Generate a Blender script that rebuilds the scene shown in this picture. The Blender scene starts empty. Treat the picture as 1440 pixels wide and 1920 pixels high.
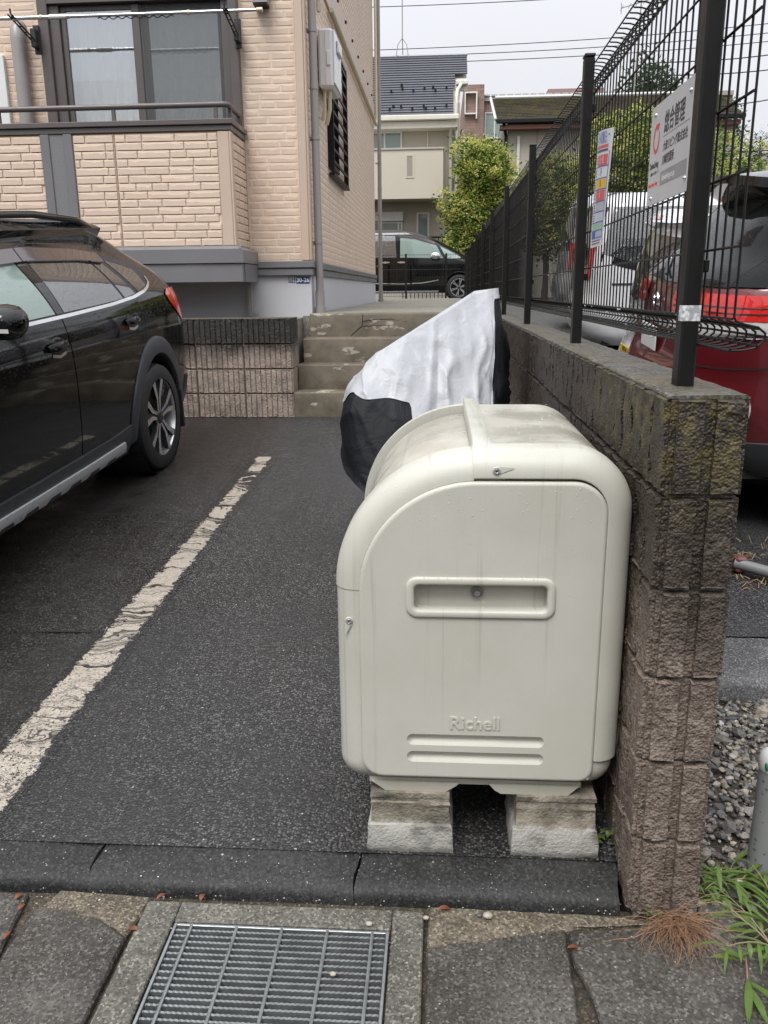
import bpy, math, random
import numpy as np
from mathutils import Vector, Matrix
random.seed(7)
R = math.radians
C = bpy.context.scene.collection
SC = bpy.context.scene

# ---------------------------------------------------------------- camera
CAM_H = 1.33
def camera():
    pitch, roll, yaw = R(14.95), R(-0.6), R(-3.9964)
    f = Vector((math.sin(yaw)*math.cos(pitch), math.cos(yaw)*math.cos(pitch), -math.sin(pitch)))
    r = Vector((math.cos(yaw), -math.sin(yaw), 0)); u = r.cross(f)
    c, s = math.cos(roll), math.sin(roll)
    r2 = r*c + u*s; u2 = -r*s + u*c
    cd = bpy.data.cameras.new('camera'); o = bpy.data.objects.new('camera', cd); C.objects.link(o)
    o.matrix_world = Matrix(((r2.x,u2.x,-f.x,0),(r2.y,u2.y,-f.y,0),(r2.z,u2.z,-f.z,CAM_H),(0,0,0,1)))
    cd.sensor_fit = 'VERTICAL'; cd.sensor_height = 36; cd.lens = 1554/1920*36
    cd.clip_start = 0.05; cd.clip_end = 1000
    SC.camera = o
    return f, r2, u2
CF, CR, CU = camera()
def proj(p):
    d = Vector(p) - Vector((0,0,CAM_H)); w = d.dot(CF)
    if w < .05: return None
    return 720+1554*d.dot(CR)/w, 960-1554*d.dot(CU)/w

# ---------------------------------------------------------------- world, sun, exposure
def world():
    w = bpy.data.worlds.new('World'); SC.world = w; w.use_nodes = True
    nt = w.node_tree; nt.nodes.clear()
    out = nt.nodes.new('ShaderNodeOutputWorld'); bg = nt.nodes.new('ShaderNodeBackground')
    sky = nt.nodes.new('ShaderNodeTexSky'); sky.sky_type = 'NISHITA'; sky.sun_disc = False
    sky.sun_elevation = R(58); sky.sun_rotation = R(200); sky.air_density = 1; sky.dust_density = 4; sky.ozone_density = 1
    hs = nt.nodes.new('ShaderNodeHueSaturation'); hs.inputs['Saturation'].default_value = .12
    nt.links.new(sky.outputs[0], hs.inputs['Color'])
    # the cloud deck: pale grey, brighter towards the zenith as an overcast sky is
    tc = nt.nodes.new('ShaderNodeTexCoord'); sp = nt.nodes.new('ShaderNodeSeparateXYZ')
    nt.links.new(tc.outputs['Generated'], sp.inputs[0])
    mr = nt.nodes.new('ShaderNodeMapRange'); mr.inputs[1].default_value = 0.0; mr.inputs[2].default_value = 1
    mr.inputs[3].default_value = .62; mr.inputs[4].default_value = 1.85
    pw = nt.nodes.new('ShaderNodeMath'); pw.operation = 'POWER'; pw.use_clamp = True; pw.inputs[1].default_value = 1.8
    nt.links.new(sp.outputs[2], pw.inputs[0]); nt.links.new(pw.outputs[0], mr.inputs[0])
    nz = nt.nodes.new('ShaderNodeTexNoise'); nz.inputs['Scale'].default_value = 2.2; nz.inputs['Detail'].default_value = 4
    nt.links.new(tc.outputs['Generated'], nz.inputs['Vector'])
    mz = nt.nodes.new('ShaderNodeMapRange'); mz.inputs[3].default_value = .93; mz.inputs[4].default_value = 1.07
    nt.links.new(nz.outputs['Fac'], mz.inputs[0])
    mu = nt.nodes.new('ShaderNodeMath'); mu.operation = 'MULTIPLY'
    nt.links.new(mr.outputs[0], mu.inputs[0]); nt.links.new(mz.outputs[0], mu.inputs[1])
    vm = nt.nodes.new('ShaderNodeVectorMath'); vm.operation = 'SCALE'; vm.inputs[0].default_value = (7.05, 7.2, 7.65)
    nt.links.new(mu.outputs[0], vm.inputs['Scale'])
    ad = nt.nodes.new('ShaderNodeMix'); ad.data_type = 'RGBA'; ad.blend_type = 'MIX'; ad.inputs[0].default_value = .85
    nt.links.new(hs.outputs[0], ad.inputs[6]); nt.links.new(vm.outputs[0], ad.inputs[7])
    nt.links.new(ad.outputs[2], bg.inputs[0]); bg.inputs[1].default_value = .1
    nt.links.new(bg.outputs[0], out.inputs[0])
world()
def sun():
    l = bpy.data.lights.new('sun', 'SUN'); l.energy = 1.5; l.angle = R(28); l.color = (1, .985, .96)
    o = bpy.data.objects.new('sun', l); C.objects.link(o)
    o.rotation_euler = (R(32), 0, R(-20)); o.location = (0, -5, 20)
sun()
SC.view_settings.view_transform = 'Standard'; SC.view_settings.look = 'None'
SC.view_settings.exposure = 0.86; SC.view_settings.gamma = 1; SC.view_settings.use_curve_mapping = False
SC.render.engine = 'CYCLES'
SC.cycles.max_bounces = 8; SC.cycles.transparent_max_bounces = 24; SC.cycles.use_denoising = True
SC.cycles.caustics_reflective = False; SC.cycles.caustics_refractive = False

# ---------------------------------------------------------------- mesh helpers
class MB:
    """collects polygons, then becomes ONE mesh object"""
    def __init__(s): s.v = []; s.f = []; s.m = []; s.mats = []; s.cur = 0
    def mat(s, m):
        if m not in s.mats: s.mats.append(m)
        s.cur = s.mats.index(m); return s
    def poly(s, pts):
        n = len(s.v); s.v.extend([tuple(p) for p in pts]); s.f.append(tuple(range(n, n+len(pts)))); s.m.append(s.cur); return s
    def raw(s, verts, faces):
        n = len(s.v); s.v.extend([tuple(p) for p in verts])
        for f in faces: s.f.append(tuple(i+n for i in f)); s.m.append(s.cur)
        return s
    def box(s, x0, x1, y0, y1, z0, z1, b=0.0):
        if x0 > x1: x0, x1 = x1, x0
        if y0 > y1: y0, y1 = y1, y0
        if z0 > z1: z0, z1 = z1, z0
        if b <= 0:
            v = [(x,y,z) for z in (z0,z1) for y in (y0,y1) for x in (x0,x1)]
            return s.raw(v, [(0,2,3,1),(4,5,7,6),(0,1,5,4),(2,6,7,3),(0,4,6,2),(1,3,7,5)])
        b = min(b, (x1-x0)*.49, (y1-y0)*.49, (z1-z0)*.49)
        lo = (x0,y0,z0); hi = (x1,y1,z1); v = []; idx = {}
        for sx in (0,1):
            for sy in (0,1):
                for sz in (0,1):
                    c = [hi[k] if t else lo[k] for k, t in enumerate((sx,sy,sz))]
                    for ax in range(3):
                        p = list(c)
                        for k, t in enumerate((sx,sy,sz)):
                            if k != ax: p[k] += (-b if t else b)
                        idx[(sx,sy,sz,ax)] = len(v); v.append(tuple(p))
        F = []
        for ax in range(3):
            o = [k for k in range(3) if k != ax]
            for t in (0,1):
                q = []
                for a, c in ((0,0),(1,0),(1,1),(0,1)):
                    k = [0,0,0]; k[ax] = t; k[o[0]] = a; k[o[1]] = c; q.append(idx[(*k, ax)])
                F.append(q if (t == 1) ^ (ax == 1) else q[::-1])
            for a in (0,1):
                for c in (0,1):
                    k0 = [0,0,0]; k0[o[0]] = a; k0[o[1]] = c; k1 = list(k0); k1[ax] = 1
                    F.append([idx[(*k0,o[0])], idx[(*k1,o[0])], idx[(*k1,o[1])], idx[(*k0,o[1])]])
        for sx in (0,1):
            for sy in (0,1):
                for sz in (0,1): F.append([idx[(sx,sy,sz,a)] for a in range(3)])
        cen = [(lo[k]+hi[k])/2 for k in range(3)]
        G = []
        for f in F:
            P = [Vector(v[i]) for i in f]; n = (P[1]-P[0]).cross(P[2]-P[0]); m = sum(P, Vector())/len(P) - Vector(cen)
            G.append(tuple(f) if n.dot(m) > 0 else tuple(f[::-1]))
        return s.raw(v, G)
    def grid(s, P, closeu=False, closev=False, flip=False):
        nu, nv = len(P), len(P[0]); n = len(s.v)
        for row in P: s.v.extend([tuple(p) for p in row])
        for i in range(nu if closeu else nu-1):
            for j in range(nv if closev else nv-1):
                a = n+i*nv+j; b = n+((i+1)%nu)*nv+j; c = n+((i+1)%nu)*nv+(j+1)%nv; d = n+i*nv+(j+1)%nv
                s.f.append((a,d,c,b) if flip else (a,b,c,d)); s.m.append(s.cur)
        return s
    def tube(s, path, r, n=8, cap=True):
        P = [Vector(p) for p in path]; rings = []
        rr = r if isinstance(r, (list, tuple)) else [r]*len(P)
        up = None
        for i, p in enumerate(P):
            t = (P[min(i+1,len(P)-1)] - P[max(i-1,0)]).normalized()
            if up is None: up = Vector((0,0,1)) if abs(t.z) < .9 else Vector((1,0,0))
            a = t.cross(up).normalized(); up = a.cross(t).normalized()
            rings.append([p + (a*math.cos(2*math.pi*k/n) + up*math.sin(2*math.pi*k/n))*rr[i] for k in range(n)])
        s.grid(rings, closev=True, flip=True)
        if cap: s.poly(rings[0]); s.poly(rings[-1][::-1])
        return s
    def lathe(s, prof, n=24, origin=(0,0,0), axis='z'):
        O = Vector(origin); rings = []
        for r, h in prof:
            ring = []
            for k in range(n):
                a = 2*math.pi*k/n; x, y = r*math.cos(a), r*math.sin(a)
                ring.append(O + (Vector((x,y,h)) if axis == 'z' else Vector((x,h,y)) if axis == 'y' else Vector((h,x,y))))
            rings.append(ring)
        return s.grid(rings, closev=True, flip=(axis != 'y'))
    def prism(s, poly, a, b, axis='y'):
        """extrude a 2D polygon; axis y: (x,z) polygon, axis x: (y,z), axis z: (x,y)"""
        f = {'y': lambda p, h: (p[0],h,p[1]), 'x': lambda p, h: (h,p[0],p[1]), 'z': lambda p, h: (p[0],p[1],h)}[axis]
        A = [f(p,a) for p in poly]; B = [f(p,b) for p in poly]
        s.poly(A[::-1]); s.poly(B); k = len(poly)
        for i in range(k): s.poly([A[i],A[(i+1)%k],B[(i+1)%k],B[i]])
        return s
    def mesh(s, name, off=(0,0,0), smooth=False, ang=None):
        me = bpy.data.meshes.new(name)
        V = [(x-off[0],y-off[1],z-off[2]) for x,y,z in s.v]
        me.from_pydata(V, [], s.f)
        for m in s.mats: me.materials.append(m)
        if len(s.mats) > 1: me.polygons.foreach_set('material_index', s.m)
        if smooth:
            import bmesh
            bm = bmesh.new(); bm.from_mesh(me); bmesh.ops.remove_doubles(bm, verts=bm.verts, dist=1e-5)
            bmesh.ops.recalc_face_normals(bm, faces=bm.faces) if smooth == 2 else None
            a = R(ang or 40)
            for f in bm.faces: f.smooth = True
            for e in bm.edges:
                if len(e.link_faces) == 2 and e.calc_face_angle(0) > a: e.smooth = False
            bm.to_mesh(me); bm.free()
        me.update(); return me

ORG = {}
def tag(o, label=None, cat=None, group=None, kind=None):
    if label: o['label'] = label
    if cat: o['category'] = cat
    if group: o['group'] = group
    if kind: o['kind'] = kind
    return o
def thing(name, label, cat, loc=(0,0,0), group=None, local=False):
    o = bpy.data.objects.new(name, None); o.empty_display_size = .2; C.objects.link(o); o.location = loc
    ORG[o] = (0,0,0) if local else tuple(loc)
    return tag(o, label, cat, group)
def part(name, mb, mat, parent=None, smooth=False, ang=None, kind=None, label=None):
    """one mesh object; coordinates in mb are world (or the thing's own frame for local things)"""
    off = ORG.get(parent, (0,0,0)) if parent else (0,0,0)
    if mat is not None and not mb.mats: mb.mats = [mat]
    me = mb.mesh(name, off, smooth, ang)
    o = bpy.data.objects.new(name, me); C.objects.link(o)
    if parent: o.parent = parent; ORG[o] = off
    if kind: o['kind'] = kind
    if label: o['label'] = label
    return o
def solo(name, mb, mat, label, cat, loc=None, smooth=False, ang=None, group=None):
    """a thing that is a single mesh"""
    loc = loc or (0,0,0)
    if not mb.mats: mb.mats = [mat]
    o = bpy.data.objects.new(name, mb.mesh(name, loc, smooth, ang)); C.objects.link(o); o.location = loc; ORG[o] = tuple(loc)
    return tag(o, label, cat, group)
def struct(name, mb, mat, smooth=False, ang=None, kind='structure'):
    if mat is not None and not mb.mats: mb.mats = [mat]
    o = bpy.data.objects.new(name, mb.mesh(name, (0,0,0), smooth, ang)); C.objects.link(o); o['kind'] = kind; return o
def inst(name, me, parent, loc, rot=None, scale=None):
    """a piece sharing its mesh with others; loc in world"""
    o = bpy.data.objects.new(name, me); C.objects.link(o); off = ORG.get(parent, (0,0,0)) if parent else (0,0,0)
    o.parent = parent; o.location = [loc[k]-off[k] for k in range(3)]
    if rot: o.rotation_euler = rot
    if scale: o.scale = scale
    ORG[o] = off
    return o
def children(o): return [c for c in bpy.data.objects if c.parent == o]
def boolean(base_mb, cutters, name, off=(0,0,0), smooth=True, ang=35):
    b = bpy.data.objects.new('tmp', base_mb.mesh('tmp', off)); C.objects.link(b); tmp = [b]
    for c in cutters:
        k = bpy.data.objects.new('tmp', c.mesh('tmp', off)); C.objects.link(k); tmp.append(k)
        m = b.modifiers.new('b', 'BOOLEAN'); m.operation = 'DIFFERENCE'; m.object = k; m.solver = 'EXACT'
    dg = bpy.context.evaluated_depsgraph_get()
    me = bpy.data.meshes.new_from_object(b.evaluated_get(dg))
    for t in tmp: bpy.data.objects.remove(t)
    me.name = name
    import bmesh
    bm = bmesh.new(); bm.from_mesh(me)
    for f in bm.faces: f.smooth = abs(f.normal.y) < .999
    for e in bm.edges:
        if len(e.link_faces) == 2 and e.calc_face_angle(0) > R(ang): e.smooth = False
    bm.to_mesh(me); bm.free()
    return me
def link(name, me, parent, mat=None):
    if mat: me.materials.clear(); me.materials.append(mat)
    o = bpy.data.objects.new(name, me); C.objects.link(o); o.parent = parent; ORG[o] = ORG.get(parent, (0,0,0)); return o
def text_mb(body, size, depth=0.0, bold=0.0, align='CENTER', sx=1.0):
    c = bpy.data.curves.new('text', 'FONT'); c.body = body; c.size = size; c.extrude = depth; c.offset = bold; c.align_x = align; c.align_y = 'CENTER'
    c.resolution_u = 3
    o = bpy.data.objects.new('text', c); C.objects.link(o)
    dg = bpy.context.evaluated_depsgraph_get(); me = bpy.data.meshes.new_from_object(o.evaluated_get(dg))
    mb = MB(); mb.raw([(v.co.x*sx, v.co.y, v.co.z) for v in me.vertices], [tuple(p.vertices) for p in me.polygons])
    bpy.data.objects.remove(o); bpy.data.curves.remove(c); bpy.data.meshes.remove(me)
    return mb
def place(mb, o, ex, ey):
    """map a flat (x,y,z) shape to world: origin o, axes ex, ey and their cross product"""
    o = Vector(o); ex = Vector(ex); ey = Vector(ey); ez = ex.cross(ey)
    mb.v = [tuple(o + ex*x + ey*y + ez*z) for x, y, z in mb.v]; return mb

# ---------------------------------------------------------------- material helpers
class NT:
    def __init__(s, name):
        s.m = bpy.data.materials.new(name); s.m.use_nodes = True; s.t = s.m.node_tree
        s.b = s.t.nodes['Principled BSDF']; s.out = s.t.nodes['Material Output']; s._tc = None
    def n(s, typ, ins=None, **props):
        nd = s.t.nodes.new('ShaderNode'+typ)
        for k, v in props.items(): setattr(nd, k, v)
        for k, v in (ins or {}).items(): s.set(nd.inputs[k], v)
        return nd
    def set(s, sock, v):
        if isinstance(v, bpy.types.NodeSocket): s.t.links.new(v, sock)
        else:
            if sock.type == 'RGBA' and len(v) == 3: v = (*v, 1)
            sock.default_value = v
    def co(s, kind='Object', scale=None):
        if not s._tc: s._tc = s.n('TexCoord')
        c = s._tc.outputs[kind]
        if kind == 'Object' :
            oi = s.n('ObjectInfo'); sc = s.n('VectorMath', {0: (17.3, 11.1, 7.7)}, operation='SCALE'); s.set(sc.inputs['Scale'], oi.outputs['Random'])
            c = s.n('VectorMath', {0: c, 1: sc.outputs[0]}, operation='ADD').outputs[0]
        if scale: c = s.n('Mapping', {'Vector': c, 'Scale': scale}).outputs[0]
        return c
    def pos(s, scale=None):
        g = s.n('NewGeometry').outputs['Position']
        if scale: g = s.n('Mapping', {'Vector': g, 'Scale': scale}).outputs[0]
        return g
    def noise(s, scale, detail=3, vec=None, rough=.55, dist=0):
        return s.n('TexNoise', {'Scale': scale, 'Detail': detail, 'Roughness': rough, 'Distortion': dist, 'Vector': vec or s.co()}).outputs['Fac']
    def voro(s, scale, vec=None, out='Distance', **p):
        return s.n('TexVoronoi', {'Scale': scale, 'Vector': vec or s.co()}, **p).outputs[out]
    def ramp(s, v, a, b, lo=0., hi=1.):
        return s.n('MapRange', {0: v, 1: a, 2: b, 3: lo, 4: hi}, interpolation_type='SMOOTHSTEP').outputs[0]
    def mix(s, f, a, b, blend='MIX'):
        nd = s.n('Mix', data_type='RGBA', blend_type=blend); s.set(nd.inputs[0], f); s.set(nd.inputs[6], a); s.set(nd.inputs[7], b); return nd.outputs[2]
    def math(s, op, a, b=0.): 
        nd = s.n('Math', operation=op); s.set(nd.inputs[0], a); s.set(nd.inputs[1], b); return nd.outputs[0]
    def bump(s, h, strength=.3, dist=.01, prev=None):
        nd = s.n('Bump', {'Strength': strength, 'Distance': dist, 'Height': h})
        if prev: s.set(nd.inputs['Normal'], prev)
        return nd.outputs[0]
    def done(s, color=None, rough=None, normal=None, metallic=None, spec=None, coat=None, **kw):
        for k, v in (('Base Color', color), ('Roughness', rough), ('Normal', normal), ('Metallic', metallic), ('Specular IOR Level', spec), ('Coat Weight', coat)):
            if v is not None: s.set(s.b.inputs[k], v)
        for k, v in kw.items(): s.set(s.b.inputs[k.replace('_', ' ')], v)
        return s.m
def plain(name, col, rough=.5, metallic=0., var=.12, scale=6., bump=0., bscale=60., spec=.5, coat=0., worldvec=False):
    """a colour with soft uneven wear and a fine relief"""
    t = NT(name); v = t.pos() if worldvec else t.co(); n = t.noise(scale, 4, v)
    c = t.mix(n, tuple(x*(1-var) for x in col), tuple(min(1, x*(1+var)) for x in col))
    r = t.ramp(t.noise(scale*1.7, 3, v), .3, .7, max(.02, rough-.06), rough+.06)
    nrm = t.bump(t.noise(bscale, 3, v), bump, .004) if bump else None
    return t.done(c, r, nrm, metallic, spec, coat)
# ---------------------------------------------------------------- materials
def asphalt_nodes(t, tint=(1,1,1)):
    v = t.pos()
    vd = t.n('VectorMath', {0: v}, operation='ADD'); nz = t.n('TexNoise', {'Scale': 160., 'Detail': 1., 'Vector': v}); ns = t.n('VectorMath', {0: nz.outputs['Color']}, operation='SCALE'); ns.inputs['Scale'].default_value = .006
    t.set(vd.inputs[1], ns.outputs[0]); w = vd.outputs[0]
    vor = t.n('TexVoronoi', {'Scale': 140., 'Vector': w}); vor2 = t.n('TexVoronoi', {'Scale': 68., 'Vector': w})
    sp = t.n('SeparateColor', {0: vor.outputs['Color']}); sp2 = t.n('SeparateColor', {0: vor2.outputs['Color']})
    T = lambda k, b=0.: (k*tint[0], k*tint[1]*(1-b*.5), k*tint[2]*(1-b))
    st = t.ramp(sp.outputs[0], 0., 1.)
    base = t.mix(t.math('POWER', sp.outputs[0], 2.4), T(.021), T(.170, .04))
    base = t.mix(t.ramp(vor.outputs['Distance'], .25, .72), base, T(.009))
    sz = t.math('MULTIPLY', t.math('POWER', sp2.outputs[2], 2.), .24)
    light = t.math('MULTIPLY', t.ramp(sp2.outputs[1], .93, .94), t.ramp(t.math('SUBTRACT', vor2.outputs['Distance'], sz), .06, .0))
    base = t.mix(light, base, t.mix(sp2.outputs[0], (.22,.21,.19), (.50,.48,.44)))
    big = t.noise(1.3, 5, v, .6)
    base = t.mix(t.math('MULTIPLY', t.ramp(big, .40, .66), .62), base, T(.018, .06))
    base = t.mix(t.math('MULTIPLY', t.ramp(t.noise(.5, 4, v), .45, .7), .25), base, (.048,.041,.036))
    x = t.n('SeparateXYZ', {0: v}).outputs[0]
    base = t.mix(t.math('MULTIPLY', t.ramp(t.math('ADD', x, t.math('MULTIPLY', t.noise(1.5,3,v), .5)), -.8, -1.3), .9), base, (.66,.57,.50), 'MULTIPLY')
    tyre = t.math('MULTIPLY', t.ramp(t.noise(2.0, 4, t.pos((1.6,.22,1)), .6), .5, .66), .5); base = t.mix(tyre, base, (.55,.53,.52), 'MULTIPLY')
    rough = t.ramp(t.math('ADD', t.math('MULTIPLY', big, .65), t.math('MULTIPLY', t.noise(9, 4, v), .35)), .36, .64, .26, .55)
    h = t.math('ADD', t.math('MULTIPLY', vor.outputs['Distance'], -1.), t.math('MULTIPLY', t.noise(45, 3, v), .5))
    nrm = t.bump(h, .55, .004)
    return base, rough, nrm
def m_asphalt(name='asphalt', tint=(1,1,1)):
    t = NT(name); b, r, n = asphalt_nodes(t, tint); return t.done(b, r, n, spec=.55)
def m_line():
    t = NT('worn_line_paint'); b, r, n = asphalt_nodes(t); v = t.pos()
    x = t.n('SeparateXYZ', {0: v}).outputs
    # strip centre X=-1.215, half width .06; ragged edge, cross cracks, chips
    edge = t.math('ABSOLUTE', t.math('SUBTRACT', x[0], t.ramp(x[1], 1.9, 5.6, -1.252, -1.203)))
    edge = t.math('ADD', edge, t.math('MULTIPLY', t.math('ADD', t.math('SUBTRACT', t.noise(9, 5, v, .7), .5), t.math('MULTIPLY', t.math('SUBTRACT', t.noise(55, 4, v, .7), .5), .8)), .085))
    edge = t.math('SUBTRACT', edge, t.ramp(x[1], 2.0, 5.5, .066, .043))
    m = t.ramp(edge, .003, -.003)
    wob = t.math('ADD', x[1], t.math('MULTIPLY', t.math('SUBTRACT', t.noise(5, 3, v), .5), .28))
    cw = t.noise(4.5, 5, t.n('CombineXYZ', {0: 0., 1: wob, 2: 0.}).outputs[0], .75)
    cr = t.math('ABSOLUTE', t.math('SUBTRACT', cw, .5))
    far = t.ramp(x[1], 2.2, 5.2, .003, .024)
    dd = t.math('SUBTRACT', cr, t.math('MULTIPLY', far, t.ramp(t.noise(2.3, 3, v), .35, .6, .0, 1.5)))
    m = t.math('MULTIPLY', m, t.ramp(dd, -.006, .014))
    chips = t.ramp(t.noise(90, 3, v, .7), .40, .46)
    near = t.ramp(x[1], 3.2, 1.9, .25, 1.)
    m = t.math('MULTIPLY', m, t.math('SUBTRACT', 1., t.math('MULTIPLY', near, t.math('SUBTRACT', 1., chips))))
    pc = t.mix(t.noise(26, 5, v), (.28,.24,.19), (.52,.475,.40))
    pc = t.mix(t.math('MULTIPLY', t.ramp(t.noise(120, 3, v, .7), .45, .6), .55), pc, (.20,.175,.15))
    pc = t.mix(t.ramp(x[1], 2.2, 4.5), pc, t.mix(.5, pc, (.33,.28,.23)))
    c = t.mix(m, b, pc); rr = t.math('ADD', t.math('MULTIPLY', r, .7), t.math('MULTIPLY', m, .2))
    nr = t.bump(m, .5, .003, n)
    return t.done(c, rr, nr)
def m_concrete(name, a, b, speck=.0, scale=5., stain=(.03,.03,.03), stain_amt=.5, rough=(.45,.75), bump=.4, moss=0.):
    t = NT(name); v = t.pos()
    n = t.noise(scale, 6, v, .62); c = t.mix(t.ramp(n, .3, .7), a, b)
    c = t.mix(t.math('MULTIPLY', t.ramp(t.noise(scale*.4, 5, v, .6), .48, .66), stain_amt), c, stain)
    vo = t.n('TexVoronoi', {'Scale': 185., 'Vector': v}); sc = t.n('SeparateColor', {0: vo.outputs['Color']}).outputs
    c = t.mix(t.math('MULTIPLY', t.math('POWER', sc[0], 1.3), .72), c, tuple(x*.35 for x in a))
    c = t.mix(t.math('MULTIPLY', t.math('POWER', sc[2], 5.), .5), c, tuple(min(.6, x*2.4) for x in b))
    if speck:
        v3 = t.n('TexVoronoi', {'Scale': 95., 'Vector': v}); s3 = t.n('SeparateColor', {0: v3.outputs['Color']}).outputs
        sz = t.math('MULTIPLY', t.math('POWER', s3[2], 2.), .26)
        c = t.mix(t.math('MULTIPLY', t.ramp(s3[1], 1-speck, 1-speck*.9), t.ramp(t.math('SUBTRACT', v3.outputs['Distance'], sz), .07, .0)), c, t.mix(s3[0], (.22,.20,.17), (.55,.53,.48)))
    if moss: c = t.mix(t.math('MULTIPLY', t.ramp(t.noise(11, 4, v), .55, .7), moss), c, (.10,.085,.02))
    h = t.math('ADD', t.noise(230, 4, v, .7), t.math('MULTIPLY', t.noise(scale*3, 4, v), .8))
    return t.done(c, t.ramp(n, .3, .7, *rough), t.bump(h, bump, .004), spec=.35)
M = {}
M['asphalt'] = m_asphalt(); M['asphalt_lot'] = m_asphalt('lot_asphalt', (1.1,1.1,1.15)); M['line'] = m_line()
M['pave'] = m_concrete('paving_concrete', (.052,.047,.040), (.100,.092,.081), .20, 4, (.028,.024,.020), .75, (.32,.58), .5)
M['pave_old'] = m_concrete('stained_paving', (.085,.07,.05), (.20,.172,.125), .14, 6, (.035,.03,.025), .6, (.45,.7), .5)
M['frame_concrete'] = m_concrete('grate_frame_concrete', (.085,.080,.066), (.16,.152,.128), .26, 7, (.035,.033,.028), .5, (.45,.7), .5)
M['kerb'] = m_concrete('wet_kerb', (.018,.018,.0175), (.040,.039,.038), .08, 5, (.011,.011,.011), .6, (.50,.70), .4)
M['terrace'] = m_concrete('terrace_concrete', (.17,.155,.125), (.28,.26,.21), 0, 1.6, (.12,.11,.085), .5, (.4,.7), .2)
M['dirt'] = m_concrete('gutter_dirt', (.045,.038,.028), (.085,.07,.05), .06, 9, (.02,.018,.014), .6, (.5,.75), .8)
M['ground'] = m_concrete('bare_ground', (.06,.055,.045), (.10,.09,.075), 0, .8, (.04,.036,.03), .5, (.6,.8), .3)
M['gully'] = plain('wet_gully', (.016,.015,.014), .6)
M['dark'] = plain('dark_void', (.012,.012,.012), .8)

# ---------------------------------------------------------------- terrain
KS = .0726
def gz(y): return KS*(y-1.8)-.035
def lot_z(y): return float(np.interp(y, [3.1,4.0,4.9,6.6,8,9.6,17], [.0,.115,.205,.225,.36,.55,1.08]))
def build_ground():
    mb = MB(); ys = [-150,-12,1.5,1.7,7.2,20,60,400]; zs = [-.45,-.45,-.40,-.30,.15,.85,.85,.85]
    xs = [-250,-20,-3,0,3,20,250]
    mb.grid([[(x,y,z) for x in xs] for y, z in zip(ys,zs)], flip=True); struct('ground', mb, M['ground'])
    # sloping car park up to the retaining wall
    mb = MB(); ys = np.linspace(1.786, 6.80, 40)
    mb.grid([[(x, y, gz(y)) for x in np.linspace(-9, .449, 24)] for y in ys], flip=True)
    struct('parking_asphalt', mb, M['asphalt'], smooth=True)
    mb = MB(); ys = np.linspace(1.84, 5.53, 60)
    mb.grid([[(-1.252+.049*min(1,max(0,(y-1.9)/3.7))+d, y, gz(y)+.0008) for d in (-.098,0,.098)] for y in ys], flip=True)
    struct('parking_line', mb, M['line'])
    # seam across the asphalt
    mb = MB(); rnd = random.Random(3); P = []
    for i in range(50):
        x = -6+i*.0975; P.append([(x, 2.92+.012*rnd.random()+w, gz(2.92)+.007) for w in (0, .004)])
    mb.grid(P); struct('asphalt_seam', mb, M['dark'])
    # neighbouring lot on the far side of the wall
    mb = MB(); ys = [3.11,3.6,4.2,4.9,6.6,8,9.6,12,16,20.4]
    mb.grid([[(x,y,lot_z(y)) for x in (.60,.9,1.5,3,8,40)] for y in ys], flip=True); struct('neighbour_lot', mb, M['asphalt_lot'])
    mb = MB(); mb.grid([[(x,y,-.10+.02*(y-1.6)) for x in (.60,1.2,3,9)] for y in (1.60,2.2,2.72)], flip=True); struct('gravel_bed', mb, M['dirt'])
    # street behind the camera
    mb = MB(); mb.grid([[(x,y,-.125) for x in (-60,-5,0,5,60)] for y in (-7.0,-2,.2)], flip=True); struct('road', mb, M['asphalt'])
    # raised terrace and path beside the building
    mb = MB(); mb.box(-1.145, .447, 7.52, 20.4, .3, 1.142); mb.box(-9, -1.230, 6.93, 20.4, .3, 1.105); mb.box(-1.229, -1.146, 7.50, 20.4, .3, 1.120); struct('terrace', mb, M['terrace'])
    mb = MB(); mb.box(-40, 40, 20.42, 25.0, .2, 1.06); struct('far_driveway', mb, M['asphalt_lot'])
build_ground()

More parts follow.
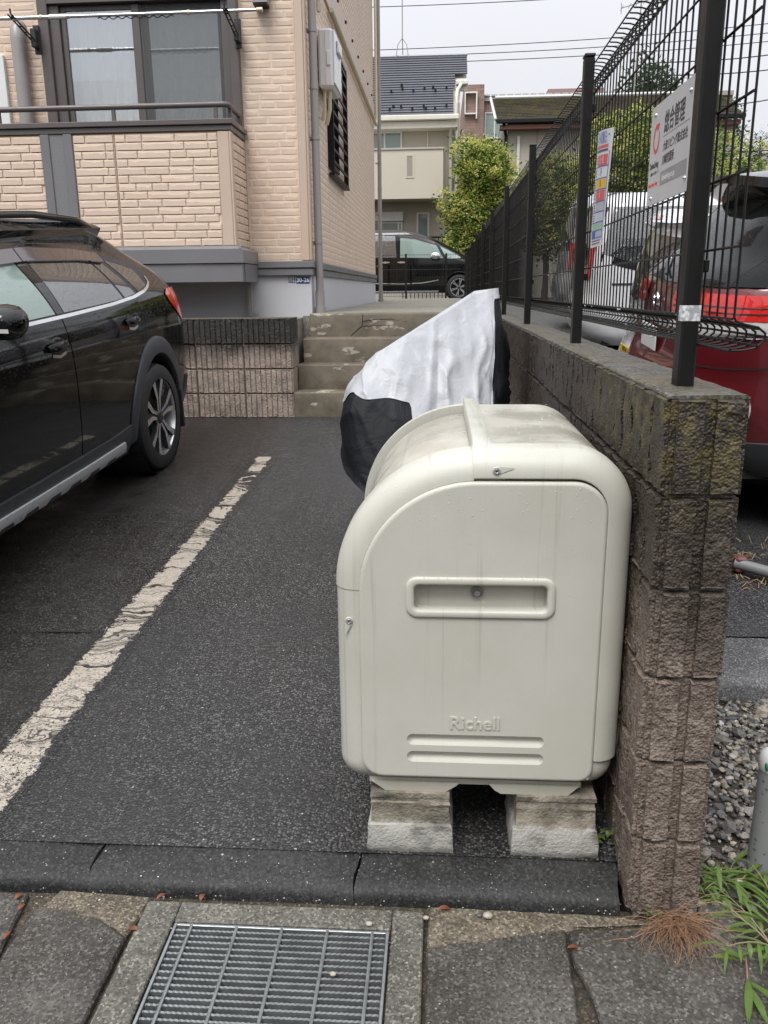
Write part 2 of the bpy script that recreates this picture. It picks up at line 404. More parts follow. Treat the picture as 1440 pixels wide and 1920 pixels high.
def build_kerb_and_pavement():
    rnd = random.Random(11)
    k = thing('kerb', 'dark wet kerb of worn concrete stones edging the asphalt', 'kerb', (-.3,1.72,-.06))
    xs = [-6,-4.9,-3.9,-2.9,-1.95,-.858,-.196,.437]
    for a, b in zip(xs, xs[1:]):
        mb = MB(); P = []
        prof = [(1.676,-.16),(1.674,-.082),(1.678,-.066),(1.690,-.056),(1.72,-.050),(1.76,-.043),(1.788,-.0385),(1.80,-.040),(1.801,-.16)]
        n = 10
        for i in range(n+1):
            x = a+.002+(b-a-.005)*i/n
            e = .008 if i in (0, n) else 0
            P.append([(x+(.006*math.sin(y*40+a) if i in (0,n) else 0), y+(rnd.random()-.5)*.003, z-e*.5+(rnd.random()-.5)*.002) for y, z in prof])
        mb.grid(P, flip=True); mb.poly(P[0]); mb.poly(P[-1][::-1])
        part('kerb_stone', mb, M['kerb'], k, smooth=True, ang=50)
    mb = MB(); mb.grid([[(x,y,-.100) for x in (-10,-2,0,2,10)] for y in (.19,1.0,1.69)], flip=True)
    mb.box(-10,10,.19,1.66,-.40,-.39); struct('gutter', mb, M['dirt'])
    pv = thing('pavement', 'pavement of large dark uneven concrete slabs along the kerb', 'pavement', (0,1.4,-.08)); pv['kind'] = 'structure'
    del pv['category']
    def slab(pts, mat, z=-.080, tilt=0.0, h=.06):
        mb = MB(); n = len(pts); cx = sum(p[0] for p in pts)/n; cy = sum(p[1] for p in pts)/n
        # ragged outline
        O = []
        for i in range(n):
            a, b = pts[i], pts[(i+1)%n]; L = math.dist(a,b); m = max(2, int(L/.03))
            for j in range(m):
                t = j/m; w = (rnd.random()-.5)*.004 if j else 0
                O.append((a[0]+(b[0]-a[0])*t+w, a[1]+(b[1]-a[1])*t+w))
        top = [(x,y,z+tilt*(x-cx)) for x,y in O]; mid = [(x+(.004 if x > cx else -.004), y+(.004 if y > cy else -.004), zz-.006) for (x,y),(_,_,zz) in zip(O,top)]
        bot = [(x,y,z-h) for x,y,_ in mid]
        mb.poly(top)
        for A, B in ((top,mid),(mid,bot)):
            for i in range(len(A)): mb.poly([A[i], B[i], B[(i+1)%len(A)], A[(i+1)%len(A)]])
        return part('paving_slab', mb, M[mat], pv)
    slab([(-.955,1.47),(-.94,1.26),(-.95,.75),(-.70,.75),(-.708,1.27),(-.708,1.520),(-.80,1.578),(-.945,1.606)], 'pave', -.079)
    slab([(-.94,1.614),(-.80,1.588),(-.712,1.532),(-.700,1.60),(-.695,1.655),(-.92,1.667)], 'pave_old', -.084)
    slab([(-1.9,.75),(-.965,.75),(-.972,1.27),(-.975,1.47),(-1.0,1.65),(-1.9,1.66)], 'pave', -.083)
    slab([(-.020,.75),(.285,.75),(.280,1.34),(.288,1.600),(.10,1.556),(-.018,1.530)], 'pave', -.080)
    slab([(-.018,1.540),(.10,1.566),(.286,1.608),(.30,1.612),(.43,1.625),(.50,1.632),(.43,1.650),(.30,1.655),(-.016,1.66)], 'pave_old', -.084)
    slab([(.318,.75),(.85,.75),(.86,1.42),(.72,1.555),(.60,1.60),(.46,1.614),(.304,1.598),(.300,1.50),(.325,1.42),(.330,1.36)], 'pave', -.081)
    slab([(.87,.75),(1.9,.75),(1.9,1.60),(.74,1.60),(.735,1.562),(.87,1.43)], 'pave', -.083)
    # concrete frame round the grate
    fr = [(-.692,-.610,.75,1.64),(-.104,-.030,.75,1.64),(-.610,-.104,1.578,1.64)]
    for x0,x1,y0,y1 in fr:
        mb = MB(); mb.box(x0+.001,x1-.001,y0,y1,-.16,-.078,.003); part('grate_frame', mb, M['frame_concrete'], pv)
build_kerb_and_pavement()

def build_grate():
    t = NT('galvanised_steel'); n = t.noise(30, 4); m_st = t.done(t.mix(n, (.24,.26,.265), (.38,.40,.405)), t.ramp(n,.3,.7,.3,.5), t.bump(t.noise(200,2), .2, .002), metallic=.75)
    g = thing('drain_grate', 'galvanised steel drain grate with serrated bars in the pavement', 'drain grate', (-.356,1.4,-.09))
    x0, x1, y1 = -.606, -.108, 1.573; y0 = .78
    mb = MB()
    for a,b,c,d in ((x0,x0+.007,y0,y1),(x1-.007,x1,y0,y1),(x0+.007,x1-.007,y1-.006,y1)): mb.box(a,b,c,d,-.125,-.080,.001)
    part('rim', mb, m_st, g)
    # one serrated bar, shared by all
    mb = MB(); nx = 84; L = x1-x0-.016
    P = []
    for i in range(nx+1):
        x = -L/2+L*i/nx; z = -.001 if i%2 else -.0026
        P.append([(x,-.0027,-.017),(x,-.0027,z),(x,.0027,z),(x,.0027,-.017)])
    mb.grid(P); mb.mats=[m_st]; bar = mb.mesh('bar')
    y = y1-.018
    while y > y0:
        inst('bar', bar, g, ((x0+x1)/2, y, -.081)); y -= .0172
    mb = MB(); mb.tube([(0,y0-1.2,0),(0,y1-1.2-.006,0)], .0042, 8); mb.mats=[m_st]; cb = mb.mesh('cross_bar', smooth=True)
    for x in (-.565,-.459,-.354,-.249,-.146): inst('cross_bar', cb, g, (x, 1.2, -.082))
    # gully under the grate
    mb = MB(); mb.box(-.61,-.104,.76,1.577,-.36,-.35); mb.box(-.625,-.611,.76,1.577,-.36,-.165); mb.box(-.103,-.09,.76,1.577,-.36,-.165); mb.box(-.61,-.104,1.579,1.59,-.36,-.165)
    struct('gully', mb, M['gully'])
build_grate()
# ---------------------------------------------------------------- block walls
def m_block(name, low, high, dark, z0, z1, lichen=0., seed=0.):
    """split-face concrete block: stained black by wet near the top, lichen on the top course"""
    t = NT(name); v = t.pos(); o = t.co()
    n = t.noise(60, 5, o, .7); c = t.mix(t.ramp(n, .3, .7), low, high)
    c = t.mix(t.math('MULTIPLY', t.ramp(t.noise(9, 4, v, .6), .45, .7), .45), c, tuple(x*.4 for x in low))
    c = t.mix(t.math('MULTIPLY', t.ramp(t.noise(170, 3, o, .6), .5, .68), .55), c, tuple(x*.3 for x in low))
    z = t.n('SeparateXYZ', {0: v}).outputs[2]
    z = t.math('ADD', z, t.math('MULTIPLY', t.math('SUBTRACT', t.noise(3.2, 5, v, .6), .5), (z1-z0)*1.5))
    st = t.ramp(z, z0, z1)
    c = t.mix(st, c, t.mix(t.ramp(n, .35, .7), tuple(x*.45 for x in dark), dark))
    if lichen:
        zz = t.n('SeparateXYZ', {0: v}).outputs; yy = t.ramp(zz[1], 2.9, 1.75)
        m = t.math('MULTIPLY', t.ramp(t.noise(16, 5, v, .65), .47, .60), t.ramp(zz[2], .80, 1.10))
        m = t.math('MULTIPLY', m, t.math('MULTIPLY', yy, lichen))
        c = t.mix(m, c, t.mix(t.noise(40, 2, v), (.045,.042,.012), (.155,.125,.035)))
    h = t.math('ADD', t.math('MULTIPLY', t.voro(150, o), -.45), t.math('ADD', t.math('MULTIPLY', t.noise(60, 4, o, .6), 1.1), t.math('MULTIPLY', t.voro(52, o), -.35)))
    return t.done(c, t.ramp(n, .3, .7, .42, .75), t.bump(h, .75, .010))
M['block'] = m_block('split_block', (.115,.088,.070), (.26,.205,.168), (.050,.037,.025), .46, .90, .85)
M['block_top'] = m_concrete('block_top_face', (.045,.042,.035), (.13,.122,.10), 0, 11, (.13,.085,.02), .6, (.4,.65), .7)
M['block_b'] = m_block('retaining_block', (.26,.205,.17), (.45,.36,.30), (.036,.030,.023), .74, .96)
M['mortar'] = m_concrete('mortar_joint', (.13,.12,.105), (.22,.205,.18), 0, 12, (.06,.055,.045), .5, (.6,.8), .3)

def rib_face(mb, o, eu, ev, en, W, H, ribs, seed, depth=.011, res=None, marg=.006, gw=.012):
    """ribbed split-face panel W x H with vertical grooves; recessed margins, rough proud ribs"""
    rnd = random.Random(seed); o, eu, ev, en = (Vector(q) for q in (o, eu, ev, en))
    pitch = W/ribs; us = [(0.,0.)]
    for k in range(ribs):
        a = k*pitch+gw*.5; b = (k+1)*pitch-gw*.5
        m = 3 if pitch > .06 else 2
        us += [(a-.0005,0.)] + [(a+(b-a)*j/m, 1.) for j in range(m+1)] + [(b+.0005,0.)]
    us += [(W,0.)]
    nv = max(5, int(H/.03)); vs = [0,.004]+[.006+(H-.012)*j/nv for j in range(nv+1)]+[H-.004,H]
    P = []
    for u, s in us:
        row = []
        for j, v in enumerate(vs):
            e = 0 if j in (0, len(vs)-1) else 1
            d = depth*s*e*(.55+.75*rnd.random()) if s else 0
            row.append(o + eu*u + ev*v + en*d)
        P.append(row)
    mb.grid(P, flip=(eu.cross(ev).dot(en) < 0))
def block_mesh(W, H, T, ribs_side, ribs_end, seed, both=False):
    """lies along +y from 0..W, thickness x 0..T, ribbed on -x and (if ribs_end) on the -y end"""
    mb = MB()
    rib_face(mb, (0,0,0), (0,1,0), (0,0,1), (-1,0,0), W, H, ribs_side, seed)
    if ribs_end: rib_face(mb, (0,0,0), (1,0,0), (0,0,1), (0,-1,0), T, H, ribs_end, seed+1, depth=.015, gw=.024)
    else: mb.poly([(0,0,0),(T,0,0),(T,0,H),(0,0,H)])
    mb.poly([(T,0,0),(T,W,0),(T,W,H),(T,0,H)]); mb.poly([(T,W,0),(0,W,0),(0,W,H),(T,W,H)])
    mb.poly([(0,0,H),(T,0,H),(T,W,H),(0,W,H)]); mb.poly([(0,0,0),(0,W,0),(T,W,0),(T,0,0)])
    return mb
def right_wall():
    w = thing('block_wall', 'low wall of ribbed brown concrete blocks carrying the black fence', 'wall', (.53,1.68,-.1))
    T, H, zb = .150, .192, -.078
    full = [block_mesh(.388, H, T, 4, 0, 100+i).mesh('block', smooth=True, ang=25) for i in range(5)]
    ends = [block_mesh(.388 if i%2 else .188, H, T, 4 if i%2 else 2, 2, 200+i*3).mesh('block', smooth=True, ang=25) for i in range(6)]
    for me in full+ends: me.materials.append(M['block'])
    rnd = random.Random(5)
    for c in range(6):
        z = zb+c*.2008; y = 1.668
        inst('block', ends[c], w, (.453+rnd.uniform(-.0015,.0015), y, z)); y += .398 if c%2 else .198
        n = 0
        while y < 20.2 and (y < 7.6 or c == 5):
            inst('block', full[rnd.randrange(5)], w, (.453+rnd.uniform(-.002,.002), y, z)); y += .398
    mb = MB()
    mb.box(.461,.594,1.676,20.3,-.2,1.100); part('mortar', mb, M['mortar'], w)
    mb = MB(); yy = [1.667+i*.03 for i in range(200)]+[8+i*.6 for i in range(21)]; P = []
    for y in yy: a, b2 = .4505+rnd.uniform(-.003,.003), .605+rnd.uniform(-.002,.003); P.append([(a,y,1.1185),(a+.001,y,1.1225+rnd.uniform(-.0015,.001)),(a+.006,y,1.1255+rnd.uniform(-.001,.001)),(b2-.006,y,1.1255+rnd.uniform(-.001,.001)),(b2,y,1.122),(b2,y,1.1185)])
    mb.grid(P, flip=False); mb.poly(P[0]); part('wall_top', mb, M['block_top'], w)
right_wall()
def retaining_wall():
    w = thing('retaining_wall', 'stained retaining wall of ribbed pinkish blocks behind the black car', 'retaining wall', (-1.5,6.85,.3))
    H, T = .192, .15
    def mk(W, ribs, seed, end):
        mb = MB()
        rib_face(mb, (0,0,0), (1,0,0), (0,0,1), (0,-1,0), W, H, ribs, seed, gw=.010)
        if end: rib_face(mb, (W,0,0), (0,1,0), (0,0,1), (1,0,0), .30, H, 5, seed+9, depth=.006, gw=.006)
        D = .30 if end else T
        mb.poly([(0,0,H),(W,0,H),(W,D,H),(0,D,H)]); mb.poly([(0,0,0),(0,0,H),(0,D,H),(0,D,0)])
        if not end: mb.poly([(W,0,0),(W,D,0),(W,D,H),(W,0,H)])
        mb.poly([(0,D,0),(0,D,H),(W,D,H),(W,D,0)]); mb.poly([(0,0,0),(0,D,0),(W,D,0),(W,0,0)])
        me = mb.mesh('block', smooth=True, ang=25); me.materials.append(M['block_b']); return me
    full = [mk(.388, 9, 300+i*20, False) for i in range(4)]
    e1 = [mk(.388, 9, 400+i*20, True) for i in range(2)]; e2 = [mk(.388, 9, 500+i*20, True) for i in range(2)]
    rnd = random.Random(9)
    for c in range(4):
        z = .325+c*.2005
        W = .388
        me = (e1 if c%2 else e2)[c//2]; x = -1.212-W
        inst('block', me, w, (x, 6.77, z)); x -= .398
        while x > -6.2:
            inst('block', full[rnd.randrange(4)], w, (x, 6.77+rnd.uniform(-.002,.002), z)); x -= .398
    mb = MB(); mb.box(-6.2,-1.224,6.782,6.92,.2,1.115); part('mortar', mb, M['mortar'], w)
    mb = MB(); mb.box(-6.2,-1.206,6.765,7.07,1.119,1.126,.002); part('wall_top', mb, M['block_top'], w)
    # steps
    s = thing('concrete_steps', 'four stained concrete steps with patched cracked top riser', 'steps', (-.4,7.1,.33))
    t = NT('step_concrete'); v = t.pos(); n = t.noise(5, 5, v, .6)
    c = t.mix(t.ramp(n,.3,.7), (.075,.060,.040), (.155,.13,.092))
    ly = t.n('SeparateXYZ', {0: v}).outputs
    patch = t.math('MULTIPLY', t.ramp(t.noise(3.3, 4, t.pos((1,1,2.6)), .6), .58, .61), t.ramp(t.noise(9,2,v),.35,.5))
    c = t.mix(t.math('MULTIPLY', patch, .9), c, t.mix(n, (.25,.225,.18), (.40,.37,.31)))
    m_step = t.done(c, t.ramp(n,.3,.7,.5,.8), t.bump(t.noise(90,4,v), .4, .004))
    ys = [6.78, 7.00, 7.22, 7.46]; zs = [.325,.53,.735,.94,1.140]
    xl = [-1.208,-1.2,-1.185,-1.16]
    for i in range(4):
        mb = MB(); nx = 16; x0, x1 = xl[i], .446
        y0 = ys[i]; yb = ys[i+1]+.02 if i < 3 else 7.56
        z1 = zs[i+1]; zb = zs[i]-.03
        P = []; rn = random.Random(40+i)
        for k in range(nx+1):
            x = x0+(x1-x0)*k/nx; e = rn.uniform(-.003,.003)
            P.append([(x,y0+e,zb),(x,y0+e,z1-.012),(x,y0+.005+e,z1-.003),(x,y0+.015,z1),(x,yb,z1)])
        mb.grid(P); mb.poly(P[0][::-1]); part('step', mb, m_step, s, smooth=True, ang=50)
    # broken patch lines on the top riser
    mb = MB(); pts = [(-.80,.945),(-.74,1.0),(-.70,1.03),(-.695,1.07),(-.60,1.085),(-.45,1.09),(-.30,1.06)]
    mb.tube([(x,7.4605,z) for x,z in pts], .0035, 4); mb.tube([(-.695,7.4605,1.07),(-.69,7.4605,1.13)], .003, 4); mb.tube([(-.695,7.4605,1.03),(-.45,7.4605,1.035),(-.32,7.4605,1.06)], .0025, 4)
    part('crack', mb, M['dark'], s)
retaining_wall()
# ---------------------------------------------------------------- apartment building on the left
def m_siding(name='siding_brick', a=(.54,.42,.33), b=(.68,.54,.43)):
    t = NT(name); oi = t.n('ObjectInfo').outputs['Random']; v = t.pos(); n = t.noise(22, 4, v, .6)
    c = t.mix(t.math('ADD', t.math('MULTIPLY', n, .7), t.math('MULTIPLY', oi, .3)), a, b)
    c = t.mix(t.math('MULTIPLY', t.ramp(t.noise(1.1,4,v), .5,.75), .25), c, tuple(x*.72 for x in a))
    return t.done(c, .62, t.bump(t.noise(140,3,v), .35, .003))
M['siding'] = m_siding()
M['siding_base'] = m_siding('siding_joint', (.68,.53,.405), (.78,.62,.475))
M['trim_board'] = plain('trim_board', (.52,.405,.32), .5, var=.06, scale=3, bump=.15, bscale=90)
M['metal_grey'] = plain('grey_fascia_metal', (.165,.162,.17), .42, var=.07, scale=2, spec=.5)
M['metal_brown'] = plain('brown_aluminium', (.105,.092,.086), .38, var=.08, scale=4, spec=.5)
M['found'] = plain('foundation_render', (.50,.50,.525), .7, var=.05, scale=2.5, bump=.25, bscale=70)
M['pvc_grey'] = plain('grey_pvc_pipe', (.27,.255,.245), .4, var=.07, scale=5)
M['ivory'] = plain('ivory_pipe', (.60,.54,.38), .45, var=.06)
M['white_metal'] = plain('white_enamel', (.72,.72,.72), .35, var=.04, scale=3)
M['black_metal'] = plain('black_coated_metal', (.007,.0065,.006), .48, var=.25, scale=8, spec=.28)
M['black_plastic'] = plain('black_plastic', (.02,.021,.023), .5, var=.2, scale=10, bump=.2, bscale=200)
M['steel'] = plain('stainless_steel', (.6,.6,.6), .25, metallic=.9, var=.1)
def m_glass(name, tint=(.95,.97,.97), ior=1.55, add=.05):
    t = NT(name); tr = t.n('BsdfTransparent', {'Color': tuple(1-(1-x)*1 for x in tint)}); gl = t.n('BsdfGlossy', {'Roughness': .02, 'Color': (.95,.97,1.)})
    fr = t.n('Fresnel', {'IOR': ior}); f = t.math('MINIMUM', t.math('ADD', t.math('MULTIPLY', fr.outputs[0], 1.5), add), .9)
    mx = t.n('MixShader', {0: f, 1: tr.outputs[0], 2: gl.outputs[0]})
    t.t.links.new(mx.outputs[0], t.out.inputs[0]); return t.m
M['glass'] = m_glass('window_glass')
M['glass_bright'] = m_glass('mirror_glass', add=.24); M['glass_mid'] = m_glass('reflecting_glass', add=.16)
M['screen'] = None
def m_screen():
    t = NT('insect_screen_mesh'); tr = t.n('BsdfTransparent'); df = t.n('BsdfDiffuse', {'Color': (.19,.20,.20)})
    mx = t.n('MixShader', {0: .46, 1: tr.outputs[0], 2: df.outputs[0]}); t.t.links.new(mx.outputs[0], t.out.inputs[0]); return t.m
M['screen'] = m_screen()
M['curtain'] = plain('sheer_white_curtain', (.90,.91,.91), .8, var=.03, scale=2)
M['room'] = plain('room_wall', (.5,.49,.46), .8)

def siding_variants(n=8):
    """torn-face brick, unit size 1 x 1 in (u,v), proud along +z: smooth slab edge with a ragged chipped relief"""
    out = []
    for k in range(n):
        rnd = random.Random(900+k); mb = MB(); nu = 7
        us = [i/nu for i in range(nu+1)]; P = []
        ph = rnd.random()*6; am = rnd.uniform(.04,.16); base = rnd.choice((.55,.70,.80,.84))
        for i, u in enumerate(us):
            w = base+am*math.sin(ph+u*rnd.uniform(5,9))+rnd.uniform(-.07,.07); w = min(.86,max(.3,w))
            e = 0 if i in (0,nu) else 1
            P.append([(u,0,-.5),(u,.01,.65*e+.35),(u,w-.05,.9*e),(u,w+.04,.42+.2*rnd.random()*e),(u,.97,.25*e+.05),(u,1,-.5)])
        mb.mat(M['siding']); mb.grid([r[:4] for r in P], flip=True); mb.mat(M['siding_base']); mb.grid([r[3:] for r in P], flip=True); mb.mat(M['siding']); mb.poly(P[0]); mb.poly(P[-1][::-1])
        out.append(mb.mesh('brick'))
    return out
XB, YW, YE = -1.151, 7.6, 15.1
def building():
    b = thing('apartment_building', 'beige brick-sided apartment building with brown balcony and grey downpipes', 'apartment building', (-1.6,7.6,1.14))
    # walls
    mb = MB(); mb.box(-9,-3.40,7.612,7.80,1.5,6.5); mb.box(-1.70,XB-.012,7.612,7.80,1.5,6.5); mb.box(-3.40,-1.70,7.612,7.80,4.05,6.5); mb.box(-3.40,-1.70,7.612,7.80,1.5,1.75)
    part('front_wall', mb, M['siding_base'], b)
    mb = MB(); mb.box(-1.40,XB-.010,7.802,9.0,1.5,6.5); mb.box(-1.40,XB-.010,9.62,YE,1.5,6.5); mb.box(-1.40,XB-.010,9.0,9.62,1.5,2.55); mb.box(-1.40,XB-.010,9.0,9.62,3.72,6.5)
    mb.box(-9,-1.402,YE-.2,YE,1.1,6.5); mb.box(-9,XB-.02,7.9,YE-.01,6.5,6.6)
    part('side_wall', mb, M['siding_base'], b)
    mb = MB(); mb.box(-9,XB-.012,7.63,YE-.02,.9,1.47); part('foundation', mb, M['found'], b)
    for z0, z1, o in ((1.47,1.525,.010),(1.535,1.592,.022)):
        mb = MB(); mb.box(-1.70,XB+o,7.6-o,7.66,z0,z1,.004); mb.box(XB-.06,XB+o-.001,7.662,YE,z0,z1,.004); part('base_trim', mb, M['metal_grey'], b)
    mb = MB(); mb.box(-1.235,-1.163,7.585,7.64,1.594,6.4,.006); mb.box(-1.161,XB+.006,7.583,7.66,1.594,6.4,.006); part('corner_board', mb, M['trim_board'], b)
    mb = MB(); mb.box(XB-.03,XB+.012,7.70,YE,4.06,4.32,.006); part('belt_board', mb, M['trim_board'], b)
    # bricks: all worked out first; the 300 that show largest become parts, the rest one joined part
    V = siding_variants(); CH = .0620; bricks = []; rnd = random.Random(77)
    def field(o, eu, en, W, z0, z1, rowoff=0):
        o = Vector(o); eu = Vector(eu); en = Vector(en); r = 0; z = z0
        while z + CH*.9 < z1:
            u = -rnd.random()*.2
            while u < W:
                L = rnd.choice((.135,.20,.20,.27,.27,.345)); a, c = max(u,0), min(u+L,W); u += L
                if c-a > .03: bricks.append((Vector((o.x,o.y,z+.004))+eu*(a+.0045), eu, en, c-a-.009, CH-.008, rnd.randrange(8)))
            z += CH; r += 1
    field((-4.6,7.10,1.705), (1,0,0), (0,-1,0), 4.6-3.27, 1.705, 2.58)
    field((-3.0,7.10,1.705), (1,0,0), (0,-1,0), .335, 1.705, 2.58); field((-2.653,7.10,1.705), (1,0,0), (0,-1,0), .845, 1.705, 2.58)
    field((-1.70,7.10,1.705), (0,1,0), (1,0,0), .5, 1.705, 2.58)
    field((-1.685,7.612,1.60), (1,0,0), (0,-1,0), .445, 1.60, 6.0)
    field((-4.6,7.612,2.4), (1,0,0), (0,-1,0), 1.18, 2.4, 4.6)
    sx = XB-.010
    field((sx,7.665,1.60), (0,1,0), (1,0,0), 1.32, 1.60, 4.04); field((sx,8.985,1.60), (0,1,0), (1,0,0), .64, 1.60, 2.50); field((sx,9.64,1.60), (0,1,0), (1,0,0), .83, 1.60, 4.04)
    field((sx,10.47,1.60), (0,1,0), (1,0,0), YE-10.47, 1.60, 4.04); field((sx,7.665,4.34), (0,1,0), (1,0,0), YE-7.665, 4.34, 6.0)
    field((sx,8.99,3.74), (0,1,0), (1,0,0), .64, 3.74, 4.05)
    def score(q):
        o, eu, en, w, h, k = q; c = o+eu*w*.5; p = proj(c); 
        if p is None or not (-25 < p[0] < 1465 and -15 < p[1] < 1935): return 0
        a = proj(o); z = proj(o+eu*w); y = proj(o+Vector((0,0,h)))
        return abs((z[0]-a[0])*(y[1]-a[1]))
    sc = sorted(bricks, key=score, reverse=True)
    def xf(q):
        o, eu, en, w, h, k = q; ev = Vector((0,0,1)); dep = .0029
        m = Matrix(((eu.x*w,ev.x*h,en.x*dep,o.x),(eu.y*w,ev.y*h,en.y*dep,o.y),(eu.z*w,ev.z*h,en.z*dep,o.z),(0,0,0,1)))
        return m
    off = Vector(ORG[b])
    for q in sc[:300]:
        o = bpy.data.objects.new('brick', V[q[5]]); C.objects.link(o); o.parent = b; m = xf(q); m.translation -= off; o.matrix_local = m
    mb = MB()
    for q in sc[300:]:
        m = xf(q); me = V[q[5]]; vs = [m @ v.co for v in me.vertices]; n0 = len(mb.v); mb.v.extend([tuple(q2) for q2 in vs]); mb.f.extend([tuple(i+n0 for i in p.vertices) for p in me.polygons]); mb.m.extend([p.material_index for p in me.polygons])
    mb.mats = [M['siding'], M['siding_base']]; part('brick_siding', mb, None, b, kind='stuff')
    # balcony
    mb = MB(); mb.box(-9,-1.707,7.108,7.24,1.70,2.58); mb.box(-1.83,-1.708,7.242,7.60,1.70,2.58); part('parapet', mb, M['siding_base'], b)
    mb = MB(); mb.box(-1.805,-1.712,7.092,7.16,1.703,2.578,.005); mb.box(-1.7105,-1.694,7.090,7.165,1.703,2.578,.004); part('corner_board', mb, M['trim_board'], b)
    for z0, z1, o in ((2.582,2.625,.012),(2.627,2.668,.030)):
        mb = MB(); mb.box(-9,-1.70+o,7.10-o,7.26,z0,z1,.005); mb.box(-1.86,-1.70+o,7.262,7.595,z0,z1,.005); part('parapet_cap', mb, M['metal_brown'], b)
    r = part('railing', MB().tube([(-9,7.15,2.785),(-1.76,7.15,2.785),(-1.735,7.158,2.785),(-1.722,7.18,2.785),(-1.72,7.21,2.783),(-1.72,7.59,2.775)], .0225, 12), M['metal_brown'], b, smooth=True)
    for x, y in ((-4.5,7.15),(-3.62,7.15),(-2.66,7.15),(-1.82,7.15),(-1.72,7.22),(-1.72,7.52)):
        part('railing_post', MB().box(x-.014,x+.014,y-.012,y+.012,2.66,2.785), M['metal_brown'], r)
    # perforated vent pillar in the parapet
    t = NT('perforated_metal'); vo = t.n('TexVoronoi', {'Scale': 95., 'Vector': t.pos(), 'Randomness': 0.}).outputs['Distance']
    pm = t.done(t.mix(t.ramp(vo,.40,.30), (.19,.185,.19), (.05,.05,.05)), .5)
    g = MB(); g.box(-3.268,-3.195,7.085,7.15,1.702,2.580,.004); g.box(-3.075,-3.004,7.085,7.15,1.702,2.580,.004); gp = part('vent_pillar', g, M['metal_grey'], b)
    part('perforated_panel', MB().box(-3.195,-3.075,7.098,7.15,1.702,2.580), pm, gp)
    part('sealant_joint', MB().box(-2.663,-2.655,7.100,7.12,1.705,2.58), plain('sealant', (.40,.27,.22), .6), b)
    # grey skirt under the balcony
    mb = MB(); mb.prism([(7.02,1.565),(7.02,1.675),(7.085,1.702),(7.3,1.702),(7.3,1.565)], -9, -1.655, 'x'); mb.prism([(-1.655,1.565),(-1.625,1.565),(-1.625,1.665),(-1.655,1.69)], 7.02, 7.59, 'y'); part('balcony_fascia', mb, M['metal_grey'], b)
    mb = MB(); mb.box(-9,-1.640,7.035,7.10,1.412,1.561,.003); mb.box(-1.66,-1.632,7.102,7.59,1.412,1.561,.003); part('balcony_fascia', mb, M['metal_grey'], b)
    part('balcony_slab', MB().box(-9,-1.665,7.102,7.6,1.43,1.69), M['metal_grey'], b)
    mb = MB(); mb.box(-1.715,-1.685,7.52,7.60,1.13,1.41); mb.box(-1.72,-1.655,7.515,7.60,1.125,1.15); part('support_bracket', mb, M['pvc_grey'], b)
    # sliding window
    w = part('window', MB().box(-3.385,-3.30,7.54,7.66,1.76,4.04,.004).box(-1.775,-1.70,7.54,7.66,1.76,4.04,.004).box(-3.30,-1.775,7.54,7.66,3.66,4.04,.004).box(-3.30,-1.775,7.54,7.66,1.76,1.80,.004).box(-3.30,-3.215,7.572,7.65,1.80,3.66,.003).box(-1.84,-1.775,7.572,7.65,1.80,3.66,.003), M['metal_brown'], b)
    f = MB(); f.box(-3.213,-3.17,7.60,7.635,1.80,3.655,.003); f.box(-2.60,-2.535,7.585,7.635,1.80,3.655,.003); f.box(-3.17,-2.60,7.60,7.635,3.62,3.655); f.box(-3.17,-2.60,7.60,7.635,1.80,1.86); part('sash', f, M['metal_brown'], w)
    f = MB(); f.box(-1.885,-1.842,7.642,7.675,1.80,3.655,.003); f.box(-2.534,-2.48,7.642,7.675,1.80,3.655,.003); f.box(-2.48,-1.885,7.642,7.675,3.62,3.655); f.box(-2.48,-1.885,7.642,7.675,1.80,1.86); part('sash', f, M['black_metal'], w)
    part('pane', MB().box(-3.17,-2.60,7.615,7.620,1.86,3.62), M['glass_bright'], w); part('pane', MB().box(-2.48,-1.885,7.655,7.660,1.86,3.62), M['glass_mid'], w)
    part('insect_screen', MB().poly([(-2.533,7.595,1.82),(-1.845,7.595,1.82),(-1.845,7.595,3.65),(-2.533,7.595,3.65)]), M['screen'], w)
    part('room', MB().poly([(-3.39,8.9,1.7),(-1.70,8.9,1.7),(-1.70,8.9,4.0),(-3.39,8.9,4.0)]).poly([(-3.39,7.81,1.7),(-3.39,8.9,1.7),(-3.39,8.9,4.0),(-3.39,7.81,4.0)]).poly([(-1.7,7.81,1.7),(-1.7,8.9,1.7),(-1.7,8.9,4.0),(-1.7,7.81,4.0)]).poly([(-3.39,7.81,4.0),(-1.7,7.81,4.0),(-1.7,8.9,4.0),(-3.39,8.9,4.0)]).poly([(-3.39,7.81,1.75),(-1.7,7.81,1.75),(-1.7,8.9,1.75),(-3.39,8.9,1.75)]), M['room'], b)
    # neighbour's white door frame and air duct further left on the balcony
    mb = MB(); mb.box(-3.83,-3.735,7.57,7.64,1.75,3.30,.004); mb.box(-4.75,-4.66,7.57,7.64,1.75,3.30,.004); mb.box(-4.66,-3.83,7.57,7.64,3.22,3.30,.004); d = part('door_frame', mb, M['white_metal'], b)
    part('door', MB().box(-4.66,-3.83,7.595,7.64,1.75,3.22), plain('ivory_door', (.62,.61,.55), .5), d)
    mb = MB(); mb.tube([(-3.575,7.54,1.72),(-3.575,7.54,3.40),(-3.575,7.55,3.47),(-3.575,7.60,3.52)], .058, 14); part('air_duct', mb, M['pvc_grey'], b, smooth=True, ang=50)
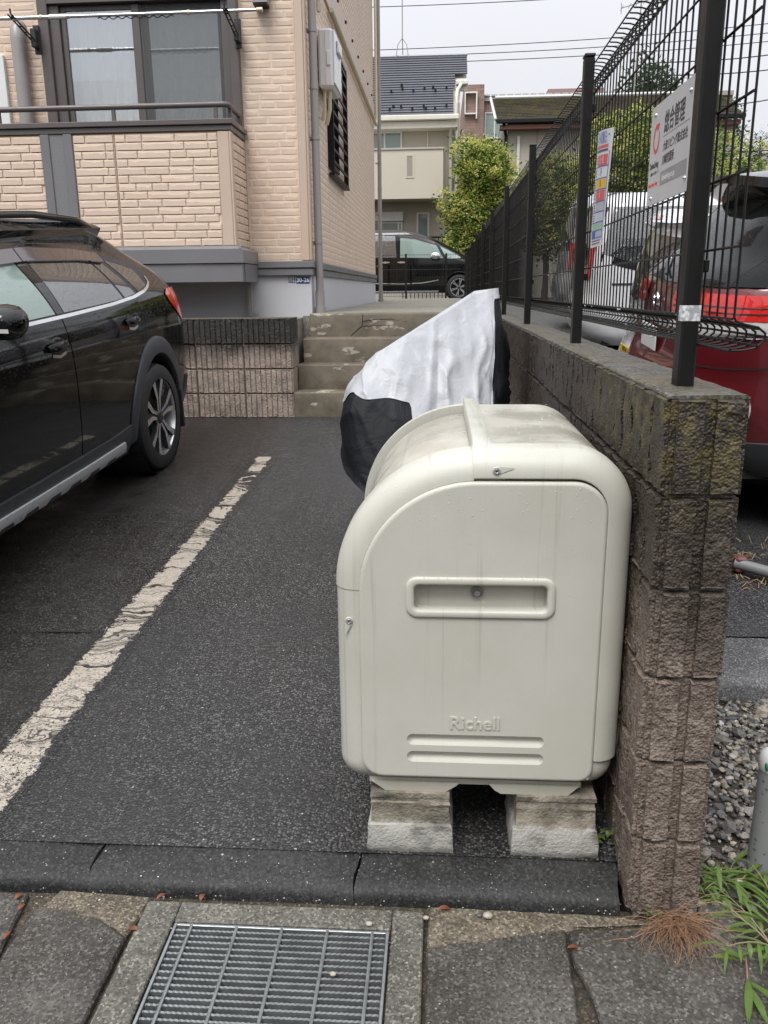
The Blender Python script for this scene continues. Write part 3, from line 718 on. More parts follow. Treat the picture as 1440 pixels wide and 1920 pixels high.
    # side window with its cage of bars
    mb = MB(); mb.box(XB-.10,XB+.035,9.0,9.06,2.55,3.72); mb.box(XB-.10,XB+.035,9.58,9.62,2.55,3.72); mb.box(XB-.10,XB+.035,9.06,9.58,2.55,2.60); mb.box(XB-.10,XB+.035,9.06,9.58,3.67,3.72); sw = part('window', mb, M['black_metal'], b)
    part('pane', MB().box(XB-.06,XB-.055,9.06,9.58,2.60,3.67), M['glass'], sw); part('dark_backing', MB().box(XB-.12,XB-.11,9.0,9.62,2.55,3.72), M['dark'], sw)  # black sheet close behind the pane stands in for the dark inside
    cg = MB(); cg.box(XB+.036,XB+.055,9.0,9.03,2.50,3.74); cg.box(XB+.002,XB+.055,10.32,10.35,2.50,3.74); cg.box(XB+.002,XB+.062,8.98,10.37,2.47,2.50); cg.box(XB+.002,XB+.055,9.03,10.32,3.71,3.74)
    cp = part('window_cage', cg, M['black_metal'], b)
    for i in range(10): part('bar', MB().box(XB+.036,XB+.05,9.03,10.32,2.60+i*.118,2.628+i*.118), M['black_metal'], cp)
    # downpipes
    for x, y, zb in ((XB+.048,7.735,1.142),(XB+.065,15.32,1.142)):
        p = part('downpipe', MB().tube([(x,y,zb),(x,y,6.5)], .0345, 14), M['pvc_grey'], b, smooth=True, ang=50)
        mb = MB(); mb.tube([(x,y,zb),(x,y,zb+.05)], .050, 14); mb.tube([(x,y,zb+.05),(x,y,zb+.19)], .041, 14); part('pipe_socket', mb, M['pvc_grey'], p, smooth=True, ang=50)
        part('pipe_socket', MB().tube([(x,y,3.0),(x,y,3.06)], .038, 14), M['pvc_grey'], p, smooth=True, ang=50)
        for z in (1.74,2.60,3.44,4.6):
            mb = MB(); mb.tube([(x,y,z),(x,y,z+.018)], .0385, 14); mb.box(XB-.0,x-.03,y-.008,y+.008,z+.002,z+.016); mb.box(XB+.001,XB+.012,y-.05,y+.008,z-.006,z+.024); part('pipe_bracket', mb, M['pvc_grey'], p)
    # ivory drain hose under the belt board
    pts = [(XB+.035,9.2,4.035),(XB+.035,11,4.035),(XB+.035,13,4.03),(XB+.035,14.5,4.03),(XB+.04,14.95,4.0),(XB+.04,15.05,4.1),(XB+.04,15.05,6.4)]
    part('drain_hose', MB().tube(pts, .022, 8), M['ivory'], b, smooth=True)
    part('drain_hose', MB().tube([(XB+.035,8.1,6.0),(XB+.035,8.1,4.5),(XB+.035,8.3,3.75)], .02, 8).tube([(XB+.03,8.25,3.75),(XB+.03,8.25,4.4)], .014, 8), M['ivory'], b, smooth=True)
    mb = MB()
    for k in range(9): mb.box(XB+.001,XB+.022,8.5+k*.75,8.53+k*.75,4.345,4.375)
    part('wall_clip', mb, M['black_metal'], b, kind='stuff')
    # vent hood near the top of the front wall
    mb = MB(); mb.prism([(7.60,3.60),(7.47,3.60),(7.475,3.74),(7.52,3.80),(7.60,3.80)], -1.55, -1.43, 'x'); v = part('vent_hood', mb, M['pvc_grey'], b, smooth=True, ang=30)
    mb = MB(); mb.box(-1.545,-1.435,7.475,7.59,3.585,3.598); part('vent_grille', mb, M['black_metal'], v)
    mb = MB(); mb.box(XB+.0,XB+.10,7.95,8.15,4.02,4.10); mb.box(XB+.0,XB+.08,8.0,8.12,3.98,4.02); part('vent_hood', mb, M['ivory'], b)
    # address plates
    nb = plain('plate_blue', (.012,.04,.18), .35, var=.08); wh = plain('plate_white', (.8,.8,.8), .4, var=.02)
    y = 7.63
    p = solo('address_plate', MB().box(-1.298,-1.178,y-.004,y-.0005,1.400,1.458,.0012), nb, 'blue plate reading 30-26 on the white foundation at the building corner', 'address plate', (-1.24,y,1.43))
    part('number', place(text_mb('30-26', .050, .0005, .0012), (-1.238,y-.0047,1.428), (1,0,0), (0,0,1)), wh, p)
    q = solo('address_plate', MB().box(-1.368,-1.308,y-.004,y-.0005,1.408,1.468,.0012), plain('plate_teal', (.02,.07,.17), .35), 'small square blue plate of white characters left of the 30-26 plate', 'address plate', (-1.34,y,1.44))
    mb = MB()
    for s, z in (('東京都',1.457),('日野市',1.438),('二丁目',1.419)):
        m2 = place(text_mb(s, .0175, .0004, .0004), (-1.338,y-.0047,z), (1,0,0), (0,0,1)); mb.raw(m2.v, m2.f)
    part('lettering', mb, wh, q)
building()

def balcony_things():
    bld = bpy.data.objects['apartment_building']
    # sheer curtains behind the glass
    for x0, x1, lab, sd in ((-3.30,-2.52,'sheer white curtain behind the left pane of the balcony window',1),(-2.50,-1.74,'sheer white curtain behind the screened right pane of the balcony window',2)):
        rnd = random.Random(sd); mb = MB(); n = 90; P = []
        ph = [rnd.random()*6 for _ in range(3)]
        for i in range(n+1):
            u = i/n; x = x0+(x1-x0)*u
            w = .022*math.sin(u*46+ph[0])+.014*math.sin(u*23+ph[1]+1.2*math.sin(u*9))+.008*math.sin(u*81+ph[2])
            P.append([(x+.01*math.sin(z*3+u*20), 7.76+w*(.7+.3*(3.7-z)), z) for z in (1.78,2.2,2.7,3.2,3.7)])
        mb.grid(P); solo('curtain', mb, M['curtain'], lab, 'curtain', ((x0+x1)/2,7.76,1.78), smooth=True)
    # laundry pole on two folding arms
    p = thing('laundry_pole', 'steel laundry pole with white sleeve resting on the balcony arms', 'laundry pole', (-2.5,7.15,3.45))
    part('pole', MB().tube([(-5.2,7.15,3.447),(-2.95,7.15,3.447)], .0155, 10).tube([(-2.95,7.15,3.447),(-1.415,7.15,3.449)], .0125, 10), M['steel'], p, smooth=True, ang=50)
    part('sleeve', MB().tube([(-3.11,7.15,3.447),(-2.97,7.15,3.447)], .019, 10), M['white_metal'], p, smooth=True, ang=50)
    part('end_cap', MB().tube([(-1.45,7.15,3.449),(-1.405,7.15,3.449)], .017, 10), M['ivory'], p, smooth=True, ang=50)
    for x in (-3.19,-2.0): part('stop_ring', MB().tube([(x,7.15,3.447),(x+.02,7.15,3.447)], .019, 10), M['ivory'], p, smooth=True, ang=50)
    pts = [(-2.72+i*.0125, 7.15, 3.425+.008*math.sin(i*1.1)) for i in range(50)]
    part('hanger_strip', MB().tube(pts, .004, 5), M['black_metal'], p)
    for x, lab in ((-3.40,'black folding laundry arm left of the balcony window'),(-1.69,'black folding laundry arm right of the balcony window')):
        a = part('laundry_arm', MB().box(x-.025,x+.025,7.515,7.539,3.28,3.50,.003).box(x-.022,x+.022,7.45,7.515,3.32,3.46,.004), M['black_plastic'], bld)
        for dx in (-.014,.014): part('arm_bar', MB().tube([(x+dx,7.49,3.36),(x+dx,7.08,3.455)], .007, 6), M['black_plastic'], a)
        for k in range(4):
            t = .2+k*.2; part('rung', MB().tube([(x-.014,7.49-.41*t,3.36+.095*t),(x+.014,7.49-.41*t,3.36+.095*t)], .008, 6), M['black_plastic'], a)
        part('hook', MB().tube([(x,7.13,3.44),(x,7.10,3.47),(x,7.095,3.50)], .008, 6), M['black_plastic'], a)
    # gas water heater on the side wall
    h = thing('water_heater', 'white gas water heater box hung on the side wall above the barred window', 'water heater', (XB+.08,8.55,3.2))
    part('casing', MB().box(XB+.012,XB+.15,8.30,8.82,3.14,3.63,.02), M['white_metal'], h, smooth=True, ang=30)
    part('front_cover', MB().box(XB+.151,XB+.165,8.31,8.81,3.17,3.62,.006), plain('heater_cover', (.78,.79,.81), .3, var=.03), h)
    part('latch', MB().box(XB+.09,XB+.125,8.285,8.30,3.32,3.44,.005).box(XB+.078,XB+.086,8.293,8.30,3.18,3.60), M['white_metal'], h)
    part('exhaust', MB().box(XB+.166,XB+.19,8.45,8.7,3.46,3.56,.006), M['steel'], h)
    part('gas_pipe', MB().tube([(XB+.05,8.4,3.14),(XB+.05,8.4,3.0),(XB+.03,8.42,2.92),(XB+.02,8.45,2.89)], .014, 8).tube([(XB+.09,8.45,3.14),(XB+.09,8.45,2.98),(XB+.05,8.5,2.86)], .02, 8), M['ivory'], h, smooth=True)
balcony_things()
# ---------------------------------------------------------------- beige storage bin
def m_bin(name='beige_resin', k=1.):
    t = NT(name); v = t.pos(); n = t.noise(3.5, 5, v, .6)
    c = t.mix(t.ramp(n,.3,.7), (.455*k,.445*k,.385*k), (.50*k,.49*k,.43*k))
    c = t.mix(t.math('MULTIPLY', t.ramp(t.noise(380, 2, v), .60, .72), .18), c, (.42*k,.40*k,.34*k))
    # run-down water stains on the front
    st = t.noise(13, 4, t.pos((4.2,.25,.05)), .6, .5); z = t.n('SeparateXYZ', {0: v}).outputs
    m = t.math('MULTIPLY', t.ramp(st, .58, .64), t.ramp(t.noise(2.2,3,v), .38,.6))
    c = t.mix(t.math('MULTIPLY', m, .42), c, (.33*k,.315*k,.26*k))
    # grime towards the base edge
    g = t.math('MULTIPLY', t.ramp(t.math('ADD', z[2], t.math('MULTIPLY', t.noise(14,4,v), .08)), .24, .17), .45)
    c = t.mix(g, c, (.30,.27,.20))
    r = t.ramp(t.noise(9,4,v), .3,.7,.34,.52)
    return t.done(c, r, t.bump(t.math('ADD', t.noise(420,2,v), t.math('MULTIPLY', t.noise(6,2,v), .6)), .10, .003), spec=.45)
def m_bin_top():
    t = NT('weathered_resin_top'); v = t.pos(); n = t.noise(9, 6, t.pos((1,.55,1)), .68)
    c = t.mix(t.ramp(n,.38,.68), (.36,.342,.287), (.43,.417,.36))
    sc = t.noise(34, 6, t.pos((.35,1.4,1)), .75); c = t.mix(t.math('MULTIPLY', t.ramp(sc,.60,.70), .7), c, (.62,.60,.53))
    r = t.ramp(t.noise(6,4,v), .35,.65,.20,.5)
    return t.done(c, r, t.bump(t.noise(300,2,v), .12, .003), spec=.5)
M['dull_steel'] = plain('dull_steel', (.35,.35,.35), .45, metallic=.6)
M['bin'] = m_bin(); M['bin_top'] = m_bin_top()
M['bin_light'] = m_bin('beige_resin_panel', 1.0)
BL, BR, BB, BT = -.245, .427, .150, .982
BF, BK = 1.80, 2.66       # front and far end
def bin_outline(d=0., n=14):
    """end profile inset by d, starting under the bottom-left corner, running left side, arc, top, right side, bottom"""
    L, Rr, B, T = BL+d, BR-d, BB+d, BT-d; P = []
    def arc(cx, cz, rx, rz, a0, a1, n):
        for i in range(n+1):
            a = R(a0+(a1-a0)*i/n); P.append((cx+rx*math.cos(a), cz+rz*math.sin(a)))
    r = max(.012, .065-d); arc(L+r, B+r, r, r, 270, 180, 6)
    for k in (.35,.7): P.append((L, B+r+(.66-B-r)*k))
    rx, rz = .335-d, .322-d; arc(BL+.335, BT-.322, rx, rz, 180, 90, n*2)
    for k in (.3,.6): P.append((BL+.335+(BR-.135-BL-.335)*k, T))
    rt = .135-d; arc(BR-.135, BT-.135, rt, rt, 90, 0, n)
    for k in (.33,.66,.86,.93,.972): P.append((Rr, BT-.135+(B+r-BT+.135)*k))
    arc(Rr-r, B+r, r, r, 0, -90, 6)
    return P
def seg_range(pts, f): return [i for i, p in enumerate(pts) if f(p)]
def build_bin():
    b = thing('storage_bin', 'big beige plastic storage bin with an arched lid standing on concrete footings', 'storage bin', (.09,2.2,.145))
    O0 = bin_outline(0); N = len(O0)
    def cap(idx, extra, y0, y1, name, mat, inner=.062, rad=.058, sgn=1, thick=True):
        """a stretch of the rounded end cap: rolls from the front rim round to the flank"""
        mb = MB(); rows = []
        K = 7
        prof = [(inner, y0+sgn*.016),(inner, y0+sgn*.0015),(inner-.0015, y0)] + [(rad*(1-math.sin(R(a))), y0+sgn*rad*.9*(1-math.cos(R(a)))) for a in [90*k/K for k in range(0,K+1)]] + [(0., y1), (.03, y1)]
        Os = [bin_outline(p[0]-extra) for p in prof]
        for (d, y), O in zip(prof, Os): rows.append([(O[i][0], y-sgn*extra*.6, O[i][1]) for i in idx])
        mb.grid(rows, flip=(sgn > 0))
        # closed ends
        for e in (0, -1):
            col = [r[e] for r in rows]; mb.poly(col if (e == 0) ^ (sgn < 0) else col[::-1])
        return part(name, mb, mat, b, smooth=True, ang=48)
    # index ranges along the profile
    iA0 = min(i for i in range(N) if O0[i][1] > .612 and O0[i][0] < 0)
    iA1 = max(i for i in range(N) if O0[i][0] < .090 and O0[i][1] > .9)
    iB1 = max(i for i in range(N) if O0[i][0] > .35 and O0[i][1] > .215)
    lidI = list(range(iA0, iA1+1)); topI = list(range(iA1, iB1+1)); lowI = list(range(iB1, N)) + list(range(0, iA0+1))
    cap(lidI, .0, BF, BF+.095, 'lid_end', M['bin'])
    cap(topI, .006, BF, BF+.10, 'end_cap', M['bin'])
    cap(lowI, -.002, BF, BF+.10, 'base_end', M['bin'])
    cap(lidI, .0, BK, BK-.06, 'far_rim', M['bin'], sgn=-1, rad=.02); cap(topI+lowI[1:], .0, BK, BK-.08, 'far_end', M['bin'], sgn=-1, rad=.05)
    # body core
    O = bin_outline(.028); part('body', MB().prism(O, BF+.036, BK-.012, 'y'), M['bin'], b)
    # shutter lid between the ends, lying a little lower than the rims
    O = bin_outline(.022); I = [i for i in range(N) if O0[i][1] > .18 and O0[i][0] < .092]
    I = [i for i in I if i <= iA1]
    ys = [BF+.093, BF+.10, BK-.095, BK-.088]; mb = MB()
    mb.grid([[(O[i][0]+(.006 if y in (ys[0],ys[-1]) else 0), y, O[i][1]-(.006 if y in (ys[0],ys[-1]) else 0)) for i in I] for y in ys], flip=True)
    part('lid', mb, M['bin_top'], b, smooth=True, ang=50)
    O = bin_outline(.0275); mb = MB(); mb.grid([[(O[i][0], y, O[i][1]) for i in I] for y in (BF+.08, BK-.02)], flip=True); part('lid_gap', mb, M['black_plastic'], b)
    # top cover on the right with the cross beam
    O = bin_outline(-.0005); I = [i for i in range(N) if iA1 <= i <= iB1]; mb = MB()
    mb.grid([[(O[i][0], y, O[i][1]) for i in I] for y in (BF+.098, BF+.12, BK-.05)], flip=True); part('top_cover', mb, M['bin_top'], b, smooth=True, ang=50)
    xb = O0[iA1][0]
    mb = MB(); S = []
    for y, w, h in ((BF+.012,.075,-.046),(BF+.02,.072,-.030),(BF+.035,.066,-.012),(BF+.055,.060,.0),(BF+.075,.056,.006),(BF+.10,.053,.010),(BF+.14,.050,.012),(BK-.012,.046,.012),(BK-.004,.042,.006)):
        z = BT+h; S.append([(xb-.001,y,z-.03),(xb-.001,y,z-.002),(xb+.003,y,z+.003),(xb+w-.016,y,z+.003),(xb+w-.004,y,z-.004),(xb+w,y,z-.03)])
    mb.grid(S, flip=False); mb.poly(S[0]); mb.poly(S[-1][::-1]); part('cross_beam', mb, M['bin'], b, smooth=True, ang=40)
    # front panel with recessed handle slot and two vent grooves
    def panel_outline(d):
        L, Rr, B, T = -.186+d, .3715-d, .178+d, .920-d; P = []
        def arc(cx, cz, rx, rz, a0, a1, n):
            for i in range(n+1):
                a = R(a0+(a1-a0)*i/n); P.append((cx+rx*math.cos(a), cz+rz*math.sin(a)))
        arc(L+.05-d*.5, B+.05-d*.5, .05-d*.5, .05-d*.5, 270, 180, 7); arc(L+.27-d*.5, T-.265+d*.5, .27-d*.5, .265-d*.5, 180, 90, 22)
        arc(Rr-.076+d*.5, T-.076+d*.5, .076-d*.5, .076-d*.5, 90, 0, 10); arc(Rr-.035+d*.5, B+.035-d*.5, .035-d*.5, .035-d*.5, 0, -90, 6); return P
    mb = MB(); rows = [[(x,y,z) for x, z in panel_outline(d)] for d, y in ((0,1.834),(0,1.7985),(.0015,1.7945),(.004,1.792),(.008,1.7915))]
    mb.grid(rows, closev=True, flip=True); mb.poly(rows[-1][::-1]); mb.poly(rows[0])
    def rrect(x0, x1, z0, z1, r, n=6):
        P = []
        for cx, cz, a0 in ((x1-r,z1-r,0),(x0+r,z1-r,90),(x0+r,z0+r,180),(x1-r,z0+r,270)):
            for i in range(n+1): a = R(a0+90*i/n); P.append((cx+r*math.cos(a), cz+r*math.sin(a)))
        return P
    cut = []
    k = MB(); k.prism(rrect(-.0595,.2465,.6165,.6805,.012)[::-1], 1.76, 1.826, 'y'); cut.append(k)
    for z in (.283,.237):
        k = MB(); ring = []
        for d, y in ((-.004,1.785),(-.001,1.7905),(.001,1.797),(.005,1.803),(.010,1.806)): ring.append([(x,y,zz) for x, zz in rrect(-.075+d,.252-d,z-.014+d,z+.014-d,.0139-d*.98)])
        k.grid(ring, closev=True); k.poly(ring[0][::-1]); k.poly(ring[-1]); cut.append(k)
    import bmesh
    def fixn(m):
        me = m.mesh('t'); bm = bmesh.new(); bm.from_mesh(me); bmesh.ops.remove_doubles(bm, verts=bm.verts, dist=1e-6); bmesh.ops.recalc_face_normals(bm, faces=bm.faces); bm.to_mesh(me); bm.free()
        o = MB(); o.raw([tuple(v.co) for v in me.vertices], [tuple(p.vertices) for p in me.polygons]); return o
    me = boolean(fixn(mb), [fixn(c) for c in cut], 'front_panel', ORG[b], ang=42)
    pn = link('front_panel', me, b, M['bin_light'])
    # raised rim round the slot
    mb = MB(); rows = []
    for d, y in ((-.0005,1.792),(-.0005,1.789),(.0015,1.7865),(.005,1.785),(.013,1.785),(.0165,1.7865),(.0185,1.790),(.0185,1.800)):
        rows.append([(x,y,z) for x, z in rrect(-.0765+d,.2635-d,.5995+d,.6975-d,.026-d*.75)])
    mb.grid(rows, closev=True, flip=True); part('slot_rim', mb, M['bin_light'], pn, smooth=True, ang=50)
    def bolt(x, y, z, r=.0060, big=False):
        mb = MB(); mb.lathe([(0,-.0055),(r*.38,-.0055),(r*.42,-.004),(r*.8,-.0055),(r,-.004),(r,.0)], 16, (x,y,z), 'y'); o = part('bolt', mb, M['dull_steel'], b, smooth=True, ang=35)
        mb = MB(); mb.lathe([(0,-.0058),(r*.28,-.0058),(r*.28,-.0050)], 8, (x,y,z), 'y'); part('bolt_recess', mb, M['black_plastic'], o)
        mb = MB(); mb.lathe([(r,-.002),(r*1.25,-.003),(r*1.5,-.0015),(r*1.55,.001)], 18, (x,y,z), 'y'); part('boss', mb, M['bin'], o, smooth=True)
    bolt(.124, 1.796, .945); bolt(-.211, 1.803, .583); bolt(.3585, 1.800, .190)
    x, z = .0875, .649
    mb = MB(); mb.lathe([(0,-.0035),(.011,-.0035),(.013,-.006),(.0152,-.006),(.0158,.0)], 22, (x,1.826,z), 'y'); bs = part('bolt_washer', mb, M['pvc_grey'], pn, smooth=True, ang=35)
    mb = MB(); mb.prism([(x+.0078*math.cos(R(60*k+10)), z+.0078*math.sin(R(60*k+10))) for k in range(6)], 1.8175, 1.8224, 'y'); part('hex_nut', mb, M['steel'], bs)
    mb = MB(); mb.lathe([(0,-.0125),(.0035,-.0125),(.0042,-.0115),(.0042,-.008)], 14, (x,1.826,z), 'y'); part('bolt_stud', mb, M['steel'], bs, smooth=True, ang=35)
    # wedge mouldings beside two bolts
    mb = MB(); mb.raw([(.130,1.7968,.953),(.165,1.7968,.951),(.130,1.7955,.938),(.131,1.7968,.935)], [(0,1,2),(2,1,3),(0,2,3)]); part('moulding', mb, M['bin'], b)
    mb = MB(); mb.raw([(-.219,1.8025,.575),(-.222,1.8025,.545),(-.208,1.8015,.572),(-.204,1.8025,.573)], [(0,2,1),(2,3,1),(0,3,2)]); part('moulding', mb, M['bin'], b)
    part('embossed_name', place(text_mb('Richell', .0455, .0026, .0006), (.0865,1.7912,.3285), (1,0,0), (0,0,1)), M['bin_light'], pn)
    # moulded skid under the body
    mb = MB()
    mb.prism([(-.165,.153),(-.13,.128),(.018,.127),(.045,.145),(.052,.153)], BF+.012, BK-.03, 'y'); mb.prism([(.125,.153),(.14,.136),(.155,.127),(.318,.127),(.345,.153)], BF+.012, BK-.03, 'y'); mb.box(-.17,.35,BF+.02,BK-.03,.146,.160)
    part('skid', mb, M['bin'], b)
    # rain drops
    rnd = random.Random(4); mb = MB()
    def drop(p, n, r):
        n = Vector(n).normalized(); a = n.orthogonal().normalized(); c = n.cross(a); P = Vector(p)
        rings = [[P+(a*math.cos(2*math.pi*k/7)+c*math.sin(2*math.pi*k/7))*rr+n*h for k in range(7)] for rr, h in ((r,0),(r*.85,r*.35),(r*.45,r*.55))]
        mb.grid(rings, closev=True, flip=True); mb.poly(rings[-1])
    for _ in range(70): drop((rnd.uniform(-.13,.35),1.7913,rnd.uniform(.55,.91)**1.0 if rnd.random() < .4 else rnd.uniform(.83,.915)), (0,-1,0), rnd.uniform(.0009,.0026))
    for _ in range(60): drop((rnd.uniform(.15,.33),rnd.uniform(1.93,2.6),BT+.0005), (0,0,1), rnd.uniform(.001,.0035))
    for k in range(9): drop((-.04+.031*k+rnd.uniform(-.01,.01),1.786,.6975), (0,-.4,1), .003)
    t = NT('water'); wm = t.done((.75,.75,.70), .03, spec=.8, Alpha=.22); part('water_drop', mb, wm, b, smooth=True, kind='stuff')
build_bin()

def footings():
    t = NT('footing_concrete'); v = t.pos(); n = t.noise(24, 5, v, .65); z = t.n('SeparateXYZ', {0: v}).outputs[2]
    c = t.mix(t.ramp(n,.3,.7), (.15,.128,.092), (.30,.27,.215))
    w = t.ramp(t.math('ADD', z, t.math('MULTIPLY', t.math('SUBTRACT', t.noise(30,4,v), .5), .05)), .055, .035); c = t.mix(t.math('MULTIPLY', w, .8), c, (.39,.38,.35))
    c = t.mix(t.math('MULTIPLY', t.ramp(t.noise(7,4,v), .50,.66), .75), c, (.055,.05,.04))
    c = t.mix(t.math('MULTIPLY', t.ramp(t.math('ADD', z, t.math('MULTIPLY', t.noise(40,3,v), .02)), -.004, -.024), .7), c, (.07,.065,.055))
    m = t.done(c, .75, t.bump(t.math('ADD', t.noise(130,4,v), t.math('MULTIPLY', t.noise(30,3,v), .7)), .8, .006))
    rnd = random.Random(2)
    for x0, x1, y, lab in ((-.178,.040,1.795,'weathered concrete footing under the lid side of the beige bin'),(.182,.398,1.795,'mossy concrete footing under the wall side of the beige bin'),(-.17,.04,2.42,'concrete footing hidden under the far lid side of the beige bin'),(.19,.40,2.42,'concrete footing hidden under the far wall side of the beige bin')):
        mb = MB(); zb = gz(y+.1)-.008; cx = (x0+x1)/2; hw = (x1-x0)/2; rows = []
        for s, zz in ((1.,0),(1.,.012),(.985,.04),(.955,.075),(.915,.080),(.885,.128),(.905,.132),(.905,.138),(.88,.142),(.88,.152),(.90,.155),(.90,.168),(.88,.170)):
            sx = hw*s; d = (1-s)*hw*1.0; ring = []
            zt = min(zz, .127-zb+.02); zt = zz*(.1275-zb)/.170
            nn = 6
            for a, c2 in (((-1,-1),(1,-1)),((1,-1),(1,1)),((1,1),(-1,1)),((-1,1),(-1,-1))):
                for i in range(nn):
                    u = a[0]+(c2[0]-a[0])*i/nn; v2 = a[1]+(c2[1]-a[1])*i/nn
                    ring.append((cx+u*sx+rnd.uniform(-.002,.002), y+.10+v2*(.10-d)+rnd.uniform(-.002,.002), zb+zt+(rnd.uniform(-.0015,.0015) if zz < .165 else 0)))
            rows.append(ring)
        mb.grid(rows, closev=True, flip=True); mb.poly(rows[-1]); mb.poly(rows[0][::-1])
        solo('concrete_footing', mb, m, lab, 'concrete footing', (cx,y+.1,zb), smooth=True, ang=38)
footings()

# ---------------------------------------------------------------- scooter under its cover
from mathutils import noise
def scooter():
    s = thing('covered_scooter', 'motor scooter under a silver and black rain cover behind the bin', 'covered scooter', (-.05,4.2,gz(4.2)))
    t = NT('silver_cover_cloth'); v = t.pos(); n = t.noise(5,4,v)
    silver = t.done(t.mix(n, (.34,.35,.37), (.43,.44,.46)), t.ramp(n,.3,.7,.36,.52), t.bump(t.math('ADD', t.noise(17,4,v,.5,1.2), t.math('MULTIPLY', t.noise(260,2,v), .15)), .22, .02), spec=.5)
    t = NT('black_cover_cloth'); v = t.pos(); blk = t.done((.006,.0065,.009), .62, t.bump(t.noise(12,4,v,.6,1.), .35, .02), spec=.25)
    # ridge of the draped cover, from the low tail on the left to the handlebar end on the right
    RID = [Vector((-.275,4.02,1.045)), Vector((-.18,4.10,1.115)), Vector((.15,4.40,1.330)), Vector((.255,4.42,1.338))]
    rl = [0]; 
    for p, q in zip(RID, RID[1:]): rl.append(rl[-1]+(q-p).length)
    def ridge(k):
        d = k*rl[-1]
        for i in range(3):
            if d <= rl[i+1]+1e-9: return RID[i].lerp(RID[i+1], (d-rl[i])/(rl[i+1]-rl[i]))
        return RID[3].copy()
    NA, NV = 260, 60; rnd = random.Random(6); ph = [rnd.random()*6.3 for _ in range(6)]
    folds = [(rnd.uniform(0,6.28), rnd.uniform(.05,.13), rnd.uniform(-.035,.045), rnd.uniform(-.5,.5)) for _ in range(16)] + [(4.35,.07,.05,.25),(4.62,.06,-.045,.2),(4.9,.06,.045,.1),(5.2,.08,-.04,-.1),(5.5,.07,.05,-.25)]
    def cover(i, v):
        a = 2*math.pi*i/NA; ca, sa = math.cos(a), math.sin(a)
        k = .5+.5*ca; k = k*k*(3-2*k); rp = ridge(k)
        top = rp + Vector((.035*ca,.050*sa*(1+.4*k),-.012*(1-abs(ca))))
        hem = Vector((-.070+.425*(abs(ca)**.7)*(1 if ca > 0 else -1), 4.28+.62*(abs(sa)**.8)*(1 if sa > 0 else -1)+.12*ca, 0))
        hem.z = gz(hem.y)+.26+.20*max(0,-ca)**2+.010*math.sin(5*a)
        p = top.lerp(hem, v**1.15); p += Vector((ca,sa,0))*math.sin(math.pi*min(1,v*1.05))*(.085 if ca < 0 else .035)
        p.z = top.z+(hem.z-top.z)*v**1.05
        f = (.012*math.sin(4*a+ph[0]+1.2*v))*v**.8
        for a0, w, h, sl in folds:
            d = (a-a0-sl*v+math.pi)%(2*math.pi)-math.pi; f += h*math.exp(-(d/w)**2)*math.sin(math.pi*min(1,.12+v*.8))**.7*.12
        f += (noise.noise(Vector((p.x*5+p.z*4,p.y*3,p.z*4-p.x*5)))*.022+noise.noise(p*11+Vector((3,1,2)))*.006)*min(1,v*3)
        q = Vector((p.x*4.2+p.z*3.0,p.y*2.5,p.z*2.2-p.x*3.2)); f += ((1-abs(noise.noise(q)))**7*.024+(1-abs(noise.noise(q*2.1+Vector((5,2,1)))))**8*.011-.009)*min(1,v*3)
        if p.x < -.05: f *= .25+.75*max(0,min(1,(p.z-.72)/.2))
        return p + Vector((ca,sa,.15))*f*(.45+.55*(sa < .3))
    def vb(i):                                     # where silver gives way to black on this side
        a = 2*math.pi*(i%NA)/NA; ca, sa = math.cos(a), math.sin(a)
        if ca > .60 and sa < .4:
            k = min(1,(ca-.60)/.16); return .98*(1-k)**1.5+.06
        if sa > .35: return .55
        zt = .845+.015*math.sin(9*a)+.02*math.sin(5*a+1); x = cover(i,.6).x
        k = max(0,min(1,(x+.140)/.055)); zt = zt*(1-k*k*(3-2*k))+.42*k*k*(3-2*k)
        lo, hi = .05, .97
        for _ in range(16):
            m = (lo+hi)/2
            if cover(i,m).z > zt: lo = m
            else: hi = m
        return lo
    B0 = [vb(i) for i in range(NA)]; Bs = [sum(B0[(i+j)%NA] for j in range(-2,3))/5 for i in range(NA)]
    n1, n2 = 40, 24
    ra = [[cover(i, Bs[i]*j/n1) for i in range(NA)] for j in range(n1+1)]; rb = [[cover(i, Bs[i]+(1-Bs[i])*j/n2)-Vector((math.cos(2*math.pi*i/NA),math.sin(2*math.pi*i/NA),0))*(.006 if j == 0 else .004) for i in range(NA)] for j in range(n2+1)]
    mb = MB(); mb.grid(ra, closev=True, flip=True); mb.poly(ra[0]); kb = MB(); kb.grid(rb, closev=True, flip=True)
    part('silver_cover', mb, silver, s, smooth=2, ang=80); part('black_cover', kb, blk, s, smooth=2, ang=80)
    for nm, x, y in (('front_wheel',.12,4.62),('rear_wheel',-.2,3.98)):
        mb = MB(); z = gz(y)+.215; mb.lathe([(.10,-.03),(.16,-.045),(.20,-.045),(.215,-.02),(.215,.02),(.20,.045),(.16,.045),(.10,.03)], 24, (x,y,z), 'x'); part('wheel', mb, M['black_plastic'], s, smooth=True)
scooter()
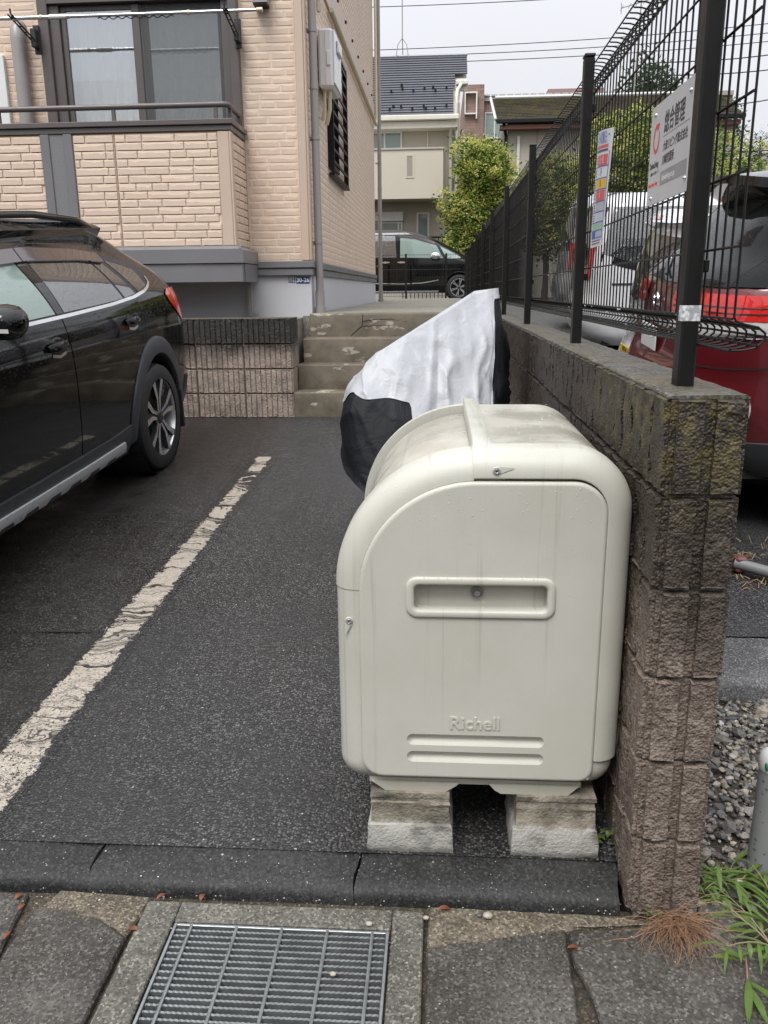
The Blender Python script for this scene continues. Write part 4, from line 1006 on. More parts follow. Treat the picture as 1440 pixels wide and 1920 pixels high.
# ---------------------------------------------------------------- black mesh fence on the wall, with its signs
def fence():
    f = thing('mesh_fence', 'black welded-wire fence with curled edges standing on the block wall', 'fence', (.519,1.85,1.126))
    mt = M['black_metal']
    zt = 1.126
    ys = [1.846, 3.335, 5.24, 7.21, 9.22, 11.2, 13.2, 15.2, 17.2, 19.2]
    for i, y in enumerate(ys):
        p = part('post', MB().box(.504,.540,y-.0255,y+.0255,zt-.004,2.128,.004), mt, f)
        part('post_cap', MB().box(.5025,.5415,y-.027,y+.027,2.129,2.140,.003), M['black_plastic'], p)
        part('clamp', MB().box(.5405,.552,y-.02,y+.02,1.36,1.385,.002), mt, p); part('clamp', MB().box(.5405,.552,y-.02,y+.02,1.95,1.975,.002), mt, p)
        if i == 0:
            t = NT('aged_reflective_tape'); n = t.noise(90,5); tm = t.done(t.mix(t.ramp(n,.42,.6), (.34,.35,.36), (.72,.73,.74)), .45)
            mb = MB(); mb.box(.5035,.5405,1.8192,1.8202,1.262,1.294); mb.box(.5026,.5038,1.8202,1.846,1.262,1.294); part('tape', mb, tm, p)
    X = .549
    prof = [(X,1.213,),(X+.022,1.2135),(X+.046,1.219),(X+.060,1.232),(X+.060,1.245),(X+.046,1.256),(X+.020,1.262),(X+.004,1.268),(X,1.276),
            (X,2.052),(X+.004,2.060),(X+.020,2.066),(X+.046,2.072),(X+.060,2.083),(X+.060,2.096),(X+.046,2.108),(X+.022,2.115),(X,2.116)]
    mb = MB(); mb.tube([(x-X,0,z-1.213) for x, z in prof], .0024, 6); wire = mb.mesh('upright_wire', smooth=True); wire.materials.append(mt)
    mb = MB(); mb.tube([(x-X,0,z-1.213) for x, z in prof], .0024, 4, cap=False); lo = mb
    hz = [(X-.004,1.213),(X+.046,1.222),(X+.062,1.2385),(X+.046,1.2535),(X-.004,1.272)] + [(X-.004,1.272+.1305*k) for k in range(1,7)] + [(X+.046,2.075),(X+.062,2.0895),(X+.046,2.1055),(X-.004,2.116)]
    y0 = 1.640; rest = MB(); nw = 0; bounds = [y0]+ys[1:]+[20.4]
    # panels: long rails, then the uprights one by one (the nearest 300), the rest joined
    y = y0; pitch = .0500; rnd = random.Random(8)
    while y < 20.35:
        if nw < 220:
            inst('upright_wire', wire, f, (X, y, 1.213)); nw += 1
        else:
            n0 = len(rest.v); rest.v.extend([(a+X, b+y, c+1.213) for a, b, c in lo.v]); rest.f.extend([tuple(i+n0 for i in q) for q in lo.f]); rest.m.extend([0]*len(lo.f))
        y += pitch
    part('distant_wires', rest, mt, f, kind='stuff')
    segs = [(1.637,5.18),(5.19,9.2),(9.21,13.2),(13.21,20.35)]
    for a, b in segs[:2]:
        for x, z in hz: part('rail_wire', MB().tube([(x,a,z),(x,b,z)], .0027, 6), mt, f, smooth=True)
    mb = MB()
    for a, b in segs[2:]:
        for x, z in hz: mb.tube([(x,a,z),(x,b,z)], .0027, 4)
    part('distant_wires', mb, mt, f, kind='stuff')
    # rain drops hanging from the lower wires
    mb = MB(); t = NT('rain_water'); wm = t.done((.85,.87,.88), .02, spec=1.)
    for _ in range(60):
        x, z = rnd.choice(hz[:8]); yy = rnd.uniform(1.64,4.6); r = rnd.uniform(.0022,.0038)
        mb.lathe([(0,r),(r*.7,r*.6),(r,-.1*r),(r*.7,-r*.8),(0,-r*1.2)], 6, (x,yy,z-.004))
    part('rain_drop', mb, wm, f, smooth=True, kind='stuff')
fence()

def signs():
    # management sign, bolted flat on the wires, facing the bin
    XS = .5415
    t = NT('brushed_sign_plate'); n = t.noise(4,3,t.pos((1,3,.4))); pl = t.done(t.mix(n, (.42,.42,.43), (.50,.50,.51)), .42, spec=.4)
    ink = plain('sign_ink', (.03,.03,.032), .5); red = plain('sign_red', (.62,.045,.035), .45); grey = plain('sign_grey', (.24,.24,.245), .5); wh = plain('sign_white', (.72,.72,.72), .5)
    y0, y1, z0, z1 = 2.000, 2.375, 1.537, 1.775     # reads from y1 (left) to y0 (right)
    s = solo('company_sign', MB().box(XS-.0015,XS+.0015,y0,y1,z0,z1,.0007), pl, 'square silver company sign with red ring logo bolted to the fence beside the near post', 'sign', (XS,(y0+y1)/2,z0))
    ex, ey = (0,-1,0), (0,0,1); W = y1-y0
    K = 1.07
    Zs = lambda z: z0+(z-1.524)*K
    def put(txt, u, z, size, mat, name='lettering', bold=.0, align='LEFT', sx=1.):
        part(name, place(text_mb(txt, size*K, .0002, bold, align, sx), (XS-.0018, y1-u*K, Zs(z)), ex, ey), mat, s)
    put('総合管理', .126, 1.690, .050, ink, 'heading', .0008, sx=.84)
    part('rule', MB().box(XS-.0019,XS-.0015,y0+.018,y1-.130,Zs(1.6645),Zs(1.6665)), grey, s)
    put('大和リビング株式会社', .128, 1.641, .0235, ink, bold=.0003, sx=.85); put('川崎営業所', .128, 1.612, .0235, ink, bold=.0003, sx=.85)
    part('grey_band', MB().box(XS-.0019,XS-.0015,y0+.016,y1-.128,Zs(1.560),Zs(1.590)), grey, s); put('daiwaliving.co.jp', .134, 1.575, .019, wh, sx=.9)
    put('DaiwaLiving', .012, 1.613, .0205, ink, bold=.0003, sx=.82); put('大和ハウスグループ', .022, 1.594, .0085, ink, sx=1.); put('Daiwa House Group', .010, 1.570, .0135, red, sx=.75)
    # red ring logo, open at the top right like two strokes meeting
    O = []; I = []; nn = 40
    for i in range(nn+1):
        a = R(62+330*i/nn); k = 1.0+.10*math.sin(a*1.0+.6)
        w = .0085*(1-.55*(i/nn > .93)*(i/nn-.93)/.07)
        O.append((.058+(.0245*k+w*.5)*math.cos(a), 1.668+(.0285*k+w*.5)*math.sin(a))); I.append((.058+(.0245*k-w*.5)*math.cos(a), 1.668+(.0285*k-w*.5)*math.sin(a)))
    mb = MB(); mb.grid([[(XS-.0020,y1-u*K,Zs(z)) for u, z in O],[(XS-.0020,y1-u*K,Zs(z)) for u, z in I]], flip=True)
    mb.poly([(XS-.0021,y1-u*K,Zs(z)) for u, z in ((.060,1.690),(.064,1.699),(.072,1.704),(.080,1.703),(.079,1.694),(.072,1.688))]); part('ring_logo', mb, red, s)
    for u, z in ((.045,1.752),(W-.02,1.745),(.048,1.553),(W-.02,1.566)):
        mb = MB(); mb.lathe([(0,-.0065),(.003,-.006),(.0052,-.0035),(.0055,-.0015)], 12, (XS,y1-u,z), 'x'); part('bolt', mb, M['steel'], s, smooth=True)
    # narrow waste collection notice tied to the wires
    XN = .538; paper = plain('notice_paper', (.62,.63,.66), .5, var=.04)
    cols = {k: plain('notice_'+k, c, .5) for k, c in dict(red=(.60,.10,.10), yellow=(.72,.42,.015), blue=(.06,.12,.45), grey=(.42,.44,.45), green=(.30,.50,.36), ink=(.08,.08,.12), pale=(.50,.53,.62)).items()}
    A = np.array([[3.157,1.850],[2.871,1.820],[2.979,1.472],[3.198,1.471]])      # corners TL TR BR BL as (y,z)
    def P(u, v, d=0.):
        p = (1-v)*((1-u)*A[0]+u*A[1]) + v*((1-u)*A[3]+u*A[2]); bow = .012*math.sin(math.pi*u)*(1-v)
        return (XN-bow-d, p[0], p[1])
    mb = MB(); mb.grid([[P(u,v) for u in np.linspace(0,1,9)] for v in np.linspace(0,1,17)]); mb.grid([[P(u,v,-.0006) for u in np.linspace(0,1,9)] for v in np.linspace(0,1,17)], flip=True)
    s2 = solo('paper_notice', mb, paper, 'narrow laminated notice with red, white and yellow boxes tied on the fence', 'notice', (XN,3.05,1.47), smooth=True)
    def patch(name, u0, u1, v0, v1, mat, d=.0006):
        m = MB(); m.grid([[P(u,v,d) for u in np.linspace(u0,u1,5)] for v in np.linspace(v0,v1,4)]); part(name, m, cols[mat], s2)
    rowsv = [(.205,.295,'red'),(.310,.395,None),(.410,.49,'yellow'),(.505,.595,'red'),(.61,.685,'grey'),(.70,.775,'pale'),(.79,.85,'green'),(.86,.915,'blue')]
    patch('blue_border', .90, .925, .18, .95, 'blue'); patch('heading_line', .12,.85,.125,.150,'red'); patch('heading_line', .12,.85,.160,.180,'ink')
    for v0, v1, m in rowsv:
        if m == 'blue': patch('printed_box', .08,.40,v0,v1,m); patch('printed_box', .45,.86,v0,v1,'grey')
        elif m == 'green': patch('printed_box', .08,.86,v0,v1,m)
        elif m: patch('printed_box', .30,.86,v0,v1,m)
        patch('blue_rule', .06,.90,v1+.002,v1+.010,'blue',.0008)
        if m not in ('blue','green'):
            for k in range(3): patch('small_print', .11,.22,v0+.012+.022*k,v0+.022+.022*k,'ink',.0008)
    def lay(txt, u, v, size, mat, sx=.8):
        m = text_mb(txt, size, 0, .0002, 'CENTER', sx); o = Vector(P(u,v,.0012)); ex = (Vector(P(u+.1,v,.0012))-o).normalized(); ey = (Vector(P(u,v-.03,.0012))-o).normalized()
        m.v = [tuple(o+ex*x+ey*y) for x, y, z in m.v]; part('lettering', m, mat, s2)
    wht = plain('notice_white', (.75,.75,.75), .5)
    lay('ごみ収集日', .5,.07,.042,cols['blue']); lay('火・金', .58,.25,.026,wht); lay('月', .58,.352,.026,cols['ink']); lay('水', .58,.45,.026,cols['ink']); lay('木', .58,.55,.026,wht)
    for v in (.94,.965): patch('small_print', .1,.8,v,v+.010,'ink')
    for u, v in ((.86,.05),(.1,.1)): 
        q = P(u,v); part('tie', MB().tube([(q[0]-.004,q[1],q[2]),(X_W,q[1],q[2]+.004)], .002, 5), M['black_plastic'], s2)
X_W = .549
signs()
# ---------------------------------------------------------------- cars
class Body:
    """car body as stacked plan outlines. local frame: +x forward (0 at the rear bumper), +y left, z up"""
    def __init__(s, tab, bow=.06, tuck=.045):
        # rows: z, half width, rear u, front u, rear corner radius, front corner radius
        s.T = np.array(tab, float); s.bow = bow; s.tuck = tuck; s.cache = {}
        s.H = s.T[-1,0]
    def par(s, z):
        T = s.T; k = np.clip(np.searchsorted(T[:,0], z)-1, 0, len(T)-2); z0, z1 = T[k,0], T[k+1,0]; f = min(max((z-z0)/(z1-z0),0),1)
        # catmull-rom for smooth flanks
        a = T[max(k-1,0)]; b = T[k]; c = T[k+1]; d = T[min(k+2,len(T)-1)]
        def tang(p,q,r): 
            h0 = max(q[0]-p[0],1e-6); h1 = max(r[0]-q[0],1e-6); s0 = (q-p)/h0; s1 = (r-q)/h1
            m = np.where(s0*s1 > 0, 2*s0*s1/np.where(s0+s1 == 0, 1, s0+s1), 0); return m
        h = z1-z0; mb = tang(a,b,c) if k > 0 else (c-b)/h; mc = tang(b,c,d) if k < len(T)-2 else (c-b)/h
        h00=2*f**3-3*f*f+1; h10=f**3-2*f*f+f; h01=-2*f**3+3*f*f; h11=f**3-f*f
        return h00*b+h10*h*mb+h01*c+h11*h*mc
    def half(s, z):
        """left half outline from rear centre to front centre, with arc length"""
        key = round(z,5)
        if key in s.cache: return s.cache[key]
        _, w, ur, uf, rr, rf = s.par(z); rr = min(rr, w*.95); P = []
        n = 18
        for i in range(n): P.append((ur, (w-rr)*i/n))
        for i in range(n+1):
            a = math.pi/2*i/n; P.append((ur+rr-rr*math.cos(a), w-rr+rr*math.sin(a)))
        m = 60
        for i in range(1, m): P.append((ur+rr+(uf-rf-ur-rr)*i/m, w))
        for i in range(n+1):
            a = math.pi/2*i/n; P.append((uf-rf+rf*math.sin(a), w-rf+rf*math.cos(a)))
        for i in range(1, n+1): P.append((uf, (w-rf)*(1-i/n)))
        P = np.array(P); 
        P[:,0] += s.bow*(P[:,1]/w)**2*np.exp(-(P[:,0]-ur)/.35) - s.bow*1.4*(P[:,1]/w)**2*np.exp(-(uf-P[:,0])/.5)
        P[:,1] -= s.tuck*np.exp(-(P[:,0]-ur)/.75)*(P[:,1]/w)       # gentle tuck-in of the tail
        L = np.concatenate([[0], np.cumsum(np.hypot(*np.diff(P, axis=0).T))])
        s.cache[key] = (P, L); return P, L
    def at_s(s, d, z, side=1):
        P, L = s.half(z); return np.array([np.interp(d, L, P[:,0]), side*np.interp(d, L, P[:,1]), z])
    def s_of_u(s, u, z):
        P, L = s.half(z); k = np.argmax(P[:,1]); return np.interp(u, np.maximum.accumulate(P[:, 0]+np.arange(len(P))*1e-9), L)
    def s_of_y(s, y, z):
        P, L = s.half(z); k = np.argmax(P[:,1]); return np.interp(abs(y), P[:k+1,1], L[:k+1])
    def nrm(s, d, z, side=1):
        e = .012; zc = min(max(z, s.T[0,0]+e), s.H-e)
        a = s.at_s(max(d-e,0), z, side); b = s.at_s(d+e, z, side)
        # tangent up the flank at the same u (or y): use nearest outline point in slice above
        def near(q, zz):
            P, L = s.half(zz); j = np.argmin((P[:,0]-q[0])**2+(P[:,1]-abs(q[1]))**2); return np.array([P[j,0], side*P[j,1], zz])
        q = s.at_s(d, zc, side)
        p0, p1 = s.half(zc-e), s.half(zc+e)
        f = d/p0[1][-1] if False else None
        u0 = np.array([np.interp(d,p0[1],p0[0][:,0]), side*np.interp(d,p0[1],p0[0][:,1]), zc-e]); u1 = np.array([np.interp(d,p1[1],p1[0][:,0]), side*np.interp(d,p1[1],p1[0][:,1]), zc+e])
        t1 = b-a; t2 = u1-u0; n = np.cross(t1, t2)*side; n = n*1.0
        n = -n if np.dot(n, np.array([q[0]-2.2,q[1],0])) < 0 else n
        return n/np.linalg.norm(n)
    def pt(s, d, z, off=0., side=1):
        p = s.at_s(d, z, side); return tuple(p+s.nrm(d, z, side)*off) if off else tuple(p)
    def side_pt(s, u, z, off=0., side=1): return s.pt(s.s_of_u(u, z), z, off, side)
    def rear_pt(s, y, z, off=0.): return s.pt(s.s_of_y(y, z), z, off, 1 if y >= 0 else -1)
def lerp_poly(pts, n):
    """resample a polyline evenly in its length"""
    P = np.array(pts, float); L = np.concatenate([[0], np.cumsum(np.hypot(*np.diff(P,axis=0).T))]); t = np.linspace(0, L[-1], n)
    return np.stack([np.interp(t, L, P[:,0]), np.interp(t, L, P[:,1])], 1)
def ruled(fn, top, bot, off, n=14, m=6, back=None):
    """patch lying on a body surface between two (u,z) curves; with a rim of depth back"""
    a = lerp_poly(top, n); b = lerp_poly(bot, n); mb = MB()
    def row(t, o): return [fn(*(a[i]*(1-t)+b[i]*t), o) for i in range(n)]
    G = [row(j/m, off) for j in range(m+1)]
    mb.grid(G)
    if back is not None:
        e = [fn(*a[i], back) for i in range(n)]; mb.grid([e, G[0]]); e2 = [fn(*b[i], back) for i in range(n)]; mb.grid([G[-1], e2])
        mb.grid([[fn(*(a[0]*(1-j/m)+b[0]*j/m), back) for j in range(m+1)], [r[0] for r in G]], flip=True); mb.grid([[r[-1] for r in G], [fn(*(a[-1]*(1-j/m)+b[-1]*j/m), back) for j in range(m+1)]], flip=True)
    return mb
def strip(fn, pts, w, off, n=30):
    P = lerp_poly(pts, n); mb = MB(); A = []; B = []
    for i in range(n):
        t = P[min(i+1,n-1)]-P[max(i-1,0)]; t = t/np.linalg.norm(t); nn = np.array([-t[1],t[0]])*w*.5
        A.append(fn(*(P[i]+nn), off)); B.append(fn(*(P[i]-nn), off))
    mb.grid([A,B]); return mb
def fix(o):
    import bmesh
    bm = bmesh.new(); bm.from_mesh(o.data); bmesh.ops.recalc_face_normals(bm, faces=bm.faces); bm.to_mesh(o.data); bm.free(); return o
def body_shell(B, wheels, wr, zs, nside=90):
    """both flanks, tail and nose; faces inside the wheel arches are left out"""
    mb = MB(); rows = []
    for z in zs:
        P, L = B.half(z); k = np.argmax(P[:,1] >= P[:,1].max()-1e-9)
        n1 = 12; n2 = nside; n3 = 12
        # fixed parametrisation so the arches stay round
        _, w, ur, uf, rr, rf = B.par(z)
        sc = B.s_of_u(ur+rr+.02, z); se = B.s_of_u(uf-rf-.02, z)
        ss = np.concatenate([np.linspace(0, sc, n1, endpoint=False), np.linspace(sc, se, n2, endpoint=False), np.linspace(se, L[-1], n3)])
        rows.append([B.at_s(d, z) for d in ss])
    def keep(q):
        c = sum(q)/4
        return all((c[0]-wu)**2+(c[2]-wz)**2 > wr*wr or abs(c[1]) < .55 for wu, wz in wheels)
    for sd in (1,-1):
        R_ = [[np.array([p[0],sd*p[1],p[2]]) for p in r] for r in rows]
        n0 = len(mb.v)
        for r in R_: mb.v.extend([tuple(p) for p in r])
        nv = len(R_[0])
        for i in range(len(R_)-1):
            for j in range(nv-1):
                q = [R_[i][j],R_[i][j+1],R_[i+1][j+1],R_[i+1][j]]
                if keep(q):
                    f = (n0+i*nv+j, n0+i*nv+j+1, n0+(i+1)*nv+j+1, n0+(i+1)*nv+j); mb.f.append(f if sd < 0 else f[::-1]); mb.m.append(0)
    L_ = rows[-1]; top = [tuple(p) for p in L_]+[(p[0],-p[1],p[2]) for p in L_[::-1][1:-1]]
    # roof cap as strips between left and right
    G = [[(p[0], p[1]*k, p[2]+.012*(1-k*k)) for k in (1,.6,.2,-.2,-.6,-1)] for p in L_[6:-6]]
    mb.grid(G, flip=True)
    return mb
def paint(name, col, rough=.12, flake=0., coat=1., metallic=0., drops=0.):
    t = NT(name); v = t.co(); n = t.noise(6,3,v)
    c = t.mix(n, tuple(x*.94 for x in col), tuple(min(1,x*1.06) for x in col)); nr = t.bump(t.noise(2.2,2,v), .04, .02)
    if drops:
        vo = t.n('TexVoronoi', {'Scale': 75., 'Vector': v}); sc = t.n('SeparateColor', {0: vo.outputs['Color']}).outputs
        g = t.n('NewGeometry').outputs['Normal']; up = t.ramp(t.n('SeparateXYZ', {0: g}).outputs[2], -.1, .5)
        d = t.math('MULTIPLY', t.math('MULTIPLY', t.ramp(vo.outputs['Distance'], .38, .16), t.ramp(sc[0], .55, .6)), t.math('ADD', t.math('MULTIPLY', up, .8), .12))
        nr = t.bump(d, drops, .004, nr)
    t.set(t.b.inputs['Coat Roughness'], .03)
    return t.done(c, rough if not metallic else .35, nr, metallic, .5, coat)
def glass_paint(name, col=(.016,.018,.019), spec=1., drops=.5, ior=2.05):
    t = NT(name); v = t.co(); vo = t.n('TexVoronoi', {'Scale': 110., 'Vector': v}); sc = t.n('SeparateColor', {0: vo.outputs['Color']}).outputs
    d = t.math('MULTIPLY', t.ramp(vo.outputs['Distance'], .40, .15), t.ramp(sc[0], .6, .65))
    m = t.done(col, .03, t.bump(d, drops, .003), spec=spec); t.set(t.b.inputs['IOR'], ior); return m
M['car_glass_dark'] = glass_paint('black_rear_glass', (.006,.007,.007), .25, .5, 1.35); M['gloss_black'] = paint('black_car_paint', (.004,.0043,.0045), .05, coat=0., drops=.35); M['car_glass'] = glass_paint('dark_car_glass'); M['car_glass_green'] = glass_paint('pale_car_glass', (.20,.27,.24), .8, .35, 1.6)
M['cladding'] = plain('grey_black_cladding', (.035,.037,.041), .5, var=.15, scale=9, bump=.25, bscale=260)
M['silver_plastic'] = plain('silver_sill_trim', (.58,.59,.60), .32, var=.06, scale=4, metallic=.25)
M['chrome'] = plain('chrome', (.8,.8,.8), .1, metallic=1., var=.03)
M['tyre'] = plain('tyre_rubber', (.016,.016,.017), .6, var=.25, scale=14, bump=.3, bscale=90)
M['tail_red'] = paint('red_tail_lamp', (.55,.015,.012), .08); M['tail_clear'] = paint('clear_lamp', (.62,.60,.58), .06)
M['visor'] = paint('smoked_visor', (.040,.018,.018), .1, coat=.8)
M['wheel_dark'] = plain('dark_alloy', (.05,.05,.052), .35, metallic=.5, var=.1); M['wheel_bright'] = plain('machined_alloy', (.62,.62,.62), .25, metallic=.8, var=.05)
M['underbody'] = plain('underbody', (.012,.012,.012), .8)

def wheel(parent, u, y, z, r, w, side, style=5, rim=.66):
    """wheel on the flank: tyre, barrel and spokes; axle along y"""
    g = MB(); s = side
    pr = [(r*rim,-w*.42),(r*.72,-w*.5),(r*.90,-w*.50),(r*.965,-w*.44),(r,-w*.30),(r,w*.30),(r*.965,w*.44),(r*.90,w*.50),(r*.72,w*.5),(r*rim,w*.42)]
    g.lathe(pr, 48, (u,y,z), 'y'); tw = part('wheel', g, M['tyre'], parent, smooth=True, ang=35)
    g = MB()
    for k in range(3): 
        h = (-.16+.16*k)*w; g.lathe([(r*1.0008,h-.004),(r*1.0015,h),(r*1.0008,h+.004)], 48, (u,y,z), 'y')
    part('tread_groove', g, M['underbody'], tw, kind='stuff')
    fy = y+s*w*.43
    g = MB(); g.lathe([(r*rim*1.03,s*w*.46),(r*rim*.965,s*w*.46),(r*rim*.94,s*w*.40),(r*rim*.90,-s*w*.35)], 48, (u,y,z), 'y'); part('rim', g, M['wheel_bright'], tw, smooth=True, ang=30)
    g = MB(); g.lathe([(0,s*w*.05),(r*.60,s*w*.02)], 32, (u,y,z), 'y'); part('brake_disc', g, M['underbody'], tw)
    R0 = r*rim*.96
    for k in range(style):
        a0 = 2*math.pi*k/style+.3
        g = MB(); d = MB()
        def P(rad, ang, h): return (u+rad*math.cos(ang), fy+s*h, z+rad*math.sin(ang))
        if style == 5:       # wide forked spokes with dark centres
            for sg in (-1,1):
                q = [P(R0*.18,a0+sg*.60,-.004),P(R0*.50,a0+sg*.27,.002),P(R0*1.0,a0+sg*.36,.008),P(R0*1.0,a0+sg*.20,.008),P(R0*.58,a0+sg*.07,.002),P(R0*.20,a0+sg*.12,-.004)]
                qb = [(p[0],p[1]-s*.03,p[2]) for p in q]
                g.poly(q if (sg*s > 0) else q[::-1])
                for i in range(6): d.poly([q[i],q[(i+1)%6],qb[(i+1)%6],qb[i]])
            q = [P(R0*.18,a0-.5,-.012),P(R0*1.0,a0-.24,-.010),P(R0*1.0,a0+.24,-.010),P(R0*.18,a0+.5,-.012)]; d.poly(q if s > 0 else q[::-1])
        else:
            for sg in (-1,1):
                q = [P(R0*.14,a0+sg*.35,-.004),P(R0*1.0,a0+sg*.15,.006),P(R0*1.0,a0+sg*.05,.006),P(R0*.2,a0+sg*.02,-.004)]; qb = [(p[0],p[1]-s*.025,p[2]) for p in q]
                g.poly(q if (sg*s > 0) else q[::-1])
                for i in range(4): d.poly([q[i],q[(i+1)%4],qb[(i+1)%4],qb[i]])
        sp = part('spoke', g, M['wheel_bright'], tw); part('spoke_side', d, M['wheel_dark'], tw)
    g = MB(); g.lathe([(0,s*.006),(R0*.12,s*.005),(R0*.16,s*.001),(R0*.22,-s*.012)], 20, (u,fy,z), 'y'); part('hub_cap', g, M['wheel_dark'], tw, smooth=True, ang=35)
    for k in range(5):
        a = 2*math.pi*k/5+.3+math.pi/5; g = MB(); g.lathe([(0,s*.004),(R0*.035,s*.003),(R0*.04,-s*.01)], 8, (u+R0*.25*math.cos(a),fy-s*.01,z+R0*.25*math.sin(a)), 'y'); part('wheel_nut', g, M['wheel_dark'], tw)
    return tw
def arch(parent, B, u, z, r0, r1, side, mat, off, name='arch_flare', a0=-8, a1=188):
    fn = lambda uu, zz, o: B.side_pt(uu, max(zz, B.T[0,0]+.005), o, side)
    mb = MB(); rows = []
    for rr, o in ((r0*.985,-.06),(r0,off*.6),(r0+.006,off),(r1-.012,off),(r1,off*.55),(r1+.003,-.004)):
        rows.append([fn(u+rr*math.cos(R(a)), z+rr*math.sin(R(a)), o) for a in np.linspace(a0,a1,44)])
    mb.grid(rows, flip=(side > 0)); return fix(part(name, mb, mat, parent, smooth=True, ang=40))
def well(parent, u, z, r, side, y0=.45, y1=.86):
    mb = MB(); mb.lathe([(0,side*y0),(r,side*y0),(r,side*y1)], 32, (u,0,z), 'y'); return part('wheel_well', mb, M['underbody'], parent)
def tilt(o, loc, ang):
    """stand on the sloping ground"""
    m = Matrix.Translation(loc) @ Matrix.Rotation(math.atan(KS), 4, 'X') @ Matrix.Rotation(ang, 4, 'Z')
    o.matrix_world = m

